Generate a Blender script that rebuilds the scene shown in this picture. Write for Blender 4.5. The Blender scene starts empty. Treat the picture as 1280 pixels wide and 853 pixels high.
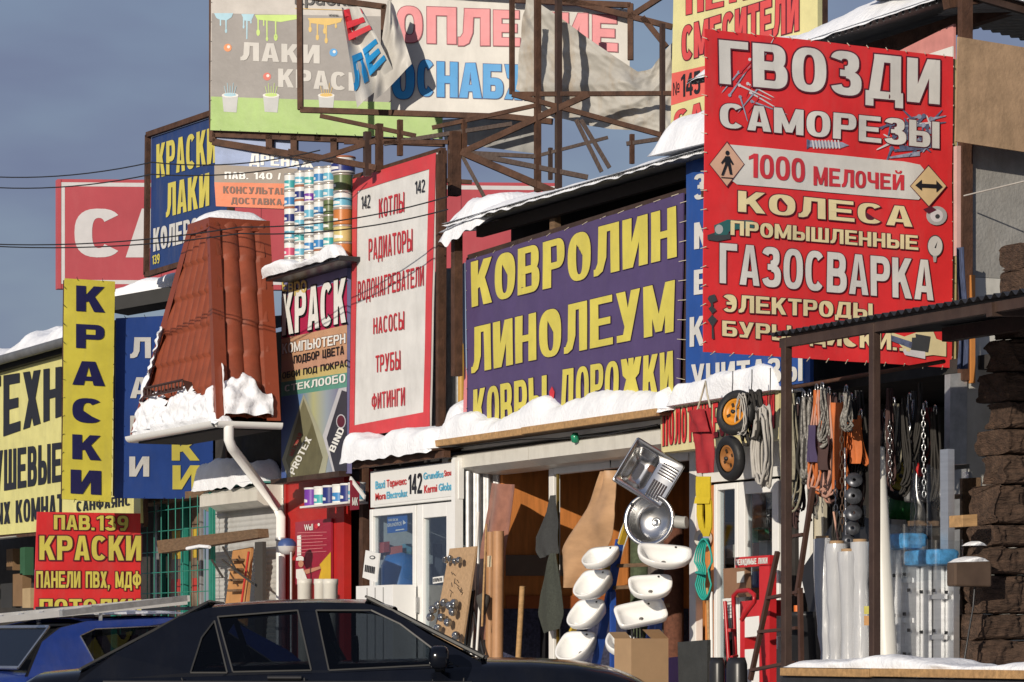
import bpy, bmesh, math, random
from mathutils import Vector, Matrix, noise
rad = math.radians
SC = bpy.context.scene
COL = SC.collection
# ------------------------------------------------------------------ camera, sky, sun, exposure
FPX, CX, YH = 3900.0, 640.0, 805.0
CAM = Vector((27.3, -12.4, 1.13))
TH = math.atan2(0.9, 0.436)
RV = Vector((math.cos(TH), math.sin(TH), 0)); FV = Vector((-math.sin(TH), math.cos(TH), 0)); ZV = Vector((0, 0, 1))
cam = bpy.data.objects.new('camera', bpy.data.cameras.new('camera')); COL.objects.link(cam)
cam.location = CAM; cam.rotation_euler = (math.pi/2, 0, TH)
cam.data.sensor_width = 36; cam.data.lens = FPX/1280*36
cam.data.shift_y = (YH-426.5)/1280; cam.data.clip_start = .5; cam.data.clip_end = 3000
SC.camera = cam
SUN_EL = rad(16); SUN_AZ = math.atan2(-0.80, 0.60)
sd = Vector((math.cos(SUN_AZ)*math.cos(SUN_EL), math.sin(SUN_AZ)*math.cos(SUN_EL), math.sin(SUN_EL)))
W = bpy.data.worlds.new('World'); SC.world = W; W.use_nodes = True
nt = W.node_tree; bg = nt.nodes['Background']
sky = nt.nodes.new('ShaderNodeTexSky'); sky.sky_type = 'NISHITA'; sky.sun_disc = False
sky.sun_elevation = SUN_EL; sky.sun_rotation = math.pi/2 - SUN_AZ; sky.air_density = 1.0; sky.dust_density = 1.0
tc = nt.nodes.new('ShaderNodeTexCoord'); mp = nt.nodes.new('ShaderNodeMapping'); mp.inputs['Scale'].default_value = (3.2, 3.2, 9)
nz = nt.nodes.new('ShaderNodeTexNoise'); nz.inputs['Scale'].default_value = 2.2; nz.inputs['Detail'].default_value = 4; nz.inputs['Roughness'].default_value = .5
rp = nt.nodes.new('ShaderNodeValToRGB'); rp.color_ramp.elements[0].position = .30; rp.color_ramp.elements[1].position = .66
rp.color_ramp.elements[0].color = (.55,.55,.55,1); rp.color_ramp.elements[1].color = (1,1,1,1)
mx = nt.nodes.new('ShaderNodeMixRGB'); mx.inputs[2].default_value = (1.75, 2.1, 3.25, 1)
for a, b in ((tc.outputs['Generated'], mp.inputs[0]), (mp.outputs[0], nz.inputs['Vector']), (nz.outputs['Fac'], rp.inputs[0]),
             (rp.outputs[0], mx.inputs[0]), (sky.outputs[0], mx.inputs[1]), (mx.outputs[0], bg.inputs[0])): nt.links.new(a, b)
bg.inputs[1].default_value = 0.10
sl = bpy.data.lights.new('sun', 'SUN'); sl.energy = 4.1; sl.angle = rad(.5); sl.color = (1, .90, .76)
so = bpy.data.objects.new('sun', sl); COL.objects.link(so); so.rotation_euler = sd.to_track_quat('Z', 'Y').to_euler()
vs = SC.view_settings; vs.view_transform = 'Standard'; vs.look = 'None'; vs.exposure = 0.0; vs.gamma = 1; vs.use_curve_mapping = False
SC.cycles.max_bounces = 6; SC.cycles.transparent_max_bounces = 12

# ------------------------------------------------------------------ projection: a photo pixel onto a real plane of the place
def ray(px, py): return FV + RV*((px-CX)/FPX) + ZV*((YH-py)/FPX)
def D(px, py, d): return CAM + ray(px, py)*d
class Pl:
    def __init__(s, p, u):
        s.p = Vector(p); s.u = Vector(u).normalized(); s.n = Vector((s.u.y, -s.u.x, 0))
        if s.n.dot(CAM-s.p) < 0: s.n = -s.n
    def az(s, px, py):
        r = ray(px, py); q = CAM + r*((s.p-CAM).dot(s.n)/r.dot(s.n)); return ((q-s.p).dot(s.u), q.z)
    def at(s, px, py, h=0): a, z = s.az(px, py); return s.to(a, z, h)
    def to(s, a, z, h=0): v = s.p + s.u*a + s.n*h; v.z = z; return v
    def z(s, px, py): return s.az(px, py)[1]
def fac(Y): return Pl((0, Y, 0), (1, 0, 0))
def per(X): return Pl((X, 0, 0), (0, 1, 0))
def gen(x0, d0, x1, d1):
    a, b = D(x0, 805, d0), D(x1, 805, d1); return Pl((a.x, a.y, 0), (b.x-a.x, b.y-a.y, 0))

# ------------------------------------------------------------------ materials
def S(r, g, b, k=1.0):
    f = lambda c: (c/12.92 if c <= .04045 else ((c+.055)/1.055)**2.4)
    return (min(1, f(r/255)*k), min(1, f(g/255)*k), min(1, f(b/255)*k))
MATS = {}
def mat(name, col, rough=.6, metal=0, var=.12, scale=6, bump=0, bscale=40, spec=.4, stretch=(1,1,1), dirt=0, dcol=(.12,.09,.06)):
    if name in MATS: return MATS[name]
    m = bpy.data.materials.new(name); m.use_nodes = True; n = m.node_tree; p = n.nodes['Principled BSDF']; L = n.links.new
    p.inputs['Roughness'].default_value = rough; p.inputs['Metallic'].default_value = metal
    p.inputs['Specular IOR Level'].default_value = spec
    t = n.nodes.new('ShaderNodeTexCoord'); q = n.nodes.new('ShaderNodeMapping'); q.inputs['Scale'].default_value = stretch
    L(t.outputs['Object'], q.inputs[0])
    z = n.nodes.new('ShaderNodeTexNoise'); z.inputs['Scale'].default_value = scale; z.inputs['Detail'].default_value = 6; z.inputs['Roughness'].default_value = .62
    L(q.outputs[0], z.inputs['Vector'])
    r = n.nodes.new('ShaderNodeValToRGB'); e = r.color_ramp.elements; e[0].position = .28; e[1].position = .72
    e[0].color = (*[c*(1-var) for c in col], 1); e[1].color = (*[min(1, c*(1+var*.7)) for c in col], 1)
    L(z.outputs['Fac'], r.inputs[0]); out = r.outputs[0]
    if dirt:
        z2 = n.nodes.new('ShaderNodeTexNoise'); z2.inputs['Scale'].default_value = 2.3; z2.inputs['Detail'].default_value = 8; z2.inputs['Roughness'].default_value = .7
        q2 = n.nodes.new('ShaderNodeMapping'); q2.inputs['Scale'].default_value = (2.5, 2.5, .7); L(t.outputs['Object'], q2.inputs[0]); L(q2.outputs[0], z2.inputs['Vector'])
        r2 = n.nodes.new('ShaderNodeValToRGB'); r2.color_ramp.elements[0].position = .48; r2.color_ramp.elements[1].position = .8
        r2.color_ramp.elements[1].color = (dirt, dirt, dirt, 1); L(z2.outputs['Fac'], r2.inputs[0])
        k = n.nodes.new('ShaderNodeMixRGB'); k.inputs[2].default_value = (*dcol, 1); L(r2.outputs[0], k.inputs[0]); L(out, k.inputs[1]); out = k.outputs[0]
    L(out, p.inputs['Base Color'])
    if bump:
        zb = n.nodes.new('ShaderNodeTexNoise'); zb.inputs['Scale'].default_value = bscale; zb.inputs['Detail'].default_value = 5; L(q.outputs[0], zb.inputs['Vector'])
        b = n.nodes.new('ShaderNodeBump'); b.inputs['Strength'].default_value = bump; b.inputs['Distance'].default_value = .02
        L(zb.outputs['Fac'], b.inputs['Height']); L(b.outputs[0], p.inputs['Normal'])
    MATS[name] = m; return m
def glass(name, col, alpha, rough=.03):
    if name in MATS: return MATS[name]
    m = bpy.data.materials.new(name); m.use_nodes = True; n = m.node_tree; L = n.links.new
    for x in list(n.nodes): n.nodes.remove(x)
    o = n.nodes.new('ShaderNodeOutputMaterial'); tr = n.nodes.new('ShaderNodeBsdfTransparent'); tr.inputs[0].default_value = (*col, 1)
    gl = n.nodes.new('ShaderNodeBsdfGlossy'); gl.inputs['Roughness'].default_value = rough; gl.inputs[0].default_value = (.9,.92,.95,1)
    lw0 = n.nodes.new('ShaderNodeLayerWeight'); lw = n.nodes.new('ShaderNodeMath'); lw.operation = 'POWER'; lw.inputs[1].default_value = 4.5; L(lw0.outputs['Facing'], lw.inputs[0])
    ad = n.nodes.new('ShaderNodeMath'); ad.operation = 'ADD'; ad.inputs[1].default_value = alpha; L(lw.outputs[0], ad.inputs[0])
    mxs = n.nodes.new('ShaderNodeMixShader'); L(ad.outputs[0], mxs.inputs[0]); L(tr.outputs[0], mxs.inputs[1]); L(gl.outputs[0], mxs.inputs[2]); L(mxs.outputs[0], o.inputs[0])
    MATS[name] = m; return m
def vinyl(name, col, **k):
    kw = dict(rough=.45, var=.14, scale=3, bump=.22, bscale=6, spec=.32, dirt=.2, dcol=(.2,.18,.16)); kw.update(k); return mat(name, col, **kw)

WHITE = mat('white_paint', (.72,.71,.68), .45, var=.06, dirt=.12)
PVC = mat('white_pvc', (.78,.78,.76), .3, var=.04, dirt=.06)
CREAM = mat('cream_enamel', (.62,.60,.54), .4, var=.08, dirt=.3)
RUST = mat('rusty_steel', (.085,.042,.026), .75, .2, var=.5, scale=9, bump=.3, bscale=50, dirt=.35, dcol=(.16,.065,.025))
BROWNST = mat('brown_painted_steel', (.055,.032,.024), .5, .1, var=.3, bump=.15, dirt=.3, dcol=(.12,.09,.07))
DARK = mat('shade_dark', (.012,.011,.011), .85, var=.4)  # near-black: deep shade under roofs and eaves put into the colour
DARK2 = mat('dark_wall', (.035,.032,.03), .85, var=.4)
BLACK = mat('black_rubber', (.018,.018,.019), .55, var=.3, bump=.2)
BLACKP = mat('black_plastic', (.02,.02,.022), .35, var=.2)
STEEL = mat('stainless_steel', (.62,.62,.62), .22, 1, var=.1)
ALU = mat('brushed_aluminium', (.72,.73,.74), .34, .85, var=.1, stretch=(1,1,8))
GALV = mat('galvanised_sheet', (.46,.47,.48), .45, .55, var=.25, scale=12, dirt=.3)
SNOW = mat('snow', (.82,.84,.88), .8, var=.07, scale=9, bump=.55, bscale=30, spec=.2, dirt=.14, dcol=(.55,.53,.50))
CORR = mat('corrugated_grey_sheet', (.17,.175,.18), .55, .3, var=.25, dirt=.4)
WOOD = mat('raw_pine', (.42,.25,.11), .7, var=.35, scale=5, stretch=(6,1,6), bump=.2, dirt=.3)
OLDWOOD = mat('weathered_wood', (.17,.105,.06), .8, var=.4, scale=5, stretch=(2,9,9), bump=.4, dirt=.3)
PLY = mat('plywood_board', (.36,.24,.145), .75, var=.22, scale=7, bump=.2, dirt=.55, dcol=(.10,.07,.035))
CHIP = mat('chipboard', (.44,.29,.165), .75, var=.2, scale=30, bump=.15)
SHUTTER = mat('roller_shutter', (.46,.46,.45), .5, var=.1, dirt=.3)
CERAMIC = mat('white_ceramic', (.82,.82,.80), .12, var=.03, spec=.6, dirt=.04)
CONC = mat('grey_concrete_panel', (.27,.265,.25), .85, var=.22, bump=.3, dirt=.35)
GLASS = glass('shop_glass', (.86,.90,.92), .04)
PLASTIC = glass('clear_film', (.90,.92,.93), .05, .22)

# ------------------------------------------------------------------ meshes
class MB:
    def __init__(s): s.v = []; s.f = []; s.mi = []; s.sm = []; s.m = []
    def _m(s, m):
        if m not in s.m: s.m.append(m)
        return s.m.index(m)
    def add(s, vs, fs, m, smooth=False):
        o = len(s.v); s.v += [Vector(v) for v in vs]; i = s._m(m)
        for f in fs: s.f.append([o+k for k in f]); s.mi.append(i); s.sm.append(smooth)
        return s
    def hexa(s, p, m):   # 4 bottom + 4 top
        return s.add(p, [(3,2,1,0),(4,5,6,7),(0,1,5,4),(1,2,6,5),(2,3,7,6),(3,0,4,7)], m)
    def box(s, a, b, m):
        x0,x1 = sorted((a[0],b[0])); y0,y1 = sorted((a[1],b[1])); z0,z1 = sorted((a[2],b[2]))
        return s.hexa([(x0,y0,z0),(x1,y0,z0),(x1,y1,z0),(x0,y1,z0),(x0,y0,z1),(x1,y0,z1),(x1,y1,z1),(x0,y1,z1)], m)
    def slab(s, q, n, t, m):  # quad q (4 pts) pushed back along -n by t
        q = [Vector(p) for p in q]; b = [p - Vector(n)*t for p in q]
        return s.add(q+b, [(0,1,2,3),(7,6,5,4),(0,4,5,1),(1,5,6,2),(2,6,7,3),(3,7,4,0)], m)
    def bar(s, a, b, w, h, m, up=ZV):
        a, b = Vector(a), Vector(b); d = (b-a).normalized(); x = d.cross(up)
        if x.length < 1e-3: x = d.cross(Vector((1,0,0)))
        x.normalize(); y = x.cross(d)
        c = [x*w/2+y*h/2, x*-w/2+y*h/2, x*-w/2-y*h/2, x*w/2-y*h/2]
        return s.hexa([a+k for k in c]+[b+k for k in c], m)
    def tube(s, pts, r, m, seg=8, closed=False, cap=True):
        pts = [Vector(p) for p in pts]; n = len(pts); vs = []; rs = r if isinstance(r, (list, tuple)) else [r]*n; nrm = None
        for i, p in enumerate(pts):
            t = (pts[(i+1) % n if closed else min(i+1, n-1)] - pts[(i-1) % n if closed else max(i-1, 0)])
            t = t.normalized() if t.length > 1e-9 else Vector((0,0,1))
            if nrm is None: nrm = t.orthogonal().normalized()
            nrm = (nrm - t*nrm.dot(t)); nrm = nrm.normalized() if nrm.length > 1e-6 else t.orthogonal().normalized()
            bn = t.cross(nrm)
            vs += [p + (nrm*math.cos(k*2*math.pi/seg) + bn*math.sin(k*2*math.pi/seg))*rs[i] for k in range(seg)]
        fs = []
        for i in range(n if closed else n-1):
            j = (i+1) % n
            fs += [(i*seg+k, i*seg+(k+1) % seg, j*seg+(k+1) % seg, j*seg+k) for k in range(seg)]
        s.add(vs, fs, m, True)
        if cap and not closed: s.add([vs[k] for k in range(seg)]+[vs[(n-1)*seg+k] for k in range(seg)], [tuple(range(seg-1,-1,-1)), tuple(range(seg, 2*seg))], m)
        return s
    def lathe(s, prof, m, M=None, seg=24, smooth=True):
        M = M or Matrix(); vs = []; n = len(prof)
        for r, z in prof: vs += [M @ Vector((r*math.cos(k*2*math.pi/seg), r*math.sin(k*2*math.pi/seg), z)) for k in range(seg)]
        fs = [(i*seg+k, i*seg+(k+1) % seg, (i+1)*seg+(k+1) % seg, (i+1)*seg+k) for i in range(n-1) for k in range(seg)]
        return s.add(vs, fs, m, smooth)
    def grid(s, fn, nu, nv, m, smooth=True, skip=None):
        vs = [fn(i/nu, j/nv) for j in range(nv+1) for i in range(nu+1)]
        fs = [(j*(nu+1)+i, j*(nu+1)+i+1, (j+1)*(nu+1)+i+1, (j+1)*(nu+1)+i) for j in range(nv) for i in range(nu) if not (skip and skip(i/nu, j/nv))]
        return s.add(vs, fs, m, smooth)
    def poly(s, pts, m): return s.add(pts, [tuple(range(len(pts)))], m)
    def prism(s, pts, n, t, m):
        k = len(pts); a = [Vector(p) for p in pts]; b = [p-Vector(n)*t for p in a]
        return s.add(a+b, [tuple(range(k)), tuple(range(2*k-1, k-1, -1))]+[(i, i+k, (i+1) % k+k, (i+1) % k) for i in range(k)], m)
    def obj(s, name, parent=None, loc=None, bevel=0, label=None):
        me = bpy.data.meshes.new(name); L = Vector(loc) if loc is not None else (LOC[parent] if parent else Vector())
        me.from_pydata([v-L for v in s.v], [], s.f)
        for m in s.m: me.materials.append(m)
        me.polygons.foreach_set('material_index', s.mi); me.polygons.foreach_set('use_smooth', s.sm)
        me.update()
        o = bpy.data.objects.new(name, me); COL.objects.link(o)
        if parent: o.parent = parent; LOC[o] = LOC[parent]
        else: o.location = L; LOC[o] = L
        if bevel:
            b = o.modifiers.new('bevel', 'BEVEL'); b.width = bevel; b.segments = 2; b.limit_method = 'ANGLE'
        if label: o['label'] = label
        return o
LOC = {}
def tag(o, label, cat, group=None, kind=None):
    o['label'] = label; o['category'] = cat
    if group: o['group'] = group
    if kind: o['kind'] = kind
    return o
def thing(name, label, cat, loc, group=None):
    o = bpy.data.objects.new(name, None); COL.objects.link(o); o.empty_display_size = .2
    o.location = Vector(loc); LOC[o] = Vector(loc); return tag(o, label, cat, group)
def dup(o, parent=None):
    c = o.copy(); COL.objects.link(c); c.parent = parent
    for ch in o.children: dup(ch, c)
    return c
def one(mb, name, label, cat, group=None, loc=None, bevel=0, kind=None):
    if loc is None:
        n = len(mb.v); loc = Vector((sum(v.x for v in mb.v)/n, sum(v.y for v in mb.v)/n, min(v.z for v in mb.v)))
    return tag(mb.obj(name, None, loc, bevel), label, cat, group, kind)
def nz3(x, y, z, sc=1): return noise.noise(Vector((x*sc, y*sc, z*sc)))

def snow(P0, P1, inward, depth, h, seed, label, droop=.0, lump=.5, step=.035, name='snow'):
    P0, P1, I = Vector(P0), Vector(P1), Vector(inward).normalized(); L = (P1-P0).length; n = max(6, int(L/step)); m = 16
    def f(u, t):
        b = P0.lerp(P1, u) + I*depth*t
        e = min(1, u*L/.12, (1-u)*L/.12); e = max(0, e)**.5
        k = 1 + lump*1.7*nz3(u*L*1.25+seed, t*depth*1.6, seed) + lump*.30*nz3(u*L*4+seed, t*depth*6, seed) + lump*.12*nz3(u*L*15+seed, t*depth*16, seed)
        prof = (1-(1-min(1, t*2.4))**2.6)*(1-max(0, (t-.75)/.25)**2)
        z = max(.0, h*k)*prof*e
        out = .05*math.sin(math.pi*min(1, t*2.2))*(1 if t < .45 else 0)*e*(1+nz3(u*L*4, seed, t*3))
        return b + ZV*(z - (droop*(1-t)**6*(1+nz3(u*L*5+seed, 3, 0)) if t < .3 else 0)) - I*out
    mb = MB(); mb.grid(f, n, m, SNOW)
    mb.add([P0-ZV*.0, P1, P1+I*depth, P0+I*depth], [(3,2,1,0)], SNOW)
    return one(mb, name, label, 'snow', kind='stuff')

def corr(P0, P1, V, amp, pitch, mt, t=.004):   # corrugated sheet: edge P0-P1, corrugations run along V
    P0, P1, V = Vector(P0), Vector(P1), Vector(V); L = (P1-P0).length; n = int(L/pitch*8); N = (P1-P0).cross(V).normalized()
    mb = MB()
    for k in (0, 1):
        mb.grid(lambda u, v: P0.lerp(P1, u)+V*v + N*(amp*math.sin(u*L/pitch*2*math.pi)+k*t), n, 2, mt)
    f = lambda u: P0.lerp(P1, u) + N*(amp*math.sin(u*L/pitch*2*math.pi))
    mb.grid(lambda u, v: f(u)+N*(t*v), n, 1, mt, False)
    return mb

# ------------------------------------------------------------------ block lettering drawn from scratch (height 1)
def RC(x0, y0, x1, y1): return [(x0,y0),(x1,y0),(x1,y1),(x0,y1)]
def ring(cx, cy, rx, ry, s, b, a0, a1, ex=2.6):
    out = []
    nseg = max(1, int(math.ceil(abs(a1-a0)/150)))
    def pt(a, X, Y):
        c, q = math.cos(a), math.sin(a)
        return (cx+X*math.copysign(abs(c)**(2/ex), c), cy+Y*math.copysign(abs(q)**(2/ex), q))
    for k in range(nseg):
        b0 = rad(a0+(a1-a0)*k/nseg); b1 = rad(a0+(a1-a0)*(k+1)/nseg); n = 11
        o = [pt(b0+(b1-b0)*i/n, rx, ry) for i in range(n+1)]; i_ = [pt(b0+(b1-b0)*i/n, max(.004, rx-s), max(.004, ry-b)) for i in range(n, -1, -1)]
        out.append(o+i_)
    return out
def bowl(x0, x1, y0, y1, s, b):
    rx = min((x1-x0)*.55, (y1-y0)*.62); m = (y0+y1)/2
    return [RC(x0,y1-b,x1-rx,y1), RC(x0,y0,x1-rx,y0+b)] + ring(x1-rx, m, rx, (y1-y0)/2, s, b, -90, 90)
WT = {'Ж':1.42,'М':1.28,'Ш':1.4,'Щ':1.45,'Ы':1.35,'Ф':1.3,'Ю':1.42,'Д':1.14,'Г':.84,'Т':.95,'1':.62,'.':.36,',':.36,':':.36,' ':.55,'/':.5,'Л':1.05,'К':1.02,'З':.95,'Э':.98,'№':1.5,'I':.4,'-':.5,'W':1.5,'M':1.3,'l':.35,'i':.35}
def glyph(c, w, s, b):
    A = {'A':'А','B':'В','C':'С','E':'Е','H':'Н','K':'К','M':'М','O':'О','P':'Р','T':'Т','X':'Х','l':'I'}; c = A.get(c, c)
    st = RC(0,0,s,1); sr = RC(w-s,0,w,1)
    if c == 'А': return [[(0,0),(s*1.02,0),(w/2+s*.12,1),(w/2-s*.6,1)], [(w-s*1.02,0),(w,0),(w/2+s*.6,1),(w/2-s*.12,1)], RC(w*.2,.19,w*.8,.19+b*.9)]
    if c == 'Б': return [st, RC(0,1-b,w*.9,1)] + bowl(s*.5, w, 0, .6, s, b)
    if c == 'В': return [st] + bowl(s*.5, w*.95, .5-b*.4, 1, s, b) + bowl(s*.5, w, 0, .5+b*.45, s, b)
    if c == 'Г': return [st, RC(0,1-b,w,1)]
    if c == 'Д': return [RC(0,0,w,b), RC(0,-.17,s*.75,.01), RC(w-s*.75,-.17,w,.01), RC(w-s*1.2,0,w-s*.2,1), [(w*.08,b*.5),(w*.08+s,b*.5),(w*.22+s*.95,1-b*.5),(w*.22,1-b*.5)], RC(w*.22,1-b,w-s*.2,1)]
    if c == 'Е': return [st, RC(0,1-b,w*.96,1), RC(0,.5-b/2,w*.88,.5+b/2), RC(0,0,w,b)]
    if c == 'Ж': m = w/2; return [RC(m-s/2,0,m+s/2,1), [(0,0),(s*1.1,0),(m,.6),(m-s*.5,.72)], [(w-s*1.1,0),(w,0),(m+s*.5,.72),(m,.6)], [(0,1),(s*.4,.62),(m,.4),(m,.58),(s*1.1,1)], [(w,1),(w-s*1.1,1),(m,.58),(m,.4),(w-s*.4,.62)]]
    if c == 'З' or c == '3': return ring(w*.46,.745,w*.46,.255,s,b,-90,165) + ring(w*.5,.28,w*.5,.28,s,b,-165,90) + [RC(w*.3,.5-b*.42,w*.58,.5+b*.42)]
    if c in 'ИЙ': return [st, sr, [(s*.35,0),(s*1.15,0),(w-s*.35,1),(w-s*1.15,1)]] + ([ring(w/2,1.26,w*.3,.2,s*.6,.09,180,360)[0], ring(w/2,1.26,w*.3,.2,s*.6,.09,180,360)[1]] if c == 'Й' else [])
    if c == 'К': return [st, [(s*.8,.36),(s*1.5,.42),(w*.98,1),(w*.98-s*1.12,1),(s*.8,.56)], [(s*1.15,.5),(w-s*1.15,0),(w,0),(s*1.15+(w-s*1.4)*.42,.66)]]
    if c == 'Л': return [sr, RC(w*.2,1-b,w,1), [(w*.2,1-b*.4),(w*.2+s*.98,1-b*.4),(w*.2+s*.88,.34),(w*.2+s*.45,.07),(w*.2-s*.1,0),(0,0),(0,b),(w*.07,b),(w*.16,b+.12)]]
    if c == 'М': return [st, sr, [(s*.2,1),(s*1.05,1),(w/2+s*.42,.06),(w/2-s*.42,.06)], [(w-s*.2,1),(w-s*1.05,1),(w/2-s*.42,.06),(w/2+s*.42,.06)]]
    if c == 'Н': return [st, sr, RC(0,.5-b/2,w,.5+b/2)]
    if c in 'О0': return ring(w/2,.5,w/2,.5,s,b*.92,0,360)
    if c == 'П': return [st, sr, RC(0,1-b,w,1)]
    if c == 'Р': return [st] + bowl(s*.5, w, .38, 1, s, b)
    if c == 'С': return ring(w/2,.5,w/2,.5,s,b*.95,42,318)
    if c == 'Т': return [RC(w/2-s/2,0,w/2+s/2,1), RC(0,1-b,w,1)]
    if c == 'У': return [[(w,1),(w-s*1.05,1),(w*.38-s*.3,.06),(w*.38-s*.3,0),(w*.38+s*.6,0)], [(0,1),(s*1.05,1),(w*.62,.3),(w*.4,.22)], RC(w*.04,0,w*.42,b)]
    if c == 'Ф': return [RC(w/2-s/2,-.03,w/2+s/2,1.03)] + ring(w/2,.5,w/2,.36,s*.9,b,0,360)
    if c == 'Х': return [[(0,0),(s*1.15,0),(w,1),(w-s*1.15,1)], [(w-s*1.15,0),(w,0),(s*1.15,1),(0,1)]]
    if c == 'Ц': return [st, RC(w*.86-s,0,w*.86,1), RC(0,0,w,b), RC(w-s*.7,-.16,w,b*.5)]
    if c == 'Ч': return [sr, RC(0,.55,s,1)] + [RC(w*.45,.34,w-s*.4,.34+b)] + ring(w*.5,.62,w*.5,.28,s,b,180,270)
    if c == 'Ш': return [st, sr, RC(w/2-s/2,0,w/2+s/2,1), RC(0,0,w,b)]
    if c == 'Щ': return [st, RC(w*.9-s,0,w*.9,1), RC(w*.45-s/2,0,w*.45+s/2,1), RC(0,0,w,b), RC(w-s*.6,-.15,w,b*.5)]
    if c == 'Ь': return [st] + bowl(s*.5, w, 0, .6, s, b)
    if c == 'Ы': return [st] + bowl(s*.5, w-s*1.25, 0, .6, s, b) + [sr]
    if c == 'Э': return ring(w/2,.5,w/2,.5,s,b*.95,-138,138) + [RC(w*.3,.5-b*.45,w-s*.5,.5+b*.45)]
    if c == 'Ю': return [st, RC(s*.5,.5-b/2,w*.45,.5+b/2)] + ring(w*.68,.5,w*.32,.5,s*.9,b,0,360)
    if c == 'Я': return [sr, [(0,0),(s*1.1,0),(w*.62,.45),(w*.36,.45)]] + [[(w-x, y) for x, y in p][::-1] for p in bowl(s*.5, w, .36, 1, s, b)]
    if c == '1': return [RC(w-s,0,w,1), [(0,.72),(w-s*.5,.86),(w-s*.5,1),(w-s*.8,1),(0,.86)]]
    if c == '2': return ring(w*.5,.7,w*.5,.3,s,b,-15,170) + [RC(0,0,w,b), [(0,b*.5),(s*.9,b*.5),(w,.62),(w-s*.95,.66)]]
    if c == '4': return [RC(w*.85-s,0,w*.85,1), RC(0,.2,w,.2+b), [(0,.22),(s*.8,.22+b*.5),(w*.85-s*.3,1),(w*.85-s*.95,1),(0,.22+b)]]
    if c == '5': return [RC(w*.08,1-b,w*.95,1), [(w*.08,1),(w*.05,.48),(w*.05+s*.9,.48),(w*.08+s*.8,1)]] + ring(w*.5,.31,w*.5,.31,s,b,-160,140)
    if c == '9': return ring(w/2,.68,w/2,.32,s,b,0,360) + [[(w-s,.7),(w,.7),(w*.96,.3),(w*.7,0),(w*.25,0),(w*.25,b),(w*.6,b),(w-s*1.05,.36)]]
    if c == '.': return [RC(0,0,max(w*.8,s*.8),.17)]
    if c == ',': return [RC(0,0,s*.9,.17), [(s*.9,.03),(s*.3,-.16),(0,-.16),(s*.35,.03)]]
    if c == ':': return [RC(0,.1,s,.28), RC(0,.6,s,.78)]
    if c == '/': return [[(0,0),(s*.9,0),(w,1),(w-s*.9,1)]]
    if c == 'I': return [RC(w/2-s/2,0,w/2+s/2,1)]
    if c == 'i': return [RC(w/2-s/2,0,w/2+s/2,.7), RC(w/2-s/2,.82,w/2+s/2,1)]
    if c == 'W': return [[(0,1),(s,1),(w*.3+s*.4,0),(w*.3-s*.4,0)],[(w*.5-s*.4,1),(w*.5+s*.4,1),(w*.3+s*.4,0),(w*.3-s*.4,0)],[(w*.5-s*.4,1),(w*.5+s*.4,1),(w*.72+s*.4,0),(w*.72-s*.4,0)],[(w-s,1),(w,1),(w*.72+s*.4,0),(w*.72-s*.4,0)]]
    if c == 'e': return ring(w/2,.36,w/2,.36,s,b,20,330) + [RC(s*.3,.36-b/2,w,.36+b/2)]
    if c == 'N': return [st, sr, [(s*.35,1),(s*1.15,1),(w-s*.35,0),(w-s*1.15,0)]]
    if c == 'D': return [st] + bowl(s*.5, w, 0, 1, s, b)
    if c == 'R': return [st] + bowl(s*.5, w, .42, 1, s, b) + [[(w*.4,.45),(w*.75,.45),(w,0),(w-s*1.1,0)]]
    if c == '№': return [RC(0,0,s*.7,1), RC(w*.55-s*.7,0,w*.55,1), [(s*.2,1),(s*.9,1),(w*.55-s*.2,0),(w*.55-s*.9,0)]] + ring(w*.82,.6,w*.17,.24,s*.5,b*.6,0,360) + [RC(w*.65,.15,w,.15+b*.6)]
    return []
def expand(p, e):
    n = len(p); ar = sum(p[i][0]*p[(i+1) % n][1]-p[(i+1) % n][0]*p[i][1] for i in range(n))
    if ar < 0: p = p[::-1]
    q = [p[i] for i in range(n) if math.dist(p[i], p[i-1]) > 1e-6]; n = len(q); o = []
    for i in range(n):
        a, b, c = Vector(q[i-1]), Vector(q[i]), Vector(q[(i+1) % n])
        d1 = (b-a).normalized(); d2 = (c-b).normalized(); n1 = Vector((d1.y, -d1.x)); n2 = Vector((d2.y, -d2.x))
        m = n1+n2; l = m.length
        m = m/l if l > .2 else n1
        k = e/max(.55, m.dot(n1)); o.append((b.x+m.x*k, b.y+m.y*k))
    return o

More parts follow.
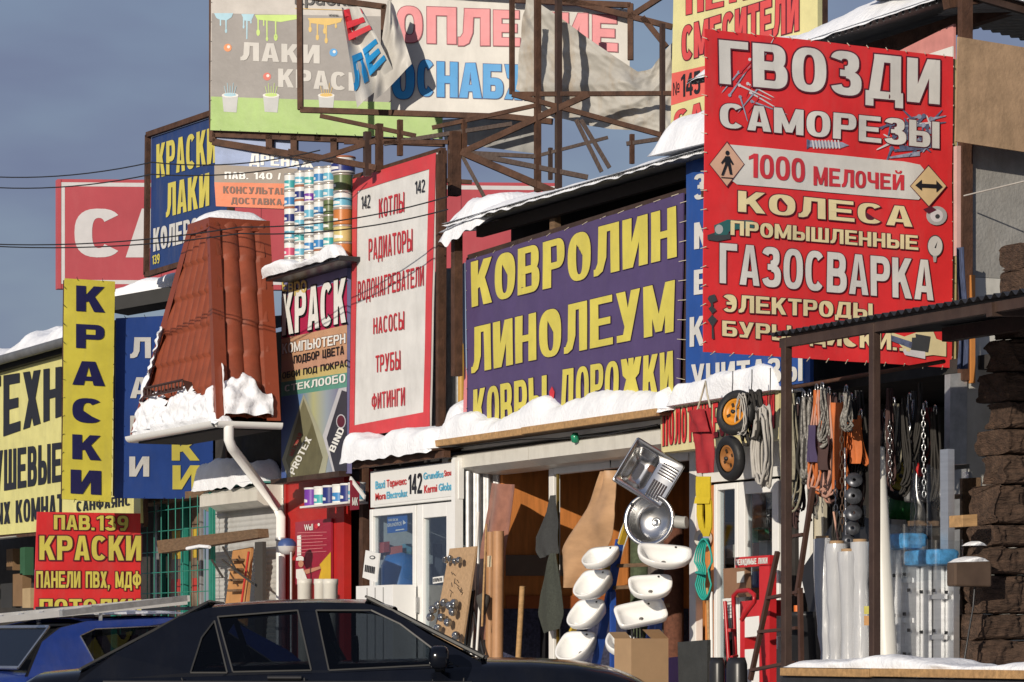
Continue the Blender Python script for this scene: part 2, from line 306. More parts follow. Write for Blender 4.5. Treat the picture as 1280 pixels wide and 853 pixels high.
LS = .0026
class Sign:
    """a sign standing in one vertical plane; quads and outlines are read on that plane"""
    def __init__(s, name, label, cat, plane, px, group=None, wr=0, seed=0):
        s.pl = plane; s.wr = wr; s.seed = seed
        s.root = thing(name, label, cat, plane.at(*px), group)
    def h(s, a, z):
        if not s.wr: return 0
        q = s.seed*7.3
        return s.wr*(.9*nz3(a*.9+q, z*.7, q) + .5*nz3(a*2.6+z*1.2+q, z*.9-a*.6, q+3) + .25*nz3(a*6, z*2.2+q, 1))
    def P(s, a, z, h=0): return s.pl.to(a, z, h+s.h(a, z))
    def Q(s, q): return [s.pl.az(x, y) for x, y in q]
    def panel(s, q, mt, name='panel', t=.02, lvl=0, back=None):
        A = s.Q(q); (a0,z0),(a1,z1),(a2,z2),(a3,z3) = A   # TL TR BR BL
        nu = max(1, int(abs(a1-a0)/.08)) if s.wr else 1; nv = max(1, int(abs(z0-z3)/.08)) if s.wr else 1
        mb = MB()
        def f(u, v, h):
            a = (a3+(a2-a3)*u)*(1-v)+(a0+(a1-a0)*u)*v; z = (z3+(z2-z3)*u)*(1-v)+(z0+(z1-z0)*u)*v
            return s.P(a, z, h)
        hh = lvl*LS - (.004 if s.wr else 0)
        mb.grid(lambda u, v: f(u, v, hh), nu, nv, mt); mb.grid(lambda u, v: f(1-u, v, hh-t), nu, nv, back or mt)
        for e in range(2):
            mb.grid(lambda u, v: f(u, e, hh-t*v), nu, 1, mt, False); mb.grid(lambda u, v: f(e, u, hh-t*v), nv, 1, mt, False)
        return mb.obj(name, s.root)
    def flat(s, polys, name, cut=True):   # polys: list of (pts in (a,z), material, h)
        me = bpy.data.meshes.new(name); bm = bmesh.new(); lay = bm.verts.layers.float.new('h'); ms = []
        for pts, mt, h in polys:
            if mt not in ms: ms.append(mt)
            vs = []
            for a, z in pts:
                v = bm.verts.new((a, z, 0)); v[lay] = h; vs.append(v)
            try: bm.faces.new(vs).material_index = ms.index(mt)
            except ValueError: pass
        if s.wr and cut:
            bmesh.ops.triangulate(bm, faces=bm.faces[:])
            xs = [v.co.x for v in bm.verts]; ys = [v.co.y for v in bm.verts]
            for ax, lo, hi in ((0, min(xs), max(xs)), (1, min(ys), max(ys))):
                k = math.floor(lo/.16)+1
                while k*.16 < hi:
                    co = (k*.16, 0, 0) if ax == 0 else (0, k*.16, 0); no = (1,0,0) if ax == 0 else (0,1,0)
                    bmesh.ops.bisect_plane(bm, geom=bm.verts[:]+bm.edges[:]+bm.faces[:], plane_co=co, plane_no=no, dist=1e-6); k += 1
        L = LOC[s.root]
        for v in bm.verts: v.co = s.P(v.co.x, v.co.y, v[lay]) - L
        bm.normal_update()
        for f in bm.faces:
            if f.normal.dot(s.pl.n) < 0: f.normal_flip()
            f.smooth = bool(s.wr)
        bm.to_mesh(me); bm.free()
        for m in ms: me.materials.append(m)
        o = bpy.data.objects.new(name, me); COL.objects.link(o); o.parent = s.root; LOC[o] = L
        return o
    def text(s, txt, q, mt, lvl=2, w=.3, b=.17, gap=.13, ol=None, olw=.03, slant=0, shadow=None, name='lettering'):
        """q = (x left, top left, bottom left, x right, top right, bottom right)"""
        xl, tl, bl, xr, tr, br = q
        (a0,z0),(a1,z1),(a2,z2),(a3,z3) = s.Q([(xl,tl),(xr,tr),(xr,br),(xl,bl)])
        H = ((z0-z3)+(z1-z2))/2; Wd = abs(a1-a0); A = Wd/H
        ws = [WT.get(c, 1.0) for c in txt]; n = len(txt); k = A/(sum(ws)+gap*(n-1)); x = 0; polys = []
        def mp_(x_, y_):
            u = x_/A; sk = slant*(y_-.5)/A
            u += sk
            return ((a3+(a2-a3)*u)*(1-y_)+(a0+(a1-a0)*u)*y_, (z3+(z2-z3)*u)*(1-y_)+(z0+(z1-z0)*u)*y_)
        st = w*k
        for c, wt in zip(txt, ws):
            for i, p in enumerate(glyph(c, wt*k, st, b)):
                p = [(x+px_, py_) for px_, py_ in p]
                if ol:
                    polys.append(([mp_(*t) for t in expand(p, olw)], ol, (lvl-1)*LS+i*.0003))
                if shadow:
                    polys.append(([mp_(t[0]+.05, t[1]-.05) for t in p], shadow, (lvl-1)*LS+i*.0003))
                polys.append(([mp_(*t) for t in p], mt, lvl*LS+i*.0003))
            x += (wt+gap)*k
        return s.flat(polys, name)
    def shape(s, pts, mt, lvl=1, name='printed_shape'):
        return s.flat([([s.pl.az(x, y) for x, y in pts], mt, lvl*LS)], name)
    def shapes(s, lst, name='printed_picture', lvl=1):
        return s.flat([([s.pl.az(x, y) for x, y in pts], mt, (lvl*LS+i*(.0004 if len(lst) < 14 else .00003))) for i, (pts, mt) in enumerate(lst)], name)
    def border(s, q, wpx, mt, lvl=1, name='border'):
        (x0,y0),(x1,y1),(x2,y2),(x3,y3) = q; i = [(x0+wpx,y0+wpx),(x1-wpx,y1+wpx),(x2-wpx,y2-wpx),(x3+wpx,y3-wpx)]
        return s.flat([([s.pl.az(*q[k]), s.pl.az(*q[(k+1) % 4]), s.pl.az(*i[(k+1) % 4]), s.pl.az(*i[k])], mt, lvl*LS) for k in range(4)], name)
    def frame(s, q, w, mt, h=-.05, name='frame', extra=()):
        P = [s.pl.at(x, y, h) for x, y in q]; mb = MB()
        for i in range(4): mb.bar(P[i], P[(i+1) % 4], w, w, mt, up=s.pl.n)
        for (a, b) in extra: mb.bar(s.pl.at(*a, h), s.pl.at(*b, h), w, w, mt, up=s.pl.n)
        return mb.obj(name, s.root)
    def ties(s, q, mt, n=10, name='eyelet_ties'):
        mb = MB()
        for i in range(4):
            a, b = Vector((*q[i], 0)), Vector((*q[(i+1) % 4], 0)); k = max(2, int((b-a).length/23))
            cen = Vector((sum(p[0] for p in q)/4, sum(p[1] for p in q)/4, 0))
            for j in range(k):
                p = a.lerp(b, (j+.5)/k); o = (p-cen).normalized(); 
                A0 = s.pl.at(p.x-o.x*1.5, p.y-o.y*1.5, .012); B0 = s.pl.at(p.x+o.x*3+.6, p.y+o.y*3, -.03); mb.tube([A0, B0], .0035, mt, 4)
        return mb.obj(name, s.root)
def ell(cx, cy, rx, ry, n=24, a0=0, a1=360): return [(cx+rx*math.cos(rad(a0+(a1-a0)*i/n)), cy+ry*math.sin(rad(a0+(a1-a0)*i/n))) for i in range(n)]
ORD = ['first','second','third','fourth','fifth','sixth','seventh','eighth','ninth','tenth']
# ================================================================== SETTING
mb = MB(); mb.grid(lambda u, v: Vector((-900+1400*u, -500+1400*v, -.0)), 60, 60, mat('slushy_asphalt', (.20,.205,.215), .8, var=.5, scale=.6, bump=.4, bscale=3), True)
o = mb.obj('road', None, (0,0,0)); o['kind'] = 'structure'
mb = MB(); mb.box((-40,-2.7,.004), (16,8,.42), mat('trodden_snow_paving', (.42,.42,.43), .85, var=.35, scale=2, bump=.5, bscale=12))
o = mb.obj('pavement', None, (0,0,0)); o['kind'] = 'structure'
FL = .42
def Xo(px, Y=0): return fac(Y).at(px, 805).x
def quadf(Y, q): p = fac(Y); return [p.at(x, y) for x, y in q]
def quadp(X, q): p = per(X); return [p.at(x, y) for x, y in q]
NF = Vector((0,-1,0)); NP = Vector((1,0,0))
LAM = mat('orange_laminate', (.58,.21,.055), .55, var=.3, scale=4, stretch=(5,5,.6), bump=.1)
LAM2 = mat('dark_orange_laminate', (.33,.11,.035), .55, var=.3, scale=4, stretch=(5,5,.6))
REDP = mat('red_painted_panel', (.42,.018,.016), .5, var=.18, scale=4, bump=.12, dirt=.15)
ROOFD = mat('dark_felt_and_shade', (.03,.03,.03), .8)

# ---------------------------------------------------------------- carpet shop (opening with laminate walls)
x0, x1 = Xo(573,-.42)+.08, Xo(868)
rt = thing('shop_pavilion', 'open fronted carpet shop with orange laminate walls beneath the purple banner', 'shop', ((x0+x1)/2, 1, FL), 'pavilions of the market row')
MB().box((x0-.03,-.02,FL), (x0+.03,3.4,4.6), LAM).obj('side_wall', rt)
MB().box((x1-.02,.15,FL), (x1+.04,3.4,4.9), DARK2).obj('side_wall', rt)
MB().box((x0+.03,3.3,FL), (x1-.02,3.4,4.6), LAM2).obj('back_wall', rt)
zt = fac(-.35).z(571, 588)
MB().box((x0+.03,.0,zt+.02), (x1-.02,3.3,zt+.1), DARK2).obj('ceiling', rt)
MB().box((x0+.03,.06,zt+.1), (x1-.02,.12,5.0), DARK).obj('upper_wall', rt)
p = per(x0+.035)
mb = MB(); mb.slab([p.at(632,694,.012), p.at(705,694,.012), p.at(705,720,.012), p.at(632,720,.012)], NP, .01, mat('grey_vinyl_strip', (.17,.13,.105), .6)); mb.obj('sample_strip', rt)
mb = MB(); mb.slab([p.at(632,745,.014), p.at(760,745,.014), p.at(760,762,.014), p.at(632,762,.014)], NP, .01, mat('red_brown_strip', (.36,.10,.03), .6)); mb.obj('sample_strip', rt)
mb = MB(); mb.slab([p.at(620,761,.016), p.at(860,761,.016), p.at(860,900,.016), p.at(620,900,.016)], NP, .01, mat('mottled_blue_carpet', (.06,.065,.12), .95, var=.6, scale=40, bump=.5)); mb.obj('carpet_covering', rt)
for px, w in ((695,.1),(872,.11)):
    X_ = Xo(px); MB().box((X_-w/2,-.05,FL), (X_+w/2,.02,zt+.03), WHITE).obj('door_jamb', rt, bevel=.008)
a, b = fac(-.03).at(700,592), fac(-.03).at(868,558)
MB().box((Xo(700),-.06,zt-.1), (Xo(868),.015,zt+.06), WHITE).obj('lintel', rt)
X_ = Xo(705); MB().box((X_-.012,-.07,FL),(X_+.012,-.052,zt-.1), mat('gold_trim',(.45,.3,.06),.3,.8)).obj('door_trim', rt)
# galvanised corrugated cheek at the left of the opening
xr_ = Xo(573,-.42)+.03; mb = corr((xr_,-.36,FL), (xr_,.0,FL), (0,0,zt-FL-.02), .022, .10, GALV); one(mb, 'corrugated_panel', 'grey corrugated steel panel standing beside the white shop door', 'metal panel')
# roller shutter housing over the opening
sh = thing('shutter_housing', 'long cream shutter box with snow dusted top over the carpet shop opening', 'shutter box', fac(-.2).at(690,575))
A = fac(-.38).at(553,566); B = fac(-.38).at(826,562)
zb = fac(-.38).z(571,594); zt2 = zb+.20
mb = MB(); prof = [(.0,zb),(-.26,zb+.01),(-.38,zb+.06),(-.38,zb+.17),(-.30,zt2),(.0,zt2+.02)]
xm = A.x+(B.x-A.x)*.43
for xa, xb in ((A.x, xm-.005), (xm+.005, B.x)):
    vs = [(x, y-.003, z) for x in (xa, xb) for y, z in prof]; k = len(prof)
    mb.add(vs, [tuple(range(k-1,-1,-1)), tuple(range(k,2*k))]+[(i, (i+1) % k, (i+1) % k+k, i+k) for i in range(k)], CREAM)
mb.obj('housing', sh)
mb = MB(); mb.lathe([(0,0),(.035,0),(.035,.03),(0,.03)], mat('brass', (.4,.3,.12), .4, .6), Matrix.Translation((A.x+.22,-.38,zb+.12)) @ Matrix.Rotation(rad(90),4,'X'), 14); mb.obj('end_cap', sh)
mb = MB(); mb.tube([fac(-.40).at(x, y) for x, y in ((556,562),(600,556),(650,550),(708,548),(760,543),(822,531))], .006, BLACKP, 5); mb.obj('cable', sh)
mb = MB(); mb.lathe([(0,-.03),(.03,-.02),(.04,.03),(.02,.06),(0,.06)], mat('green_glass', (.02,.22,.12), .2), Matrix.Translation(fac(-.41).at(719,550)), 12); mb.obj('green_lamp', sh)
# pine fascia, ledge and the white strip under it
lg = thing('snow_ledge', 'timber ledge with pine fascia board below the purple banner', 'ledge', fac(-.3).at(690,535))
P0, P1 = fac(-.55).at(543,558), fac(-.55).at(822,514.5); ZL = (P0.z+P1.z)/2
mb = MB(); xm = P0.x+(P1.x-P0.x)*.43
for xa, xb, dz in ((P0.x, xm, 0), (xm+.01, P1.x, .006)): mb.box((xa,-.57,ZL-.025+dz), (xb,-.53,ZL+.035+dz), WOOD)
mb.obj('fascia_board', lg, bevel=.004)
MB().box((P0.x,-.53,ZL-.01), (P1.x,.06,ZL+.015), OLDWOOD).obj('shelf', lg)
MB().box((P0.x+.05,-.30,zt2+.03), (P1.x,.05,ZL-.012), WHITE).obj('soffit', lg)
snow((P0.x+.0,-.56,ZL+.036), (P1.x+.06,-.56,ZL+.036), (0,1,0), .52, .18, 3.1, 'lumpy snow bank along the ledge below the purple banner', droop=.03, lump=.75)
snow((P0.x-.02,-.50,ZL+.10), (P0.x+.38,-.50,ZL+.10), (0,1,0), .45, .34, 8.2, 'tall heap of snow in the corner beside the white price board', lump=.5)
# ---- roof over the purple banner
RA, RB = fac(-.62).at(557,287), fac(-.62).at(885,182); ZR = (RA.z+RB.z)/2
rt = thing('canopy_roof', 'corrugated canopy roof carrying snow over the purple banner', 'roof', (RA.x, 0, ZR))
corr((RA.x,-.62,ZR), (RB.x+1.2,-.62,ZR), (0,2.6,.32), .018, .075, CORR).obj('roof_sheet', rt)
MB().box((RA.x+.1,-.36,ZR-.10), (RB.x+1.2,-.30,ZR), mat('dark_stained_beam', (.03,.022,.018), .8)).obj('beam', rt)
X_ = Xo(571,-.5); MB().box((X_-.04,-.54,ZL+.6), (X_+.04,-.46,ZR-.02), RUST).obj('post', rt)
X_ = Xo(703,-.2); MB().box((X_-.05,-.30,ZL+.3), (X_+.05,-.24,ZR), OLDWOOD).obj('post', rt)
snow((RA.x-.05,-.64,ZR+.022), (RB.x+.9,-.64,ZR+.022), (0,1,.12), 1.0, .06, 5.5, 'thin snow along the corrugated canopy edge over the purple banner', droop=.035, lump=.45)
snow((RA.x-.12,-.64,ZR-.05), (RA.x+.75,-.64,ZR+.02), (0,1,.1), .8, .16, 11.5, 'thick drooping snow at the left corner of the canopy roof', droop=.12, lump=.7)
snow((Xo(822,-.6),-.7,ZR+.06), (Xo(905,-.6),-.7,ZR+.03), (0,1,.1), .9, .30, 21.5, 'big snow mound on the canopy roof beside the tall red banner', lump=.35)
# corrugated wall strip and yellow pipe between the white board and the purple banner
mb = corr((Xo(520,.0),.03,ZL), (Xo(592,.0),.03,ZL), (0,0,1.75), .02, .11, GALV); one(mb, 'corrugated_panel', 'upright corrugated steel sheet in the gap beside the white price board', 'metal panel')
mb = MB(); a = fac(-.28).at(577,430); mb.tube([(a.x,-.28,ZL), (a.x,-.28,a.z)], .035, mat('ochre_pipe', (.45,.26,.05), .5), 10); one(mb, 'gas_pipe', 'ochre yellow pipe standing at the left edge of the purple banner', 'pipe')
mb = MB(); a = fac(-.1).at(852,360); mb.tube([(a.x,-.05,ZL), (a.x,-.05,a.z)], .03, mat('ochre_pipe', (.45,.26,.05), .5), 10); one(mb, 'gas_pipe', 'ochre yellow pipe standing at the right edge of the purple banner', 'pipe')

# ---------------------------------------------------------------- 142 shop: white plastic door and window
YF = -.42
xa, xb = Xo(463,YF), Xo(573,YF)
rt = thing('shop_pavilion', 'white plastic shop front numbered 142 with glass door', 'shop', ((xa+xb)/2, .5, FL), 'pavilions of the market row')
zp1 = fac(YF).z(467,592); zp0 = fac(YF).z(467,632); zw = fac(YF).z(466,637)
MB().box((xa,YF,zp0-.02), (xb,YF+.06,zp1+.02), PVC).obj('fascia_panel', rt, bevel=.006)
MB().box((xa,.5,zp1+.02), (xb,.62,4.7), DARK2).obj('upper_wall', rt)
MB().box((xa,.75,FL), (xb,.80,3.2), mat('shop_inner_wall', (.40,.45,.48), .8, var=.5, scale=3)).obj('back_wall', rt)
MB().box((xa,YF+.06,zp1), (xb,.8,zp1+.05), DARK2).obj('ceiling', rt)
MB().box((xa-.03,YF+.06,FL), (xa+.02,.8,zp1), mat('shop_side_panelling', (.42,.47,.50), .6, var=.3, scale=3)).obj('side_wall', rt)
def pvc_frame(rt, name, xl, xr, z0, z1, w, rail=None, yo=0):
    mb = MB(); y0, y1 = yo-.015, yo+.055
    mb.box((xl,y0,z0),(xl+w,y1,z1),PVC); mb.box((xr-w,y0,z0),(xr,y1,z1),PVC); mb.box((xl+w,y0+.002,z1-w),(xr-w,y1-.002,z1),PVC); mb.box((xl+w,y0+.002,z0),(xr-w,y1-.002,z0+w),PVC)
    if rail: mb.box((xl+w,y0+.002,rail-.06),(xr-w,y1-.002,rail+.06),PVC)
    f = mb.obj(name, rt, bevel=.006)
    MB().box((xl+w-.005,yo+.015,z0+w-.005),(xr-w+.005,yo+.025,z1-w+.005),GLASS).obj('pane', f); return f
pvc_frame(rt, 'window', xa+.01, Xo(521,YF), FL+.75, zw, .07, None, YF)
MB().box((xa+.01,YF,FL),(Xo(521,YF),YF+.05,FL+.75),PVC).obj('apron_panel', rt)
d = pvc_frame(rt, 'door', Xo(523,YF), Xo(567,YF), FL+.02, zw, .13, FL+.8, YF)
MB().bar((Xo(526,YF),YF-.04,FL+1.0),(Xo(526,YF),YF-.04,FL+1.15),.02,.03,STEEL).obj('handle', d)
MB().box((Xo(568,YF),YF-.03,FL),(Xo(572.5,YF),YF+.05,zp1+.05),PVC).obj('jamb', rt)
f = Sign('shop_name_board', 'white board above the shop door with 142 and coloured brand names', 'sign', fac(YF-.006), (517,632))
f.panel([(467,591),(568,578),(568,620),(467,632)], mat('white_board', (.74,.74,.72), .4, var=.03), t=.005)
BL_, RD_, BK_ = mat('print_light_blue', (.10,.42,.62), .5), mat('print_red', (.55,.03,.03), .5), mat('print_black', (.015,.015,.02), .5)
tiny = []
def latin(sg, txt, q, mt, lvl=2, sp=1.0):
    """small mixed-case lettering from Blender's own font, fitted to the quad"""
    cu = bpy.data.curves.new('lettering', 'FONT'); cu.body = txt; cu.offset = .022; cu.resolution_u = 3
    o = bpy.data.objects.new('lettering', cu); COL.objects.link(o); bpy.context.view_layer.update()
    me = bpy.data.meshes.new_from_object(o.evaluated_get(bpy.context.evaluated_depsgraph_get())); bpy.data.objects.remove(o)
    xs = [v.co.x for v in me.vertices]; ys = [v.co.y for v in me.vertices]; X0, X1 = min(xs), max(xs); Y0, Y1 = min(ys), max(ys)
    xl, tl, bl, xr, tr, br = q; (a0,z0),(a1,z1),(a2,z2),(a3,z3) = sg.Q([(xl,tl),(xr,tr),(xr,br),(xl,bl)]); pl = []
    for pg in me.polygons:
        pts = []
        for i in pg.vertices:
            u = (me.vertices[i].co.x-X0)/(X1-X0); v = (me.vertices[i].co.y-Y0)/(Y1-Y0)
            pts.append(((a3+(a2-a3)*u)*(1-v)+(a0+(a1-a0)*u)*v, (z3+(z2-z3)*u)*(1-v)+(z0+(z1-z0)*u)*v))
        pl.append((pts, mt, lvl*.004))
    bpy.data.meshes.remove(me); return sg.flat(pl, 'lettering')
latin(f, 'Baxi', (470,602,612,482,599.5,610), BL_); latin(f, 'Термекс', (484,600,612,509,597,608), RD_); f.text('142', (511,594,618,528,591,617), BK_, w=.34)
latin(f, 'Grundfos', (530,591,600,555,588,597), BL_); latin(f, 'Stout', (556,588,596,567,586.5,594), RD_); latin(f, 'Mora', (470,617,626,483,615,624), RD_)
latin(f, 'Electrolux', (484,615,624,510,611.5,621), BL_); latin(f, 'Kermi', (531,607,617,547,605,615), RD_); latin(f, 'Global', (549,605,614,567,602,613), BL_)
BLUEP = mat('print_blue', (.03,.13,.42), .45); WP = mat('print_white', (.75,.75,.72), .5)
f = Sign('window_poster', 'blue poster stuck inside the top of the shop window', 'poster', fac(YF+.035), (497,660))
f.panel([(484,645),(509,641),(509,664),(484,667)], BLUEP, t=.003); f.text('НАСОСЫ', (486,649,652,498,648,651), WP); latin(f, 'GRUNDFOS', (485,655,659,503,652,657), WP)
f.shape([(504,650),(508,654),(504,656)], WP); f.shape([(495,662.5),(506,661),(506,662.3),(495,663.8)], WP, 2, 'printed_line')
mb = MB()
for q, mt in (([(480,678),(487,677),(487,690),(480,691)], mat('red_box', (.35,.06,.05), .5)), ([(489,684),(503,682),(503,694),(489,695)], mat('pink_box', (.55,.16,.13), .5))):
    b = MB(); b.slab(quadp(xa+.17, q), NP, .14, mt); one(b, 'carton', 'small red carton on the shelf behind the shop window' if mt.name == 'red_box' else 'pink carton on the shelf behind the shop window', 'box')
b = MB(); b.lathe([(0,0),(.17,0),(.2,.1),(.2,.5),(.15,.6),(0,.63)], mat('blue_tank', (.03,.15,.42), .35), Matrix.Translation(per(xa+.25).at(502,772)), 20); one(b, 'pressure_tank', 'blue pressure tank standing behind the shop window', 'tank')
n_ = Sign('door_notice', 'white opening notice stuck to the glass shop door', 'notice', fac(YF+.010), (547,738)); n_.panel([(541,722),(554,720),(554,728),(541,730)], WP, t=.003); n_.text('ОТКРЫТО', (542,723.5,728,553,722,726.5), BK_)

for k, (x, y, w_, h_, c, nm) in enumerate(((478,705,8,10,(.5,.5,.48),'white'),(511,690,7,20,(.10,.28,.40),'teal'),(514,730,8,14,(.45,.36,.22),'tan'),(538,690,6,30,(.30,.33,.35),'grey'),(549,700,8,40,(.07,.08,.10),'black'),(480,740,10,14,(.05,.25,.42),'bright blue'))):
    b = MB(); b.slab(quadp(xa+.12, [(x-w_/2,y-h_/2),(x+w_/2,y-h_/2),(x+w_/2,y+h_/2),(x-w_/2,y+h_/2)]), NP, .09, mat('heating_stock_'+nm.replace(' ','_'), c, .5, var=.3)); one(b, 'stock_box', nm+' stock box on the side wall inside the heating shop window', 'box', 'stock inside the heating shop')
# ---------------------------------------------------------------- red paint kiosk
xa, xb = Xo(357), Xo(462)
rt = thing('shop_pavilion', 'red paint kiosk with an open doorway beneath the paint sign', 'shop', ((xa+xb)/2, .5, FL), 'pavilions of the market row')
zk = fac(0).z(400,600)
MB().box((xa,.0,FL),(Xo(430),.08,zk+.05),REDP).obj('front_wall', rt)
MB().box((xa-.02,-.02,FL),(xa+.05,.0,zk+.05),REDP).obj('corner_post', rt)
MB().box((Xo(449),.0,FL),(Xo(457),.08,zk+.05),REDP).obj('front_wall', rt)
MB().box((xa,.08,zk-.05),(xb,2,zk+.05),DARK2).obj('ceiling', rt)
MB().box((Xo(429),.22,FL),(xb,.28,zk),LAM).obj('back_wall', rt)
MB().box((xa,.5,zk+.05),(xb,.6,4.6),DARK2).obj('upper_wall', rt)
MB().box((Xo(457),-.07,FL),(xb-.01,-.003,zk+.5), RUST).obj('side_post', rt)
mb = MB(); mb.box((Xo(430),.3,fac(.3).z(435,717)),(Xo(449),.34,fac(.3).z(435,717)+.06),OLDWOOD); mb.obj('door_rail', rt)
# ---------------------------------------------------------------- shuttered shop
xa, xb = Xo(266), Xo(357)
rt = thing('shop_pavilion', 'closed shop with a grey roller shutter beside the drainpipe', 'shop', ((xa+xb)/2, .5, FL), 'pavilions of the market row')
zs = fac(-.1).z(270,640)
mb = MB(); n = int((zs-FL)/.055)
def shf(u, v):
    k = v*n; fr = k-math.floor(k); return Vector((xa+(xb-xa)*u, -.01-.011*math.sin(math.pi*fr), FL+(zs-FL+.1)*v))
mb.grid(shf, 1, n*6, SHUTTER, True); mb.obj('roller_shutter', rt)
MB().box((xa,.03,FL),(xb,.1,4.5),DARK2).obj('wall', rt)
mb = MB(); x_ = Xo(255,-.25); prof = [(.02,zs),(-.22,zs),(-.30,zs+.05),(-.30,zs+.17),(-.24,zs+.22),(.02,zs+.24)]; vs = [(x, y, z) for x in (x_, xb-.06) for y, z in prof]; k = 6
mb.add(vs, [tuple(range(k-1,-1,-1)), tuple(range(k,2*k))]+[(i,(i+1) % k,(i+1) % k+k,i+k) for i in range(k)], CREAM); mb.obj('shutter_box', rt)
MB().box((x_,-.26,zs+.24),(xb-.06,.02,zs+.26), mat('teal_edge', (.08,.30,.27), .5)).obj('edge_trim', rt)
snow((x_-.15,-.35,zs+.26),(xb-.1,-.35,zs+.26),(0,1,0),.4,.17,31.3,'snow on top of the closed shutter box beside the drainpipe', lump=.8, droop=.04)
MB().box((xb-.08,-.02,FL),(xb,.03,zs+.4), WHITE).obj('jamb', rt)
# ---------------------------------------------------------------- green caged kiosk
xa, xb = Xo(172), Xo(264); zc = fac(-.05).z(200,628)
TEAL = mat('teal_painted_steel', (.02,.21,.16), .45, var=.2)
rt = thing('shop_pavilion', 'paint kiosk with teal frames behind a wire cage', 'shop', ((xa+xb)/2, .5, FL), 'pavilions of the market row')
MB().box((xa-.9,1.3,FL),(xb,1.4,zc+1),DARK2).obj('back_wall', rt)
pg = mat('printed_poster_glass', (.20,.13,.09), .3, var=.8, scale=2.5)
for k, (a_, b_) in enumerate(((193,218),(222,230),(243,262))):
    f = MB().box((Xo(a_),.18,FL),(Xo(b_),.22,zc),pg).obj('window', rt)
    m2 = MB()
    for (qx0,qx1,ya,yb,mt) in ((.1,.9,.10,.26,mat('poster_yellow',(.55,.38,.04),.4)),(.05,.95,.28,.42,mat('poster_green',(.03,.16,.07),.4)),(.15,.8,.55,.62,mat('poster_red',(.45,.04,.03),.4)),(.2,.7,.72,.86,mat('poster_yellow',(.55,.38,.04),.4))):
        L_ = Xo(b_)-Xo(a_); m2.box((Xo(a_)+L_*qx0,.172,FL+(zc-FL)*ya),(Xo(a_)+L_*qx1,.179,FL+(zc-FL)*yb),mt)
    m2.obj('poster', f)
for px, w in ((216,.14),(190,.04),(262,.05)): MB().box((Xo(px)-w/2,.12,FL),(Xo(px)+w/2,.17,zc),TEAL).obj('frame_post', rt)
for px in (237,182): MB().box((Xo(px)-.03,.13,FL),(Xo(px)+.03,.16,zc),GALV).obj('post', rt)
MB().box((xa-.2,-.1,zc),(xb,.9,zc+.08),OLDWOOD).obj('eave_board', rt)
cg = thing('wire_cage', 'teal wire mesh cage in front of the paint kiosk', 'cage', ((xa+xb)/2, -.2, FL))
mb = MB()
for i in range(15): 
    x = xa-.15+(Xo(266,-.25)-xa+.15)*i/14; mb.tube([(x,-.25,FL),(x,-.25,zc)], .007, TEAL, 4)
z = FL+.1
while z < zc: mb.tube([(xa-.15,-.25,z),(Xo(266,-.25),-.25,z)], .007, TEAL, 4); z += .16*1.5
mb.obj('wire_mesh', cg)
for x in (xa-.15, xa+.55, Xo(265,-.25)): MB().box((x-.03,-.28,FL),(x+.03,-.22,zc+.02),TEAL).obj('cage_post', cg)
# ---------------------------------------------------------------- left store: yellow sign shop with dark awning
xl_ = Xo(-60)-3; xr_ = Xo(172)
rt = thing('shop_pavilion', 'shop at the far left under the wide yellow sign', 'shop', ((xl_+xr_)/2, .8, FL), 'pavilions of the market row')
ze = fac(-.5).z(40,442)
MB().box((xl_,.4,FL),(xr_-.1,.5,ze),DARK2).obj('wall', rt)
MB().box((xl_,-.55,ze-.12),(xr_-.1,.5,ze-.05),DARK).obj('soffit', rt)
corr((xl_,-.62,ze),(xr_+.6,-.62,ze),(0,3,.35),.015,.09,CORR).obj('roof', rt)
mb = MB(); mb.tube([(xl_,-.66,ze-.02),(xr_+.5,-.66,ze-.02)], .06, CORR, 10); mb.obj('gutter', rt)
snow((xl_,-.5,ze+.03),(xr_-1.6,-.5,ze+.03),(0,1,.1),1.0,.17,44.1,'snow lying on the roof above the wide yellow sign', lump=.9)
aw = fac(-.9).z(20,672); corr((xl_,-1.0,aw),(Xo(60),-1.0,aw),(0,1.1,.12),.012,.08,SHUTTER).obj('awning', rt)
mb = MB(); mb.box((xl_,-.95,aw-.22),(Xo(55),-.88,aw-.10),mat('blue_grey_beam',(.12,.17,.22),.6)); mb.obj('awning_beam', rt)
gd = [('green',(.03,.10,.05)),('brown',(.2,.12,.06)),('blue',(.04,.10,.22)),('tan',(.40,.29,.16)),('dark',(.03,.03,.03))]
for i, (px, py, w, h, c, cat) in enumerate(((8,745,14,30,4,'box'),(22,738,12,40,1,'board'),(33,748,10,24,3,'box'),(48,742,10,60,2,'board'),(60,752,14,14,3,'box'),(12,700,8,26,1,'board'),(28,702,6,34,0,'board'))):
    nm, cc = gd[c]; b = MB(); b.slab(quadf(-.3, [(px-w/2,py-h/2),(px+w/2,py-h/2-1),(px+w/2,py+h/2),(px-w/2,py+h/2)]), NF, .12, mat('goods_'+nm, cc, .7))
    one(b, 'goods_'+cat, f'{nm} {cat} for sale under the far left awning, {ORD[i]} of the pile', cat, 'goods under the far left awning')
# mid block behind the blue banner with its snowy eave
rt = thing('roof_parapet', 'dark roof eave below the far red billboard', 'roof', D(180,380,38))
P0, P1 = D(146,384,37.5), D(215,372,37.2); mb = MB(); mb.bar(P0, P1+(P1-P0)*1.5, .5, .16, ROOFD); mb.obj('eave', rt)
mb = MB(); q0, q1 = D(146,366,37.6), D(220,380,37.3); mb.bar(q0, q1+(q1-q0), .1, .09, BROWNST); mb.obj('beam', rt)
snow(P0+Vector((0,-.2,.09)), P1+(P1-P0)*.6+Vector((0,-.2,.09)), (0,1,0), .5, .13, 51.7, 'snow on the dark eave above the blue letter banner', lump=.9)
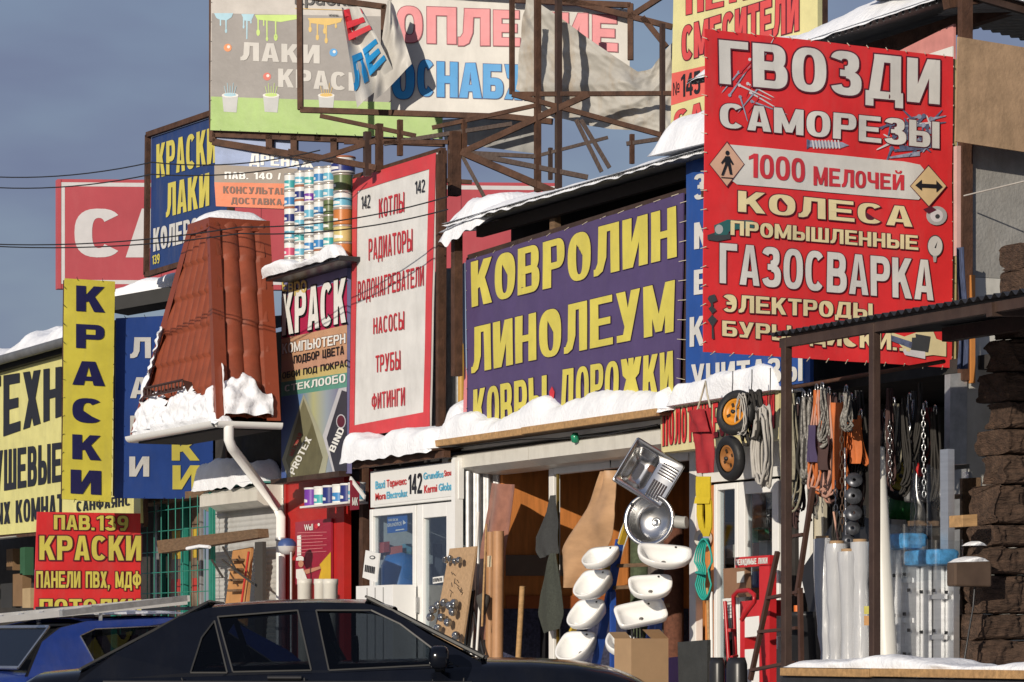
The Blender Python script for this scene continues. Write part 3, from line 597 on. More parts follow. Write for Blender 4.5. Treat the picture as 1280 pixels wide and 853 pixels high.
# building bulk behind the fronts, so the roofs rest on something
rt = thing('market_hall', 'dark walled market hall behind the row of shops', 'building', (0,4,FL))
MB().box((-9,3.6,FL),(12,9,4.5),DARK2).obj('wall', rt)
MB().box((-9.2,3.4,4.5),(12.2,9.2,4.62),ROOFD).obj('roof', rt)
# ================================================================== SIGNS AND BANNERS
RED = vinyl('banner_red', (.66,.032,.036)); WHT = vinyl('banner_white', (.63,.62,.59), bump=.03); CRM = vinyl('banner_cream', (.72,.62,.36), bump=.03)
PUR = vinyl('banner_purple', (.085,.058,.150), dirt=.2, dcol=(.13,.10,.16)); YEL = vinyl('banner_yellow', (.62,.54,.07)); YLET = vinyl('letter_yellow', (.62,.54,.10), bump=.03)
NAVY = vinyl('banner_navy', (.018,.045,.16)); BLU = vinyl('banner_blue', (.025,.065,.26), dirt=.2, dcol=(.10,.13,.25)); INK = mat('letter_dark_blue', (.012,.012,.07), .5)
BLKL = mat('letter_black', (.014,.014,.018), .5); LRED = mat('letter_red', (.55,.035,.05), .5); MAR = mat('outline_maroon', (.10,.015,.03), .5)
PINKL = mat('letter_faded_red', (.66,.22,.24), .5); SKYL = mat('letter_bright_blue', (.02,.26,.58), .5); BACKT = mat('banner_back_grey', (.30,.30,.29), .6, var=.3, dirt=.4)

# ---- tall red nail banner, square to the row
NX = 8.7; g = Sign('hardware_banner', 'big red hardware banner topped by large white nail lettering', 'banner', per(NX), (1035,460), wr=.022, seed=3)
Q = [(882,36),(1192,71),(1190,460),(880,440)]
g.panel(Q, RED, 'banner_cloth', t=.012, back=BACKT)
g.frame([(894,44),(1186,76),(1184,452),(892,433)], .05, RUST, -.06, extra=(((884,240),(1190,262)), ((1035,55),(1035,448))))
g.ties(Q, mat('cord', (.5,.45,.35), .8))
mb = MB(); p = per(NX); mb.slab([p.at(1192,72,-.03), p.at(1200,74,-.03), p.at(1198,462,-.03), p.at(1190,460,-.03)], NP, .10, mat('dirty_yellow_cloth', (.42,.36,.17), .8, var=.4)); mb.obj('side_hem', g.root)
SCR = mat('print_screw_grey', (.30,.33,.43), .4, var=.5, scale=30); SCR2 = mat('print_screw_dark', (.11,.13,.22), .4, var=.5, scale=30); SCL = mat('print_screw_light', (.62,.6,.62), .4)
def screws(rng, cx, cy, rx, ry, n, mt, l0, l1, w, ang=None):
    out = []
    for i in range(n):
        x = cx+rng.uniform(-rx,rx); y = cy+rng.uniform(-ry,ry); a = rng.choice(ang)+rng.uniform(-.2,.2) if ang else rng.uniform(0,6.28); l = rng.uniform(l0,l1)
        dx, dy = math.cos(a), math.sin(a); m_ = rng.choice(mt)
        out.append(([(x-dy*w,y+dx*w),(x+dx*l-dy*w*.5,y+dy*l+dx*w*.5),(x+dx*l*1.12,y+dy*l*1.12),(x+dx*l+dy*w*.5,y+dy*l-dx*w*.5),(x+dy*w,y-dx*w)], m_)); out.append((ell(x,y,w*2,w*2.0,7), m_))
    return out
rng = random.Random(5)
sc_ = screws(rng, 932, 100, 22, 34, 16, (SCL, SCR, LRED), 26, 46, 1.1, (.4,2.1,-.9,1.2)); g.shapes([(p_, m_) for p_, m_ in sc_], 'printed_nails')
sc_ = screws(rng, 1142, 166, 28, 22, 46, (SCR, SCR2, SCR2, SCL), 12, 24, 1.6); g.shapes(sc_+[([(1112,196),(1150,189),(1150,195),(1113,198)],SCR),([(1118,187),(1155,182),(1155,187),(1118,190)],SCR2)], 'printed_screws')
th = [(1008,174),(1013,176),(1013,183),(1008,187)], SCR2
g.shapes([th, ([(1012,176),(1052,178),(1061,182),(1052,185),(1012,184)],SCR)]+[([(1014+k*4,175.5),(1016+k*4,175.5),(1018+k*4,186),(1016+k*4,186)],SCL) for k in range(9)], 'printed_screw')
kw = dict(ol=MAR, olw=.035, w=.33)
g.text('ГВОЗДИ', (898,50,105,1174,76,131), WHT, lvl=4, **kw)
g.text('САМОРЕЗЫ', (898,129,160,1174,153,186), WHT, lvl=4, **kw)
pill = ell(928,205,15,24,16,90,270) + ell(1140,232,16,24,14,-85,85)
pill = [(908,181),(1130,202),(1150,206),(1158,216),(1158,240),(1148,250),(920,231),(908,222)]
g.shape(pill, WHT, 2, 'printed_panel'); g.text('1000', (934,192,222,1005,199,229), LRED, lvl=4, w=.3); g.text('МЕЛОЧЕЙ', (1016,208,232,1130,219,238), LRED, lvl=4, w=.31)
SAND = mat('print_sand', (.62,.46,.25), .5); PINKS = mat('print_pale_pink', (.62,.38,.27), .5)
for (cx, cy, rx, ry, fm) in ((907,206,21,27,PINKS),(1160,233,22,25,SAND)):
    g.shapes([([(cx,cy-ry-2),(cx+rx+1,cy),(cx,cy+ry+2),(cx-rx-1,cy)],MAR),([(cx,cy-ry),(cx+rx,cy),(cx,cy+ry),(cx-rx,cy)],fm)], 'printed_diamond', 4)
g.shapes([(ell(907,192,2.6,3,10),BLKL),([(904,196),(910,196),(911,207),(904,207)],BLKL),([(910,197),(915,206),(913,207),(909,200)],BLKL),([(904,197),(899,204),(900,206),(905,201)],BLKL),([(904,206),(907,207),(902,220),(899,220)],BLKL),([(907,206),(911,206),(913,219),(910,219)],BLKL),([(899,222),(914,223),(914,224),(899,223)],BLKL)], 'printed_walker', 6)
g.shapes([([(1143,232),(1151,225),(1151,230),(1169,231),(1169,226),(1177,234),(1169,241),(1169,236),(1151,235),(1151,239)],BLKL)], 'printed_arrow', 6)
kw = dict(ol=MAR, olw=.05, w=.3)
g.text('КОЛЕСА', (921,239,265,1140,259,284), CRM, lvl=4, **kw)
g.text('ПРОМЫШЛЕННЫЕ', (912,276,294,1147,295,313), CRM, lvl=4, **kw)
g.text('ГАЗОСВАРКА', (899,304,354,1166,326,376), WHT, lvl=4, ol=MAR, olw=.02, w=.31)
g.text('ЭЛЕКТРОДЫ', (902,368,390,1090,380,399), CRM, lvl=4, **kw)
g.text('БУРЫ, ДИСКИ...', (902,401,420,1138,419,440), CRM, lvl=4, **kw)
GR1 = mat('print_steel', (.40,.40,.40), .3); GR2 = mat('print_dark_grey', (.05,.055,.06), .4); TQ = mat('print_teal', (.03,.12,.12), .4)
g.shapes([(ell(1170,270,13,12,20),GR1),(ell(1170,270,8,8,16),SCL),(ell(1171,271,3,3,10),GR2),([(1153,262),(1163,258),(1170,263),(1160,268)],MAR)], 'printed_castor', 3)
g.shapes([(ell(1168,308,10,14,24),GR2),(ell(1168,308,9,12.6,24),WHT),([(1167,310),(1171,302),(1169,311)],BLKL),([(1165,320),(1170,320),(1169,328),(1166,328)],GR1)], 'printed_gauge', 3)
g.shapes([([(884,294),(893,291),(912,292),(912,299),(896,302),(884,300)],GR2),([(892,282),(908,275),(938,276),(946,279),(944,285),(912,288),(908,294),(893,294)],TQ),(ell(898,287,5,6,12),GR1)], 'printed_grinder', 3)
g.shapes([([(886,370),(893,368),(896,376),(888,380),(895,388),(889,393),(896,400),(891,408),(892,424),(889,424),(889,408),(884,400),(890,393),(885,386),(891,380),(884,374)],GR2)], 'printed_drill_bit', 3)
g.shapes([([(1108,414),(1130,421),(1150,414),(1165,412),(1170,424),(1182,428),(1182,446),(1166,444),(1150,446),(1130,438)],mat('print_pale_yellow',(.66,.58,.34),.5)),([(1140,417),(1163,421),(1160,441),(1138,438)],GR2),([(1112,419),(1140,428),(1138,436),(1112,426)],SCR2),([(1126,436),(1156,440),(1156,449),(1130,444)],SCL)], 'printed_tool', 3)

# ---- purple carpet banner
g = Sign('carpet_banner', 'purple banner with huge yellow carpet lettering under the canopy', 'banner', fac(-.42), (716,520), wr=.018, seed=5)
Q = [(583,326),(853,241),(848,510),(583,548)]
g.panel(Q, PUR, 'banner_cloth', t=.012, back=BACKT)
g.frame([(580,322),(855,238),(850,500),(580,545)], .05, BROWNST, -.06); g.ties(Q, mat('cord', (.5,.45,.35), .8))
g.shapes([([(579,330),(583,328),(583,470),(579,440)],mat('faded_blue_cloth',(.25,.33,.5),.7)),([(579,440),(583,470),(583,520),(579,520)],PINKL)], 'side_strip', 0)
OLP = mat('outline_violet', (.03,.015,.06), .5)
kw = dict(ol=OLP, olw=.015, w=.36, b=.14, gap=.13)
g.text('КОВРОЛИН', (590.5,328,384.5,845,257.5,321), YLET, **kw); g.text('ЛИНОЛЕУМ', (588.5,410.5,467,843,350,414.5), YLET, **kw)
g.text('КОВРЫ', (590.5,487.5,545,684,469,526), YLET, **kw); g.text('ДОРОЖКИ', (700,463,516,842,438.5,494), YLET, **kw)
g.shape([(690,483),(693,490),(692,500),(688,500),(687,490)], LRED, 3, 'printed_mark')

# ---- white board 142 with red border
g = Sign('heating_banner', 'tall white banner in a red border listing boilers and radiators', 'banner', fac(-.36), (490,540), wr=.008, seed=9)
Q = [(441,224),(545,191),(537,533),(436,548)]
g.panel(Q, vinyl('banner_offwhite', (.68,.675,.655), bump=.08), 'banner_cloth', t=.012, back=BACKT)
REDB = vinyl('border_red', (.60,.055,.065)); 
for q in ([(441,224),(545,191),(544,209),(441,241)], [(437,533),(537,514),(537,533),(436,548)], [(441,241),(447,239),(443,532),(437,533)], [(536,211),(544,209),(537,514),(529,516)]): g.shape(q, REDB, 1, 'border')
g.frame([(439,222),(548,188),(546,556),(435,555)], .055, RUST, -.05, extra=(((440,330),(546,300)),))
kw = dict(w=.26, b=.13, gap=.22)
REDT = mat('letter_crimson', (.50,.03,.04), .5)
g.text('142', (452,246,262,463,243,260), BLKL, **kw); g.text('142', (519,227,243,531,224,240), BLKL, **kw)
for t, q in (('КОТЛЫ',(474,249,273,506,240,265)),('РАДИАТОРЫ',(461,299,326,516,286,314)),('ВОДОНАГРЕВАТЕЛИ',(447,352,377,530,332,357)),('НАСОСЫ',(467,398,418,506,389,412)),('ТРУБЫ',(470,445,466,501,438,462)),('ФИТИНГИ',(465,493,512,506,484,507))): g.text(t, q, REDT, **kw)
cx_ = thing('banner_canopy', 'small corrugated canopy loaded with snow beneath the white heating banner', 'canopy', fac(-.3).at(490,560))
pf = fac(-.62); A, B = pf.at(430,579), pf.at(540,561); zc_ = (A.z+B.z)/2
corr((A.x,-.62,zc_),(B.x,-.62,zc_),(0,.62,.05),.012,.06,RUST).obj('sheet', cx_)
mb = MB(); mb.box((A.x+.05,-.55,zc_-.07),(B.x+.1,-.48,zc_-.01),RUST); mb.obj('support_beam', cx_)
mb = MB(); mb.box((fac(-.42).at(550,560).x-.03,-.45,zc_-.05),(fac(-.42).at(550,560).x+.03,-.39,fac(-.42).z(545,195)),RUST); mb.obj('corner_post', cx_)
snow((A.x-.03,-.66,zc_+.012),(B.x-.02,-.66,zc_+.012),(0,1,.06),.36,.22,61.2,'bank of snow on the small canopy under the white heating banner', droop=.03, lump=.35)

# ---- Euro paints sign
g = Sign('paint_sign', 'colourful paint shop sign picturing two paint packs', 'sign', fac(-.28), (392,600))
pq = lambda x: 353.0-(x-352)*.285
g.panel([(352,352),(434,329),(434,592),(352,604)], mat('print_lilac', (.20,.19,.36), .45, dirt=.08), t=.05)
def band(y0, y1, mt, lvl=1):  # stripe heights at the left and right edge
    g.shape([(352,y0[0]),(434,y0[1]),(434,y1[1]),(352,y1[0])], mt, lvl, 'printed_band')
band((372,349),(424,406),mat('print_crimson',(.40,.02,.075),.5)); band((424,406),(452,438),mat('print_salmon',(.52,.30,.18),.5)); band((452,438),(466,454),mat('print_peach',(.50,.28,.19),.5)); band((466,454),(478,466),mat('print_straw',(.52,.42,.17),.5)); band((478,466),(496,484),mat('print_seagreen',(.10,.28,.22),.5))
fade = bpy.data.materials.new('print_rainbow_fade'); fade.use_nodes = True
n_ = fade.node_tree; tcn = n_.nodes.new('ShaderNodeTexCoord'); sx = n_.nodes.new('ShaderNodeSeparateXYZ'); rm = n_.nodes.new('ShaderNodeValToRGB')
n_.links.new(tcn.outputs['Generated'], sx.inputs[0]); n_.links.new(sx.outputs[0], rm.inputs[0]); n_.links.new(rm.outputs[0], n_.nodes['Principled BSDF'].inputs['Base Color'])
e = rm.color_ramp.elements; e[0].color = (.05,.09,.30,1); e[1].color = (.10,.07,.20,1); 
for ps, cc in ((.3,(.12,.22,.42,1)),(.5,(.42,.42,.22,1)),(.7,(.28,.33,.38,1))): q_ = e.new(ps); q_.color = cc
band((496,484),(604,592),fade)
OLV = mat('print_olive', (.13,.12,.065), .4, var=.3); OLV2 = mat('print_pale_olive', (.36,.36,.26), .4); GRN = mat('print_charcoal', (.035,.035,.05), .4); SIL = mat('print_silver', (.5,.5,.53), .3)
g.shapes([([(380,493),(412,565),(406,598),(362,604),(353,575)],OLV2),([(380,499),(391,528),(404,572),(399,592),(366,598),(358,575)],OLV),([(380,499),(391,528),(377,565),(366,598),(358,575)],mat('print_olive_mid',(.18,.17,.10),.4)),([(424,486),(434,484),(434,590),(418,594),(404,545)],SIL),([(428,488),(434,490),(434,590),(420,593),(409,548)],GRN),(ell(427,527,6,9,16),SIL),(ell(427,527,5,7.6,16),MAR)], 'printed_packs', 2)
def slant_text(t, p0, p1, hgt, mt, lvl=4):  # text along a slanted baseline p0->p1
    (x0,y0),(x1,y1) = p0, p1; L_ = math.hypot(x1-x0,y1-y0); dx, dy = (x1-x0)/L_, (y1-y0)/L_
    ws = [WT.get(c,1.) for c in t]; k = L_/(sum(ws)+.13*(len(t)-1)); xx = 0; lst = []
    for c, wv in zip(t, ws):
        for p_ in glyph(c, wv*k/hgt, .3*k/hgt, .17): lst.append(([(x0+dx*(xx+a*hgt)+dy*b_*hgt, y0+dy*(xx+a*hgt)-dx*b_*hgt) for a,b_ in p_], mt))
        xx += (wv+.13)*k
    g.shapes(lst, 'lettering', lvl)
slant_text('PROTEX', (369,594), (391,549), 8, WP); slant_text('BIND', (419,566), (432,537), 8, WP); slant_text('MATTEX' if 0 else 'МАТОВАЯ', (367,571), (379,543), 5, mat('print_red_small',(.4,.05,.05),.5))
kw = dict(w=.34, gap=.12)
for t_, q_ in (('КРАСК', (354,367,420,434,347,403)),): g.text(t_, q_, WP, lvl=5, ol=BLKL, olw=.03, shadow=BLKL, **kw)
latin(g, 'Евро', (354,351,368,385,345,372), mat('print_gold', (.62,.48,.16), .4), 4)
g.text('КОМПЬЮТЕРН', (354,430,443,433,417,429), WP, lvl=4, w=.26, ol=mat('print_brown',(.2,.1,.06),.5), olw=.06); g.text('ПОДБОР ЦВЕТА', (368,445,455,431,432,443), BLKL, lvl=4, w=.26); g.text('ОБОИ ПОД ПОКРАС', (354,466,474,437,449,458), BLKL, lvl=4, w=.24); g.text('СТЕКЛООБО', (357,482,490,433,467,478), WP, lvl=4, w=.28)
bx = MB(); P_ = fac(-.28); a, b = P_.at(347,606), P_.at(433,593)
bx.box((a.x,-.36,min(a.z,b.z)-.0),(b.x,-.24,min(a.z,b.z)+.05),BROWNST); bx.obj('lower_rail', g.root)

# ---- shelf with the snow below the paint cans: on top of the paint sign
PS = fac(-.58); A, B = PS.at(332,350), PS.at(424,323)
sh = thing('can_shelf', 'black roof shelf carrying the columns of paint cans', 'shelf', ((A.x+B.x)/2,-.4,A.z)); zsh = (A.z+B.z)/2+.03
mb = MB(); mb.box((A.x,-.58,zsh-.05),(B.x,-.22,zsh),BLACKP); mb.obj('board', sh, bevel=.01)
snow((A.x,-.62,zsh+.002),(B.x,-.62,zsh+.002),(0,1,0),.14,.085,71.4,'strip of snow along the black shelf below the paint cans', droop=.02, lump=.8)

# ---- yellow vertical KRASKI banner, blue LAKI banner
g = Sign('vertical_banner', 'narrow yellow vertical banner with stacked dark blue letters', 'banner', per(-6.6), (111,628), wr=.016, seed=12)
Q = [(81,348),(144,352),(139,628),(78,624)]
g.panel(Q, YEL, 'banner_cloth', t=.012, back=BACKT); g.ties(Q, BLKL); g.frame([(83,350),(142,354),(137,626),(80,622)], .035, RUST, -.05)
for c, (x0_, y0_, x1_, y1_) in zip('КРАСКИ', ((95,357,131,391),(95,405,130,437),(90,451,131,483),(90,497,129,530),(90,543,126,576),(88,587,126,619))): g.text(c, (x0_,y0_,y1_-2,x1_,y0_+2,y1_), INK, w=.34, b=.2)
g = Sign('lacquer_banner', 'blue banner with white and yellow letter columns beside the tiled turret', 'banner', per(-6.75), (205,622), wr=.022, seed=15)
Q = [(145,398),(266,392),(266,624),(143,623)]
g.panel(Q, BLU, 'banner_cloth', t=.012, back=BACKT); g.ties(Q, BLKL); g.frame([(147,400),(266,395),(266,620),(145,620)], .035, RUST, -.05)
for c, (x0_, y0_, x1_, y1_) in zip('ЛАКИ', ((162,422,188,448),(162,472,186,498),(162,520,187,546),(161,571,186,596))): g.text(c, (x0_,y0_,y1_,x1_,y0_,y1_), WHT, w=.3, b=.2)
for c, (x0_, y0_, x1_, y1_) in zip('КРАСКИ', ((217,401,249,425),(217,433,249,457),(217,465,249,489),(216,500,249,524),(214,548,249,576),(215,582,249,612))): g.text(c, (x0_,y0_,y1_,x1_,y0_,y1_), YLET, w=.3, b=.2)
# ---- wide yellow bathroom sign
g = Sign('bathroom_sign', 'wide yellow sign with black bathroom ware lettering on the far left shop', 'sign', fac(-.45), (60,660), wr=.004, seed=18)
YP = vinyl('banner_pale_yellow', (.66,.62,.24)); g.panel([(-60,476),(170,418),(176,654),(-60,674)], YP, 'sign_face', t=.03, back=BACKT); g.frame([(-60,474),(170,416),(176,656),(-60,676)], .05, RUST, -.06)
kw = dict(w=.34, b=.17, gap=.16)
g.text('САНТЕХНИКА', (-84,483,577,164,445,490), BLKL, **kw); g.text('ДУШЕВЫЕ', (-20,566,618,77,553,602), BLKL, **kw)
g.text('ВАННЫХ КОМНАТ', (-42,635,660,80,617,648), BLKL, **kw); g.text('САНФАЯНС', (96,627,640,164,619,632), BLKL, **kw)
# ---- red pav 139 sign
g = Sign('pavilion_sign', 'red sign with yellow paint and panel lettering low behind the blue car', 'sign', per(-7.3), (110,758), wr=.003, seed=19)
g.panel([(47,640),(176,642),(176,762),(43,762)], RED, t=.03); kw = dict(w=.32, b=.18, ol=MAR, olw=.05)
g.text('ПАВ.139', (67,644,662,160,645,664), YLET, lvl=4, **kw); g.text('КРАСКИ', (49,670,700,176,670,701), YLET, lvl=4, **kw); g.text('ПАНЕЛИ ПВХ, МДФ', (45,714,735,176,715,735), YLET, lvl=4, **kw); g.text('ПОТОЛКИ', (49,749,768,176,749,768), YLET, lvl=4, **kw)
# ---- far red billboard
g = Sign('billboard', 'big haze-paled red billboard with white letters far behind the roofs', 'billboard', gen(72,55,700,58), (200,362))
FR = mat('billboard_hazy_red', (.50,.085,.10), .55, var=.12, scale=1, dirt=.2, dcol=(.6,.2,.2)); FW = mat('billboard_white', (.68,.66,.65), .55, var=.06)  # distance haze is put into the paler red
g.panel([(72,224),(700,229),(700,364),(72,361)], FR, t=.2); g.border([(76,228),(697,233),(697,358),(76,355)], 5, FW)
g.text('С', (93,261,322,154,261,322), FW, w=.36, b=.2); g.text('А', (157,261,322,228,261,322), FW, w=.36, b=.2)
for k in range(5): g.shape([(76+125*k,224.5),(76.6+125*k,224.5),(76.6+125*k,361),(76+125*k,361)], mat('panel_seam',(.25,.05,.06),.6), 2, 'seam')
mb = MB()
for px in (130,300,480,640): q = g.pl.at(px,330,-.4); mb.bar((q.x,q.y,0),(q.x,q.y,q.z+1),.35,.35,BROWNST)
mb.obj('pylon', g.root)
# ---- navy paint sign on a frame
g = Sign('paint_roof_sign', 'navy roof sign with yellow paint lettering left of the turret', 'sign', fac(-.2), (235,342), wr=.003, seed=23)
Q = [(189,172),(290,138),(290,309),(187,341)]
g.panel(Q, NAVY, t=.03, back=BACKT); g.frame([(187,169),(290,134),(290,312),(185,344)], .06, RUST, .02)
kw = dict(w=.36, b=.15, gap=.12)
g.text('КРАСКИ', (196,181,223,271,158,203), YLET, **kw); g.text('ЛАКИ', (208,230,272,262,216,257), YLET, **kw); g.text('КОЛЕРОВКА', (192,286,315,278,264,290), WHT, **kw); g.text('139', (191,320,331,200,317,329), YLET, **kw)
mb = MB(); q = g.pl.at(212,343,-.1); mb.bar((q.x,q.y,q.z-2.2),(q.x,q.y,q.z),.06,.06,RUST); q = g.pl.at(275,330,-.1); mb.bar((q.x,q.y,q.z-2.2),(q.x,q.y,q.z),.06,.06,RUST); mb.obj('post', g.root)
# ---- 140 sign: sky blue, brown and orange
g = Sign('drainage_sign', 'sign with blue sky, brown and orange bands and pavilion number 140', 'sign', gen(268,33.28,380,33.12), (314,262))
g.panel([(268,168),(372,176),(372,262),(270,258)], mat('print_sky_photo', (.26,.34,.56), .5, var=.5, scale=1.6), t=.05)
g.shape([(268,206),(372,211),(372,230),(268,228)], mat('print_taupe', (.24,.20,.165), .5), 1, 'printed_band'); g.shape([(268,228),(372,230),(372,262),(270,258)], vinyl('print_orange', (.62,.15,.05)), 1, 'printed_band')
g.text('ДРЕНАЖ', (312,192,206,392,197,210), WP, lvl=3, w=.36); g.text('ПАВ. 140 / 9', (281,215,224,366,217,225), WP, lvl=3, w=.34); g.text('КОНСУЛЬТАЦИЯ', (279,233,242,374,236,244), mat('print_brown_ink',(.13,.05,.03),.5), lvl=3, w=.34); g.text('ДОСТАВКА,', (289,247,255,356,249,257), mat('print_brown_ink',(.13,.05,.03),.5), lvl=3, w=.34)
# ---- grey lacquer billboard
g = Sign('lacquer_billboard', 'large grey billboard with paint drips over a green strip', 'billboard', gen(263,33.2,560,32.6), (400,170), wr=.012, seed=29)
Q = [(264,-34),(553,-30),(553,174),(263,163)]
g.panel(Q, vinyl('print_beige', (.42,.395,.37)), 'banner_cloth', t=.012, back=mat('banner_back_beige', (.42,.41,.39), .6))
g.shape([(265,17),(553,22),(553,130),(264,121)], vinyl('print_grey', (.205,.19,.183)), 1, 'printed_field'); GRNS = vinyl('print_green', (.27,.42,.11)); g.shape([(264,121),(553,130),(553,174),(263,163)], GRNS, 1, 'printed_strip')
LB = mat('print_pale_blue', (.30,.50,.60), .5); OC = mat('print_ochre', (.58,.38,.08), .5); LG = mat('print_light_green', (.42,.58,.14), .5)
def drip(x0, x1, y, mt, ds):
    L_ = [([(x0,y),(x1,y),(x1-2,y+5),((x0+x1)/2+4,y+9),((x0+x1)/2-5,y+8),(x0+3,y+6)], mt)]
    for dx, dl, r in ds: L_ += [([(dx-1,y+3),(dx+1,y+3),(dx+.7,y+dl),(dx-.7,y+dl)], mt), (ell(dx,y+dl,r,r*1.9,10), mt)]
    return L_
lst = drip(268,292,17,LB,((276,14,1),(283,22,1.5))) + drip(302,318,18,LB,((305,16,1.2),(309,30,.8),(314,10,1))) + drip(319,376,19,LG,((323,22,2.3),(334,30,1.5),(345,28,2.4),(330,12,1))) + drip(385,428,23,OC,((388,14,2),(397,24,2),(406,16,2),(408,28,2),(420,10,1.4)))
g.shapes(lst, 'printed_drips', 2)
WDIM = vinyl('letter_dull_white', (.47,.455,.43), bump=.03)
g.text('ЛАКИ', (301,53,76,400,57,80), WDIM, lvl=3, w=.34, b=.2); g.text('КРАСКИ', (348,86,109,478,93,116), WDIM, lvl=3, w=.34, b=.2)
latin(g, 'краски', (369,-6,10,445,-4,12), BLKL, 3); g.shape([(369,10.5),(448,13),(448,13.8),(369,11.3)], OC, 2, 'printed_rule'); latin(g, 'www.', (411,18,21,424,18.5,21.5), BLKL, 3)
for cx, cy, mt in ((285,60,mat('print_orange_drop',(.6,.2,.06),.5)),(334,96,mat('print_red_drop',(.55,.10,.07),.5)),(417,66,SKYL)): g.shapes([(ell(cx,cy,5,5,14),mt),(ell(cx+1,cy-1,2,2,8),WHT)], 'printed_splash', 2)
for cx, mt in ((288,LB),(339,LG),(408,OC)):
    GB = mat('print_bucket_grey',(.42,.43,.43),.5)
    L_ = [([(cx-10,119),(cx+10,120),(cx+8,141),(cx-8,140)],GB), (ell(cx,119.5,10.5,3,16),WHT), (ell(cx,119,8,2.2,14),mt)]
    for k in range(5): L_.append(([(cx-5+k*2.4,119),(cx-4.2+k*2.4,119),(cx-7+k*3.8,108-(k % 2)*4),(cx-7.6+k*3.8,108-(k % 2)*4)], mt))
    g.shapes(L_, 'printed_bucket', 2)
mb = MB(); pl = g.pl
def bars(pl, lst, w, mt, h=-.06):
    mb = MB()
    for (x0,y0,x1,y1) in lst: mb.bar(pl.at(x0,y0,h), pl.at(x1,y1,h), w, w, mt, up=pl.n)
    return mb
bars(pl, [(263,-30,263,176),(263,166,553,178),(263,176,395,197),(334,168,334,186),(365,168,365,192),(415,172,415,196),(263,60,553,66),(263,-30,553,-28),(395,-20,395,175),(500,-20,500,178)], .07, RUST, -.09).obj('frame', g.root)
g.ties(Q, BLKL)
mb = MB(); mb.add([D(553,150,32.4),D(556,178,32.4),D(668,192,31.6),D(668,140,31.6)], [(0,1,2,3)], BACKT); mb.obj('grey_backing', g.root)
# ---- heating banner, torn
g = Sign('torn_banner', 'white heating supply banner torn loose at its left end', 'banner', gen(480,31.5,790,31.1), (640,145), wr=.02, seed=33)
Q = [(488,-12),(788,12),(786,152),(488,139)]
g.panel(Q, vinyl('banner_warm_white', (.55,.535,.50), bump=.05), 'banner_cloth', t=.012, back=BACKT)
OLR = mat('outline_dark_red', (.25,.05,.07), .5); OLB = mat('outline_navy', (.02,.06,.2), .5)
for t, q in (('О',(496,8,53,528,9,54)),('П',(534,9,54,570,10,55)),('Л',(573,11,57,612,12,57)),('Е',(617,13,57,650,14,58)),('Н',(657,15,59,693,16,60)),('И',(700,16.5,61,735,17.5,63)),('Е',(741,19,63,772,20,65))): g.text(t, q, PINKL, lvl=3, w=.3, b=.22, ol=OLR, olw=.025)
for i, (c, q) in enumerate(zip('ОСНАБЖЕНИЕ', ((490,75,124,518,75,124),(522,75,120,543,75,121),(546,77,121,572,78,122),(574,79,122,602,79,123),(604,80,123,629,81,124),(631,81,124,665,82,126),(668,82,126,690,83,127),(693,83,127,717,84,128),(720,84,128,745,85,129),(748,85,129,770,86,130)))): g.text(c, q, SKYL, lvl=3, w=.36, b=.2, ol=OLB, olw=.02)
# torn-off flap curling forward at the left
FP = gen(425,31.1,520,31.15)
def flap(pts, mts, nm, amp=.12, sd=1):
    A_ = [FP.az(x, y) for x, y in pts]
    mb = MB()
    def f(u, v):
        a = (A_[3][0]+(A_[2][0]-A_[3][0])*u)*(1-v)+(A_[0][0]+(A_[1][0]-A_[0][0])*u)*v; z = (A_[3][1]+(A_[2][1]-A_[3][1])*u)*(1-v)+(A_[0][1]+(A_[1][1]-A_[0][1])*u)*v
        return FP.to(a, z, .1+amp*math.sin(u*5+v*3+sd)+.05*nz3(u*4, v*4, sd))
    mb.grid(f, 16, 20, mts); return mb.obj(nm, g.root), f
_, ff = flap([(427,10),(452,15),(492,92),(446,139)], MATS['banner_warm_white'], 'torn_flap', .09, 1.2)
def on_flap(fn, lst, nm):
    mb = MB()
    for (c, u0, u1, v0, v1, mt, fl) in lst:
        for i, p_ in enumerate(glyph(c, 1, .32, .22)):
            q_ = [fn(u0+(u1-u0)*min(1,max(0,x_)), v0+(v1-v0)*y_)+FP.n*(.012+i*.001) for x_, y_ in p_]; mb.poly(q_, mt)
    mb.obj(nm, g.root)
on_flap(ff, [('Е',.08,.95,.66,.98,LRED,0),('Л',.0,.42,.16,.50,SKYL,0),('Е',.48,.95,.20,.52,SKYL,0)], 'lettering')
flap([(484,3),(492,8),(514,84),(466,130)], vinyl('banner_reverse', (.52,.50,.46)), 'turned_back_flap', .06, 3.1)
bars(g.pl, [(378,-5,379,140),(379,140,640,149),(640,149,693,155),(380,-2,485,12),(483,10,483,62),(485,-14,640,-4),(640,3,790,10),(790,8,790,78),(680,-4,842,37),(805,25,835,62),(793,22,846,-12)], .055, RUST, .12).obj('frame', g.root)
mb = MB()
for (x0,y0,x1,y1,w) in ((640,-6,640,118,.055),(640,118,840,117,.055),(828,30,828,186,.055),(640,118,838,172,.06),(736,118,580,190,.075),(540,160,670,132,.05),(400,145,520,170,.05),(672,-5,672,240,.07),(698,-5,698,236,.07),(568,165,568,245,.13),(576,190,692,240,.085),(585,192,735,222,.06),(575,190,610,255,.045),(560,190,672,196,.05),(664,197,760,172,.04),(720,150,752,215,.05),(726,150,762,210,.05),(790,168,790,205,.05),(783,180,838,172,.05),(474,155,474,215,.08),(459,165,459,220,.08),(500,150,500,195,.06),(580,150,580,190,.06),(360,190,470,210,.07),(395,200,470,176,.06),(430,178,560,178,.05),(480,180,640,155,.05),(548,192,548,240,.05),(545,225,590,228,.05),(688,185,688,225,.045)):
    dd = 30.25; mb.bar(D(x0,y0,dd), D(x1,y1,dd), w*.78, w*.78, RUST if (x0+y0) % 3 else BROWNST)
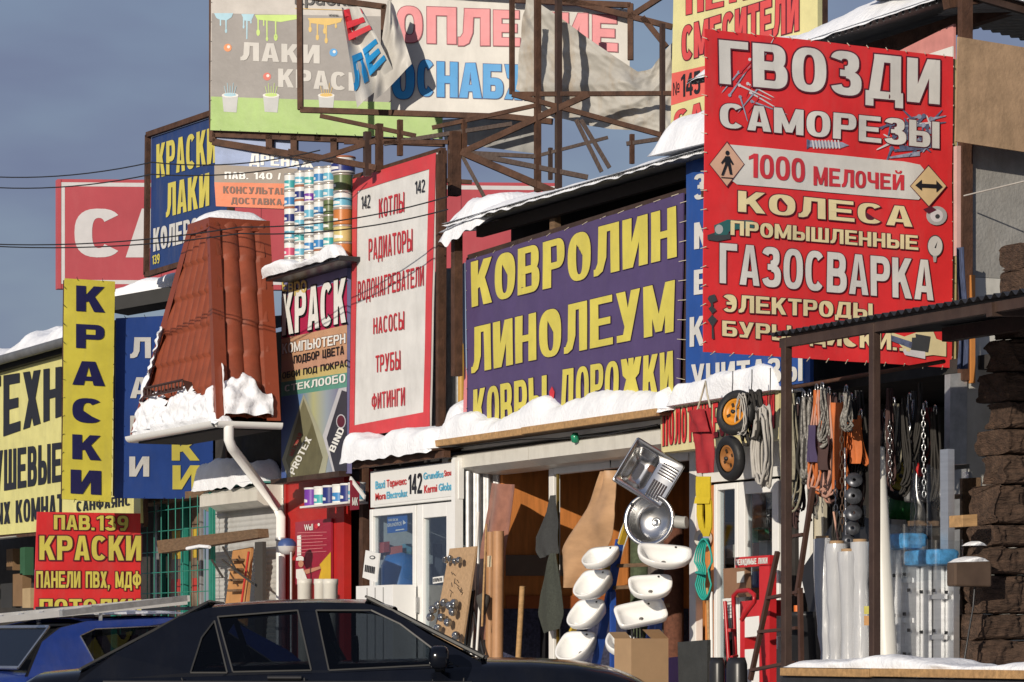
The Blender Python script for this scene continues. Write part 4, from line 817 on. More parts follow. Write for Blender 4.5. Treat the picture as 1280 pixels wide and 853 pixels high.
mb.obj('support_truss', g.root)
g.ties(Q, RUST)
# grey tarpaulin hanging in the frame
tp = gen(640,30.9,840,30.5); TM = mat('dirty_tarpaulin', (.42,.405,.37), .7, var=.3, scale=2.2, bump=.4, bscale=5, dirt=.65, dcol=(.30,.18,.06))
top = [(655,-8),(668,0),(700,22),(735,48),(770,72),(795,88),(812,84),(828,66),(842,52)]; bot = [(645,112),(672,126),(700,148),(735,156),(760,160),(790,162),(812,165),(830,168),(842,176)]
mb = MB()
def tf(u, v):
    i = min(7, int(u*8)); k = u*8-i; t0 = Vector(top[i]).lerp(Vector(top[i+1]), k); b0 = Vector(bot[i]).lerp(Vector(bot[i+1]), k); q_ = b0.lerp(t0, v)
    fold = .05*math.sin(u*9+v*4.5)+.05*nz3(u*5+v*2, v*3-u*2, 2.2)-.035*abs(math.sin((u-v*.8)*11))-.03*abs(nz3(u*9+v*5, v*7-u*3, 7))+.012*nz3(u*20,v*16,3)
    return tp.at(q_.x, q_.y, fold)
mb.grid(tf, 90, 54, TM); one(mb, 'tarpaulin', 'torn dirty grey tarpaulin hanging in the rusty roof frame', 'tarpaulin')
# ---- yellow mixer tap sign
g = Sign('plumbing_sign', 'yellow roof sign with red mixer tap lettering and number 145', 'sign', gen(838,27.4,1022,26.2), (905,170))
g.panel([(843,-60),(1022,-70),(1022,120),(838,170)], vinyl('banner_lemon', (.58,.54,.27)), t=.06); LR2 = mat('letter_brick_red', (.55,.07,.07), .5)
kw = dict(w=.34, b=.2, ol=MAR, olw=.03)
g.text('ПЕ', (858,-12,19,905,-22,8), LR2, lvl=3, **kw); g.text('НАЛЫ'[:3], (912,-22,4,1000,-40,-14), LR2, lvl=3, **kw); g.text('СМЕСИТЕЛИ', (853,34,77,999,-12,38), LR2, lvl=3, **kw)
g.shape([(840,92),(1022,50),(1022,78),(839,132)], vinyl('print_coral', (.60,.11,.09)), 1, 'printed_band'); g.text('№', (842,104,120,850,101,118), BLKL, lvl=3, w=.2); g.text('145', (852,94,122,876,88,117), BLKL, lvl=3, w=.3); g.text('САНТЕХ', (843,140,168,960,100,130), LR2, lvl=3, **kw)
bars(g.pl, [(843,-55,840,168),(930,-60,930,150),(1018,-60,1018,118)], .07, RUST, -.1).obj('post', g.root)
# ---- blue sanitary ware sign
g = Sign('sanitary_sign', 'blue sign with white sanitary ware lettering half hidden by the red banner', 'sign', fac(-.44), (930,490), wr=.004, seed=41)
g.panel([(857,200),(1012,150),(1012,478),(857,497)], vinyl('sign_blue', (.02,.075,.30)), t=.03)
kw = dict(w=.3, b=.17)
for t_, q_ in (('ЗЕРКАЛА', (868,219,251,1000,190,224)),('МОЙКИ',(868,279,312,1000,257,292)),('ВАННЫ',(868,338,369,1000,320,352)),('КАБИНЫ',(863,397,434,1000,380,418))): g.text(t_, q_, WHT, **kw)
g.text('УНИТАЗЫ', (865,456,492,1004,445,476), WHT, **kw)
# ---- towel rail sign
g = Sign('towel_rail_sign', 'cream sign with red towel rail lettering behind the hanging wheels', 'sign', fac(-.42), (905,565))
g.panel([(825,504),(974,480),(974,549),(827,566)], mat('cream_board', (.62,.55,.30), .5), t=.12); SAL = mat('letter_signal_red', (.55,.03,.03), .5)
g.text('ПОЛОТЕНЦЕСУШИТЕЛИ', (829,513,558,969,493,535), SAL, lvl=3, w=.36, b=.14, ol=BLKL, olw=.02, gap=.22)
snow(fac(-.5).at(832,505)+Vector((0,0,-.02)), fac(-.5).at(966,484)+Vector((0,0,-.02)), (0,1,0), .28, .20, 81.9, 'deep snow on top of the cream towel rail sign', lump=.35)
# ================================================================== TILED TURRET
TILE = mat('red_brown_roof_tile', (.225,.052,.024), .58, var=.22, scale=5, spec=.3, bump=.12, dirt=.3, dcol=(.13,.055,.035)); TILEC = mat('tile_ridge_metal', (.21,.045,.020), .4, var=.08)
pT = fac(-1.25); C1, C0 = pT.at(277,527), pT.at(176,541); ZE = (C1.z+C0.z)/2; wT = C1.x-C0.x; HX, HY, TX, TY, OY = wT/2, .26, .26, .27, .285; cxy = Vector((C1.x-HX, -1.25+HY, 0))
zTop = CAM.z+(805-279)/FPX*((cxy+Vector((TX,OY-TY,0)))-CAM).dot(FV)
tw = thing('roof_turret', 'steep red brown tiled turret with snow along its eaves', 'turret', (cxy.x, cxy.y, ZE))
def crn(v, i, e=0):
    hx, hy = HX+(TX-HX)*v+e, HY+(TY-HY)*v+e
    return cxy + Vector((0,OY*v,0)) + Vector(((-hx,-hy,0),(hx,-hy,0),(hx,hy,0),(-hx,hy,0))[i])
def face_pt(i, a, v, out=0):   # a: metres along the eave direction from the centre, v: 0 eave .. 1 top
    hx, hy = HX+(TX-HX)*v, HY+(TY-HY)*v; hn, hw = (hy, hx) if i % 2 == 0 else (hx, hy)
    n_ = Vector(((0,-1,0),(1,0,0),(0,1,0),(-1,0,0))[i]); u_ = Vector(((1,0,0),(0,1,0),(-1,0,0),(0,-1,0))[i])
    sl_ = math.atan2((HY-TY)+(OY if i == 0 else -OY if i == 2 else 0) if i % 2 == 0 else (HX-TX), zTop-ZE); nn = n_*math.cos(sl_)+ZV*math.sin(sl_)
    return cxy + Vector((0,OY*v,0)) + n_*hn + u_*max(-hw,min(hw,a)) + ZV*(ZE+(zTop-ZE)*v) + nn*out, hw
SLN = math.hypot(.6, zTop-ZE)
def tile_h(a, v):
    f = (v*SLN/.36) % 1.0; return .042*abs(math.sin(math.pi*a/.185))**.7 + .032*(1-f) 
for i in range(4):
    mb = MB(); nu, nv = (110, 84) if i < 2 else (40, 30)
    def ff_(u, v, i=i):
        hw = face_pt(i, 0, v)[1]; a = (u*2-1)*hw; return face_pt(i, a, v, tile_h(a, v))[0]
    mb.grid(ff_, nu, nv, TILE); mb.obj('tiled_face', tw)
mb = MB()
for i in range(4):
    a, b = crn(0, i, .03)+ZV*(ZE), crn(1, i, .02)+ZV*zTop
    u1 = Vector(((1,0,0),(0,1,0),(-1,0,0),(0,-1,0))[i]); u0 = Vector(((0,1,0),(-1,0,0),(0,-1,0),(1,0,0))[i]); nn = Vector(((-1,-1,0),(1,-1,0),(1,1,0),(-1,1,0))[i]).normalized()
    W_ = .13
    vs = [a+nn*.085, b+nn*.07, a+u1*W_+nn*.06, b+u1*W_*.8+nn*.05, a+u0*W_+nn*.06, b+u0*W_*.8+nn*.05]
    mb.add(vs, [(0,2,3,1),(1,5,4,0)], TILEC)
mb.obj('hip_cap', tw)
mb = MB(); vs = [crn(1, i, .07)+ZV*(zTop-.07) for i in range(4)]+[crn(1, i, .07)+ZV*(zTop+.05) for i in range(4)]; mb.hexa(vs, TILEC); mb.obj('top_cap', tw)
mb = MB(); E_ = [crn(0, i, .02)+ZV*(ZE-.06) for i in range(4)]; mb.add(E_+[p-ZV*.04 for p in E_], [(0,1,2,3),(7,6,5,4),(0,4,5,1),(1,5,6,2),(2,6,7,3),(3,7,4,0)], ROOFD); mb.obj('soffit', tw)  # soffit coloured near-black: shade under the eave, not felt
gp = mb = MB()
for i in (3,0,1):
    a, b = crn(0, i, .09)+ZV*(ZE-.03), crn(0, (i+1) % 4, .09)+ZV*(ZE-.03); d_ = (b-a).normalized(); n_ = Vector(((0,-1,0),(1,0,0),(0,1,0),(-1,0,0))[i]); k = 10
    def gf(u, v): t = math.pi*(v); return a.lerp(b,u)+n_*(-.06*math.cos(t))-ZV*(.06*math.sin(t))
    mb.grid(gf, 6, k, PVC); mb.grid(lambda u, v: gf(u,v)*1+ZV*.006, 6, k, PVC)
mb.obj('gutter', tw)
# downpipe
pD = per(C1.x+.10); dp = [pD.at(286,531), pD.at(286,552), pD.at(292,566), pD.at(345,632), pD.at(351,645), pD.at(351,700), pD.at(351,860)]
dp = [Vector((p.x+(.0 if k < 3 else (.55*(k-2) if k < 4 else .55)), p.y, p.z)) for k, p in enumerate(dp)]
fp = fac(-.12); low = [fp.at(345,633), fp.at(351,647), fp.at(351,720)]; low.append(Vector((low[-1].x, low[-1].y, FL+.05)))
pts = [pD.at(286,533), pD.at(286,550), pD.at(290,560)]+low
mb = MB(); mb.tube(pts, .052, PVC, 12); o = mb.obj('downpipe', tw)
mb = MB(); 
for z in (low[1].z-.25, low[1].z-1.2): mb.tube([Vector((low[2].x,low[2].y,z)), Vector((low[2].x,low[2].y,z+.035))], .06, GALV, 12)
mb.obj('pipe_clamp', o)
# snow guard on the street face
mb = MB(); pa = [face_pt(0, a, .16+.0)[0] for a in (-wT*.32, wT*.16)]; pb = [p+Vector((0,-.16,.12)) for p in pa]
DK = mat('dark_brown_grille', (.05,.02,.014), .5)
for a_, b_ in ((pb[0],pb[1]), (pb[0]-ZV*.09, pb[1]-ZV*.09)): mb.tube([a_, b_], .014, DK, 6)
for k in range(12): q = pb[0].lerp(pb[1], k/11); mb.tube([q-ZV*.09, q], .008, DK, 4)
for p, q in zip(pa, pb): mb.add([q, q-ZV*.02+Vector((0,.10,0)), p-ZV*.25, q+Vector((.02,.0,0)), q-ZV*.02+Vector((.02,.10,0)), p-ZV*.25+Vector((.02,0,0))], [(0,1,2),(5,4,3),(0,3,4,1),(1,4,5,2),(2,5,3,0)], DK)
mb.obj('snow_guard', tw)
# snow clinging to the lower tiles, ragged upper edge
def cling(i, name, lab, top, sd, rng_=(-1,1), thick=.075, v0=0.0, v1=.34):
    nu, nv = 90, 44; mb = MB()
    def th(u, v):
        a = (rng_[0]+(rng_[1]-rng_[0])*u); 
        a_ = a*(HX if i == 0 else HY*1.2); k = top(a) + .10*nz3(a_*5+sd, 0, sd)+.12*nz3(a_*11+sd, v*6, sd+4)
        return (k-v)/.14
    def f(u, v):
        a = rng_[0]+(rng_[1]-rng_[0])*u; vv = v0+(v1-v0)*v; hw = face_pt(i, 0, vv)[1]; t = th(u, v)
        e = thick*min(1, max(0, t))**.6*(1+.6*nz3(a*hw*9, v*9, sd)); edge = min(1, max(0, (1-abs(a))*10+.35))
        return face_pt(i, a*(hw+.03), vv, .055+e*edge)[0]
    mb.grid(f, nu, nv, SNOW, True, skip=lambda u, v: th(u+.5/nu, v+.5/nv) < .0)
    return one(mb, name, lab, 'snow', kind='stuff')
cling(0, 'snow', 'ragged snow clinging to the lower tiles of the turret, street side', lambda a: .46+.10*math.sin(a*7)+(.55 if a < -.86 else 0), 3)
cling(1, 'snow', 'ragged snow clinging to the lower tiles of the turret, side nearest the paint sign', lambda a: .52+.14*math.sin(a*3+2.2)+(.3 if a < -.9 else 0), 9)
cling(0, 'snow', 'narrow snow streak on the left hip of the turret', lambda a: 1.3 if a < -.86 else -.3, 17, thick=.06, v0=.28, v1=.52)
snow(crn(1,0,.05)+ZV*(zTop+.05), crn(1,1,.05)+ZV*(zTop+.05), (0,1,0), TY*2+.1, .085, 91.2, 'thin cap of snow on the flat top of the turret', lump=.3)
snow(Vector((C0.x-.02,-1.36,ZE-.02)), Vector((C1.x+.1,-1.36,ZE-.02)), (0,1,0), .2, .10, 93.1, 'snow packed in the turret gutter', lump=.4, droop=.03)
MB().box((C0.x+.5,.2,FL),(C1.x+.3,.3,ZE), DARK).obj('rear_wall', tw)  # near-black wall added to stand for the shade below the turret

# ================================================================== PAINT CANS
def can_mesh(r, h, colb, colt, lid, band=.55, name='x'):
    root = thing('paint_can', '', 'paint can', (0,0,0), 'paint cans stacked on the black shelf')
    mb = MB(); b0 = h*.10; b1 = h*band
    mb.lathe([(0,0),(r*.97,0),(r,.006),(r,b0)], colt, seg=20); mb.lathe([(r*1.001,b0),(r*1.001,b1)], colb, seg=20); mb.lathe([(r,b1),(r,h-.02)], colt, seg=20); mb.obj('body', root)
    m2 = MB(); m2.lathe([(r,h-.022),(r*1.05,h-.018),(r*1.05,h-.004),(r*.96,h),(r*.9,h-.008),(0,h-.008)], lid, seg=20); m2.obj('lid', root)
    m3 = MB(); 
    m3.grid(lambda u, v: Vector((r*1.012*math.cos(-2.2+u*1.1), r*1.012*math.sin(-2.2+u*1.1), b0+(b1-b0)*(.2+.5*v*(1-.4*u)))), 8, 3, CW); m3.obj('label', root)
    return root
CW = mat('can_white', (.68,.68,.66), .35, var=.03); CB = {'blue': mat('can_blue', (.04,.20,.45), .35), 'sky blue': mat('can_sky', (.12,.38,.52), .35), 'navy': mat('can_navy', (.02,.03,.16), .35), 'purple': mat('can_purple', (.16,.04,.32), .35), 'green': mat('can_green', (.11,.15,.06), .35), 'orange': mat('can_orange', (.50,.18,.05), .35), 'pink': mat('can_pink', (.55,.08,.16), .35), 'teal': mat('can_teal', (.05,.34,.36), .35), 'yellow': mat('can_yellow', (.55,.45,.18), .35)}
cols = [ # px centre, top y, bottom y, colours from the top
 (364,217,332,['teal','blue','navy','sky blue','pink','purple']), (377,214,330,['sky blue','navy','navy','sky blue','teal','sky blue','pink']),
 (389,213,328,['teal','purple','sky blue','sky blue','blue','purple']), (401,209,326,['blue','sky blue','blue','sky blue','blue','navy']),
 (413,208,324,['sky blue','sky blue','green','green','teal','sky blue']), (429,196,321,['navy','green','sky blue','orange','yellow','orange'])]
PC = fac(-.40); protos = {}
for ci, (px, y0, y1, cl) in enumerate(cols):
    base = PC.at(px, y1); topz = PC.z(px, y0); base.z = zsh+.005; n = len(cl); h = (topz-base.z)/n
    r = .072 if ci < 5 else .098
    for k, c in enumerate(reversed(cl)):
        key = (c, r, round(h,3)); big = (ci == 5 and k == n-1)
        if key not in protos: o = can_mesh(r if not big else .12, h-.002, CB[c], CW if c not in ('green','orange','yellow') else CB[c], mat('can_lid', (.55,.5,.45), .3, .5) if c != 'navy' else mat('lid_rust', (.35,.12,.06), .5)); protos[key] = o
        else: o = dup(protos[key])
        o.location = (base.x, base.y+(.0), base.z+h*k); o.rotation_euler.z = random.Random(ci*9+k).uniform(-.5,.5)+.3
        fromtop = n-1-k
        o['label'] = f'{c} labelled paint can, {ORD[fromtop]} from the top of the ' + ('leftmost' if ci == 0 else 'rightmost' if ci == 5 else ORD[ci]) + ' column' + ('' if ci in (0,5) else ' from the left')
# small cans and a crimson flag under the paint sign
p_ = fac(-.30); zc2 = p_.z(390,633)
shf_ = MB(); a, b = p_.at(386,634), p_.at(446,622); shf_.box((a.x,-.40,zc2-.02),(b.x,-.18,zc2),WHITE); one(shf_, 'wall_shelf', 'white shelf of paint tins fixed under the paint sign', 'shelf')
for k, (px, c) in enumerate(((390,'purple'),(402,'teal'),(413,'navy'),(425,'blue'),(435,'navy'),(445,'sky blue'))):
    o = can_mesh(.088, .19, CB[c], CB[c] if c in ('purple','navy') else CW, CW); q = p_.at(px, 700); o.location = (q.x, -.29, zc2); o['group'] = 'tins on the white shelf'
    o['label'] = f'{c} paint tin on the white shelf, ' + ORD[k] + ' from the left'
f = Sign('hanging_flag', 'small crimson flag hanging beside the red kiosk doorway', 'flag', per(fac(-.42).at(444,640).x), (449,638), wr=.004); f.panel([(438,600),(450,603),(449,637),(438,638)], mat('flag_crimson', (.23,.02,.04), .6), t=.01); f.text('МК', (440,622,632,447,622,632), WP)
mb = MB(); mb.bar(fac(-.44).at(438,598), fac(-.44).at(456,622), .015, .04, WHITE); one(mb, 'bracket', 'white slanting shelf bracket beside the crimson flag', 'bracket')
# poster on the red kiosk
f = Sign('paint_poster', 'dark red poster with a painter in a white cap on the kiosk', 'poster', fac(-.03), (390,725)); 
f.panel([(369,653),(414,648),(414,728),(369,731)], mat('poster_dark_red', (.30,.015,.04), .4, var=.1), t=.02)
latin(f, 'Well', (381,656,664,392,655,663), WP); f.shapes([(ell(396,658,2.5,3.4,8),LRED),(ell(399,656,1.5,2,8),WP)], 'printed_logo', 2)
f.shapes([([(372,666+k*4.2),(409,665+k*4),(409,665.6+k*4),(372,666.7+k*4.2)] if k % 2 == 0 else [(376,666+k*4.2),(404,665+k*4),(404,665.7+k*4),(376,666.8+k*4.2)], PINKL) for k in range(7)], 'printed_lines', 2)
f.shapes([([(414,690),(414,727),(398,727),(402,712),(400,706)],mat('print_yellow_patch',(.6,.38,.03),.5)),([(372,670),(377,669),(377,694),(372,695)],WP)], 'printed_patch', 2)
f.shapes([(ell(376,699,5,4,12,180,360)+[(381,701),(371,701)],WP),(ell(377,705,3.4,4.5,12),mat('print_skin',(.50,.24,.15),.5)),([(371,712),(380,711),(386,727),(375,730),(371,722)],WP),([(380,713),(401,708),(402,711),(384,718)],mat('print_skin',(.50,.24,.15),.5))], 'printed_painter', 3)

# ================================================================== UPPER RIGHT ROOF, PLYWOOD, WALL
rp_ = fac(.45); A, B = rp_.at(1040,47), rp_.at(1180,-4); zz = (A.z+B.z)/2
Y0 = .45
rf = thing('corner_roof', 'snowy corrugated pitched roof above the plywood sheet', 'roof', (B.x, 0, zz))
corr((A.x-2.3,Y0,zz),(B.x+.05,Y0,zz),(0,2.4,.55),.022,.09,CORR).obj('roof_sheet', rf)
mb = MB(); mb.bar((A.x-2.3,Y0+.7,zz+.03),(B.x+.2,Y0+.7,zz+.03),.08,.11,RUST); mb.bar((B.x+.02,Y0,zz-.03),(B.x+.02,Y0+2.4,zz+.5),.08,.1,RUST); mb.obj('beam', rf)
mb = MB(); gx = B.x+.10; mb.slab([(gx,Y0+.05,zz+.02),(gx,Y0+3.8,zz-.55),(gx,Y0+3.8,zz-.45),(gx,Y0+.05,zz+.12)],(1,0,0),.04,BROWNST); mb.obj('gable_board', rf)
corr((B.x+.05,Y0,zz+.05),(B.x+.05,Y0+3.8,zz-.5),(-1.2,0,.2),.018,.09,CORR).obj('roof_sheet', rf)
snow((A.x-2.3,Y0-.03,zz+.02),(B.x+.1,Y0-.03,zz+.02),(0,1,.2),1.6,.17,95.5,'thick snow along the eave of the corner roof above the red hardware banner', lump=.3, droop=.02)
snow((B.x+.16,Y0,zz+.09),(B.x+.16,Y0+3.8,zz-.46),(-1,0,.15),.9,.13,97.7,'snow along the sloping right edge of the corner roof', lump=.3)
px_ = per(9.05)
w_ = thing('upper_wall', 'grey and white panelled wall below the plywood sheet', 'wall', px_.at(1245,560))
MB().slab([px_.at(1207,180),px_.at(1330,180),px_.at(1330,352),px_.at(1207,346)],NP,.06,CONC).obj('grey_panel', w_)
MB().slab([px_.at(1207,346.5),px_.at(1330,352.5),px_.at(1330,835),px_.at(1207,835)],NP,.05,mat('white_wall_panel',(.50,.49,.45),.7,var=.12,dirt=.35)).obj('white_panel', w_)
MB().slab([px_.at(1200,-40,.03),px_.at(1213,-40,.03),px_.at(1213,200,.03),px_.at(1200,200,.03)],NP,.06,RUST).obj('corner_post', w_)
MB().slab([px_.at(1199,182,.04),px_.at(1212,182,.04),px_.at(1212,476,.04),px_.at(1199,476,.04)],NP,.06,RUST).obj('corner_post', w_)
MB().slab([px_.at(1194,183,.02),px_.at(1200,183,.02),px_.at(1200,320,.02),px_.at(1194,320,.02)],NP,.04,mat('pale_pink_strip',(.55,.36,.33),.7)).obj('edge_strip', w_)
MB().slab([px_.at(1208,345,.06),px_.at(1213,345,.06),px_.at(1213,480,.06),px_.at(1208,480,.06)],NP,.03,mat('orange_wood_edge',(.50,.20,.05),.6)).obj('edge_strip', w_)
MB().slab([px_.at(1186,468,.02),px_.at(1207,466,.02),px_.at(1204,835,.02),px_.at(1183,835,.02)],NP,.07,GALV).obj('steel_post', w_)
mb = MB(); pk = fac(.75); mb.slab([pk.at(1095,78),pk.at(1192,30),pk.at(1192,76),pk.at(1095,118)],NF,.02,mat('pink_faded_sheet',(.58,.24,.22),.6,var=.2)); mb.slab([pk.at(1095,90,.01),pk.at(1192,58,.01),pk.at(1192,76,.01),pk.at(1095,118,.01)],NF,.01,WHITE); one(mb,'faded_sheet','pale pink and white sheet tucked under the corner roof','sheet')
pp = per(9.32); mb = MB(); mb.slab([pp.at(1198,46),pp.at(1345,70),pp.at(1345,200),pp.at(1195,177)],NP,.018,PLY); one(mb,'plywood_sheet','stained plywood sheet fixed high beside the red hardware banner','plywood')
mb = MB(); pc = per(9.28)
mb.grid(lambda u, v: pc.at(1193+13*u+2*math.sin(v*5), 462-152*v, .03+.02*math.sin(u*9+v*2)), 12, 16, mat('striped_navy_cloth',(.045,.06,.12),.8,var=.9,scale=18,stretch=(8,8,.5))); one(mb,'cloth','navy striped cloth hanging between the red banner and white wall','cloth')

# ================================================================== TOOL SHOP
x0 = Xo(873); xr_ = 12.5
rt = thing('shop_pavilion', 'dark open tool shop below the red hardware banner', 'shop', (9,.6,FL), 'pavilions of the market row')
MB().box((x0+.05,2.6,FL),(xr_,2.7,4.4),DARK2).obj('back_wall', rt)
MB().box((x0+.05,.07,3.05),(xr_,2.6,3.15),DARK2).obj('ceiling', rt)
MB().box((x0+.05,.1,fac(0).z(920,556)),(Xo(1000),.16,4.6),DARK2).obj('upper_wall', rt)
MB().box((x0+.06,.01,fac(0).z(920,600)),(Xo(985),.06,fac(0).z(920,556)),WHITE).obj('siding', rt)
zd = fac(0).z(925,603)
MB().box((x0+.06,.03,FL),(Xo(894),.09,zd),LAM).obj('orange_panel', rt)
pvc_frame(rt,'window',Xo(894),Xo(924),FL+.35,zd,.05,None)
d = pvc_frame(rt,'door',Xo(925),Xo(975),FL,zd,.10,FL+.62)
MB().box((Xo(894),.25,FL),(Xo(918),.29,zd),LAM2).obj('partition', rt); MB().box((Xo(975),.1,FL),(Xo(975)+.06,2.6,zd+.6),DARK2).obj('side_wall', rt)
# canopy, posts, counter
fc = fac(-2.0); A, B = fc.at(963,417), fc.at(1280,368); zA = (A.z+B.z)/2
cn = thing('steel_canopy', 'dark corrugated steel canopy on two brown posts over the tool counter', 'canopy', fc.at(1085,830))
DKST = mat('dark_grey_steel', (.045,.045,.05), .5, .4, var=.3, dirt=.3, dcol=(.10,.09,.08))
corr((A.x,-2.02,zA),(B.x+1.2,-2.02,zA),(0,2.0,.14),.014,.085,DKST).obj('roof_sheet', cn)
mb = MB(); mb.box((A.x+.08,-1.98,zA-.085),(B.x+1.2,-1.93,zA-.025),BROWNST); mb.box((A.x+.5,-1.0,zA-.04),(B.x+1.2,-.93,zA+.05),BROWNST); mb.obj('beam', cn)
mb = MB(); mb.bar((B.x-.35,-2.0,zA-.07),(B.x-.35,.2,zA+.06),.06,.08,BROWNST); mb.obj('beam', cn)
for px in (976,1086): q = fc.at(px,800); MB().box((q.x-.028,-1.985,0.42),(q.x+.028,-1.93,zA-.03),BROWNST).obj('post', cn, bevel=.006)
fs = fac(-2.12); A2, B2 = fs.at(978,832), fs.at(1240,842); z2 = (A2.z+B2.z)/2; xm = fs.at(1090,836).x
ct = thing('counter_shelf', 'long pine counter shelf dusted with snow along the frame bottom', 'shelf', ((A2.x+B2.x)/2,-1.9,.42))
MB().box((A2.x,-2.14,z2-.05),(xm-.01,-1.78,z2),WOOD).obj('board', ct, bevel=.004); MB().box((xm+.005,-2.14,z2-.045),(B2.x+1.0,-1.78,z2+.005),WOOD).obj('board', ct, bevel=.004)
MB().box((A2.x-.05,-2.10,z2-.12),(B2.x+1.0,-1.8,z2-.052),DKST).obj('rail', ct)
for x in (A2.x+.3, B2.x+.2): MB().box((x,-2.05,.42),(x+.06,-1.99,z2-.12),BROWNST).obj('leg', ct)
snow((A2.x,-2.12,z2+.004),(B2.x+1.0,-2.12,z2+.004),(0,1,0),.33,.045,99.1,'thin crusty snow along the pine counter shelf', lump=1.0)
# rough dark timber blocks stacked at the right edge
BARK = mat('dark_bark_timber', (.075,.044,.029), .85, var=.7, scale=6, bump=1.0, bscale=18, stretch=(3,1,6), dirt=.5, dcol=(.14,.09,.06))
pb_ = per(10.75); rng = random.Random(8)
rows = [(300,333,1262),(333,368,1259),(369,420,1249),(421,462,1243),(463,500,1240),(501,534,1240),(535,567,1236),(568,605,1231),(606,655,1222),(656,683,1216),(684,718,1212),(719,768,1210),(769,800,1203),(801,860,1200)]
for i, (ya, yb, xl) in enumerate(rows):
    L1, R1 = pb_.at(xl+24, yb-.6), pb_.at(1350+rng.uniform(-6,6), yb); zt_, zb_ = pb_.z(xl, ya), pb_.z(xl, yb-.6); dep = .30+rng.uniform(-.05,.04); jx = rng.uniform(-.04,.02)
    mb = MB(); yl, yr = L1.y, R1.y
    def bf(u, v):
        t = v*2*math.pi; c, s_ = math.cos(t), math.sin(t); ex = .32
        x_ = 10.75+jx-dep/2+dep/2*math.copysign(abs(c)**ex, c); z_ = (zt_+zb_)/2+(zt_-zb_)/2*math.copysign(abs(s_)**ex, s_); y_ = yl+(yr-yl)*u
        k = .030*nz3(x_*6, y_*7, z_*9+i*5)+.022*abs(nz3(x_*14, y_*11, z_*30))+.014*nz3(x_*34, y_*30, z_*60)
        return Vector((x_+k*1.2, y_+k, z_+k*.4))
    mb.grid(bf, 48, 60, BARK); n0 = bf(0,0); 
    for u in (0,1): mb.poly([bf(u, k/60) for k in range(60)][::(1 if u else -1)], BARK)
    nth = ORD[i] if i < 10 else ['eleventh','twelfth','thirteenth','fourteenth'][i-10]
    one(mb,'timber_block',f'rough dark timber block at the right edge, {nth} from the top of the stack','timber block','rough timber blocks stacked at the right edge')
snow(pb_.at(1214,682)+Vector((.0,0,.0)), pb_.at(1234,682), (-1,0,0), .12, .035, 12.9, 'patch of snow on the dark timber blocks above the brown box', lump=.6)
mb = MB(); pb2 = per(10.9); q = [pb2.at(1194,703),pb2.at(1240,702),pb2.at(1240,734),pb2.at(1194,733)]; mb.slab(q,NP,.10,mat('brown_metal_box',(.10,.065,.045),.45,.2,var=.3,dirt=.3)); o = one(mb,'junction_box','brown metal box with a snowy lid hung on the timber blocks','box',bevel=.012)
mb = MB(); mb.tube([pb2.at(1224,734,-.05),pb2.at(1222,760,-.05),pb2.at(1213,792,-.02),pb2.at(1207,830,-.02)],.006,BLACKP,6); mb.obj('cable', o, None)
snow(pb2.at(1207,702.5)+Vector((-.02,0,0)), pb2.at(1241,701.5)+Vector((-.02,0,0)), (-1,0,0), .2, .03, 14.4, 'thin snow on the lid of the brown metal box', lump=.5)
mb = MB(); mb.slab([pb2.at(1203,644),pb2.at(1222,643),pb2.at(1222,658),pb2.at(1203,659)],NP,.15,WOOD); one(mb,'wood_offcut','orange wood offcut stuck between the timber blocks','wood',bevel=.004)
mb = MB(); pw = per(10.2); mb.slab([pw.at(1203,598),pw.at(1226,597),pw.at(1222,830),pw.at(1203,830)],NP,.03,OLDWOOD); one(mb,'board','grey weathered board standing beside the timber blocks','board')
# ================================================================== GOODS ON SHOW
def dY(px, Y): return (fac(Y).at(px, 805)-CAM).dot(FV)
BAS = Matrix((( RV.x, FV.x, 0, 0), (RV.y, FV.y, 0, 0), (0, 0, 1, 0), (0, 0, 0, 1)))
def Mx(px, py, d, roll=0, tilt=0, yaw=0):
    return Matrix.Translation(D(px, py, d)) @ BAS @ Matrix.Rotation(rad(roll), 4, 'Y') @ Matrix.Rotation(rad(tilt), 4, 'X') @ Matrix.Rotation(rad(yaw), 4, 'Z')
def xf(M, pts): return [M @ Vector(p) for p in pts]
def mbox(mb, M, a, b, mt):
    x0,y0,z0 = a; x1,y1,z1 = b
    return mb.hexa(xf(M, [(x0,y0,z0),(x1,y0,z0),(x1,y1,z0),(x0,y1,z0),(x0,y0,z1),(x1,y0,z1),(x1,y1,z1),(x0,y1,z1)]), mt)
def lerp_poly(P, t):
    n = len(P)-1; k = min(n-1, int(t*n)); f = t*n-k; return Vector(P[k]).lerp(Vector(P[k+1]), f)
def sheet(L, R, pl, mt, name, label, cat, bulge=.05, sd=1, group=None, t=.006, h0=0):   # hanging cloth between a left and a right outline, top to bottom
    mb = MB()
    def f(u, v, hh=0):
        p = lerp_poly(L, 1-v).lerp(lerp_poly(R, 1-v), u)
        return pl.at(p.x, p.y, h0+hh+bulge*math.sin(math.pi*u)*.7+bulge*.8*nz3(u*2.5+sd, v*2.5, sd)+bulge*.3*math.sin(u*9+v*3+sd))
    mb.grid(lambda u, v: f(u, v), 14, 18, mt); mb.grid(lambda u, v: f(1-u, v, -t), 14, 18, mt)
    for e in (0, 1): mb.grid(lambda u, v: f(e, u, -t*v), 18, 1, mt, False)
    return one(mb, name, label, cat, group)
pO = fac(-.32)
LINO = mat('red_brown_linoleum', (.30,.135,.09), .35, var=.3, scale=9, spec=.5); CARP = mat('charcoal_carpet', (.045,.047,.047), .95, var=.3, scale=60, bump=.4, bscale=120); CARG = mat('green_grey_carpet', (.05,.056,.045), .95, var=.4, scale=60, bump=.4, bscale=120)
TANL = mat('tan_linoleum', (.45,.27,.145), .5, var=.25, scale=3, stretch=(1,1,3), spec=.4)
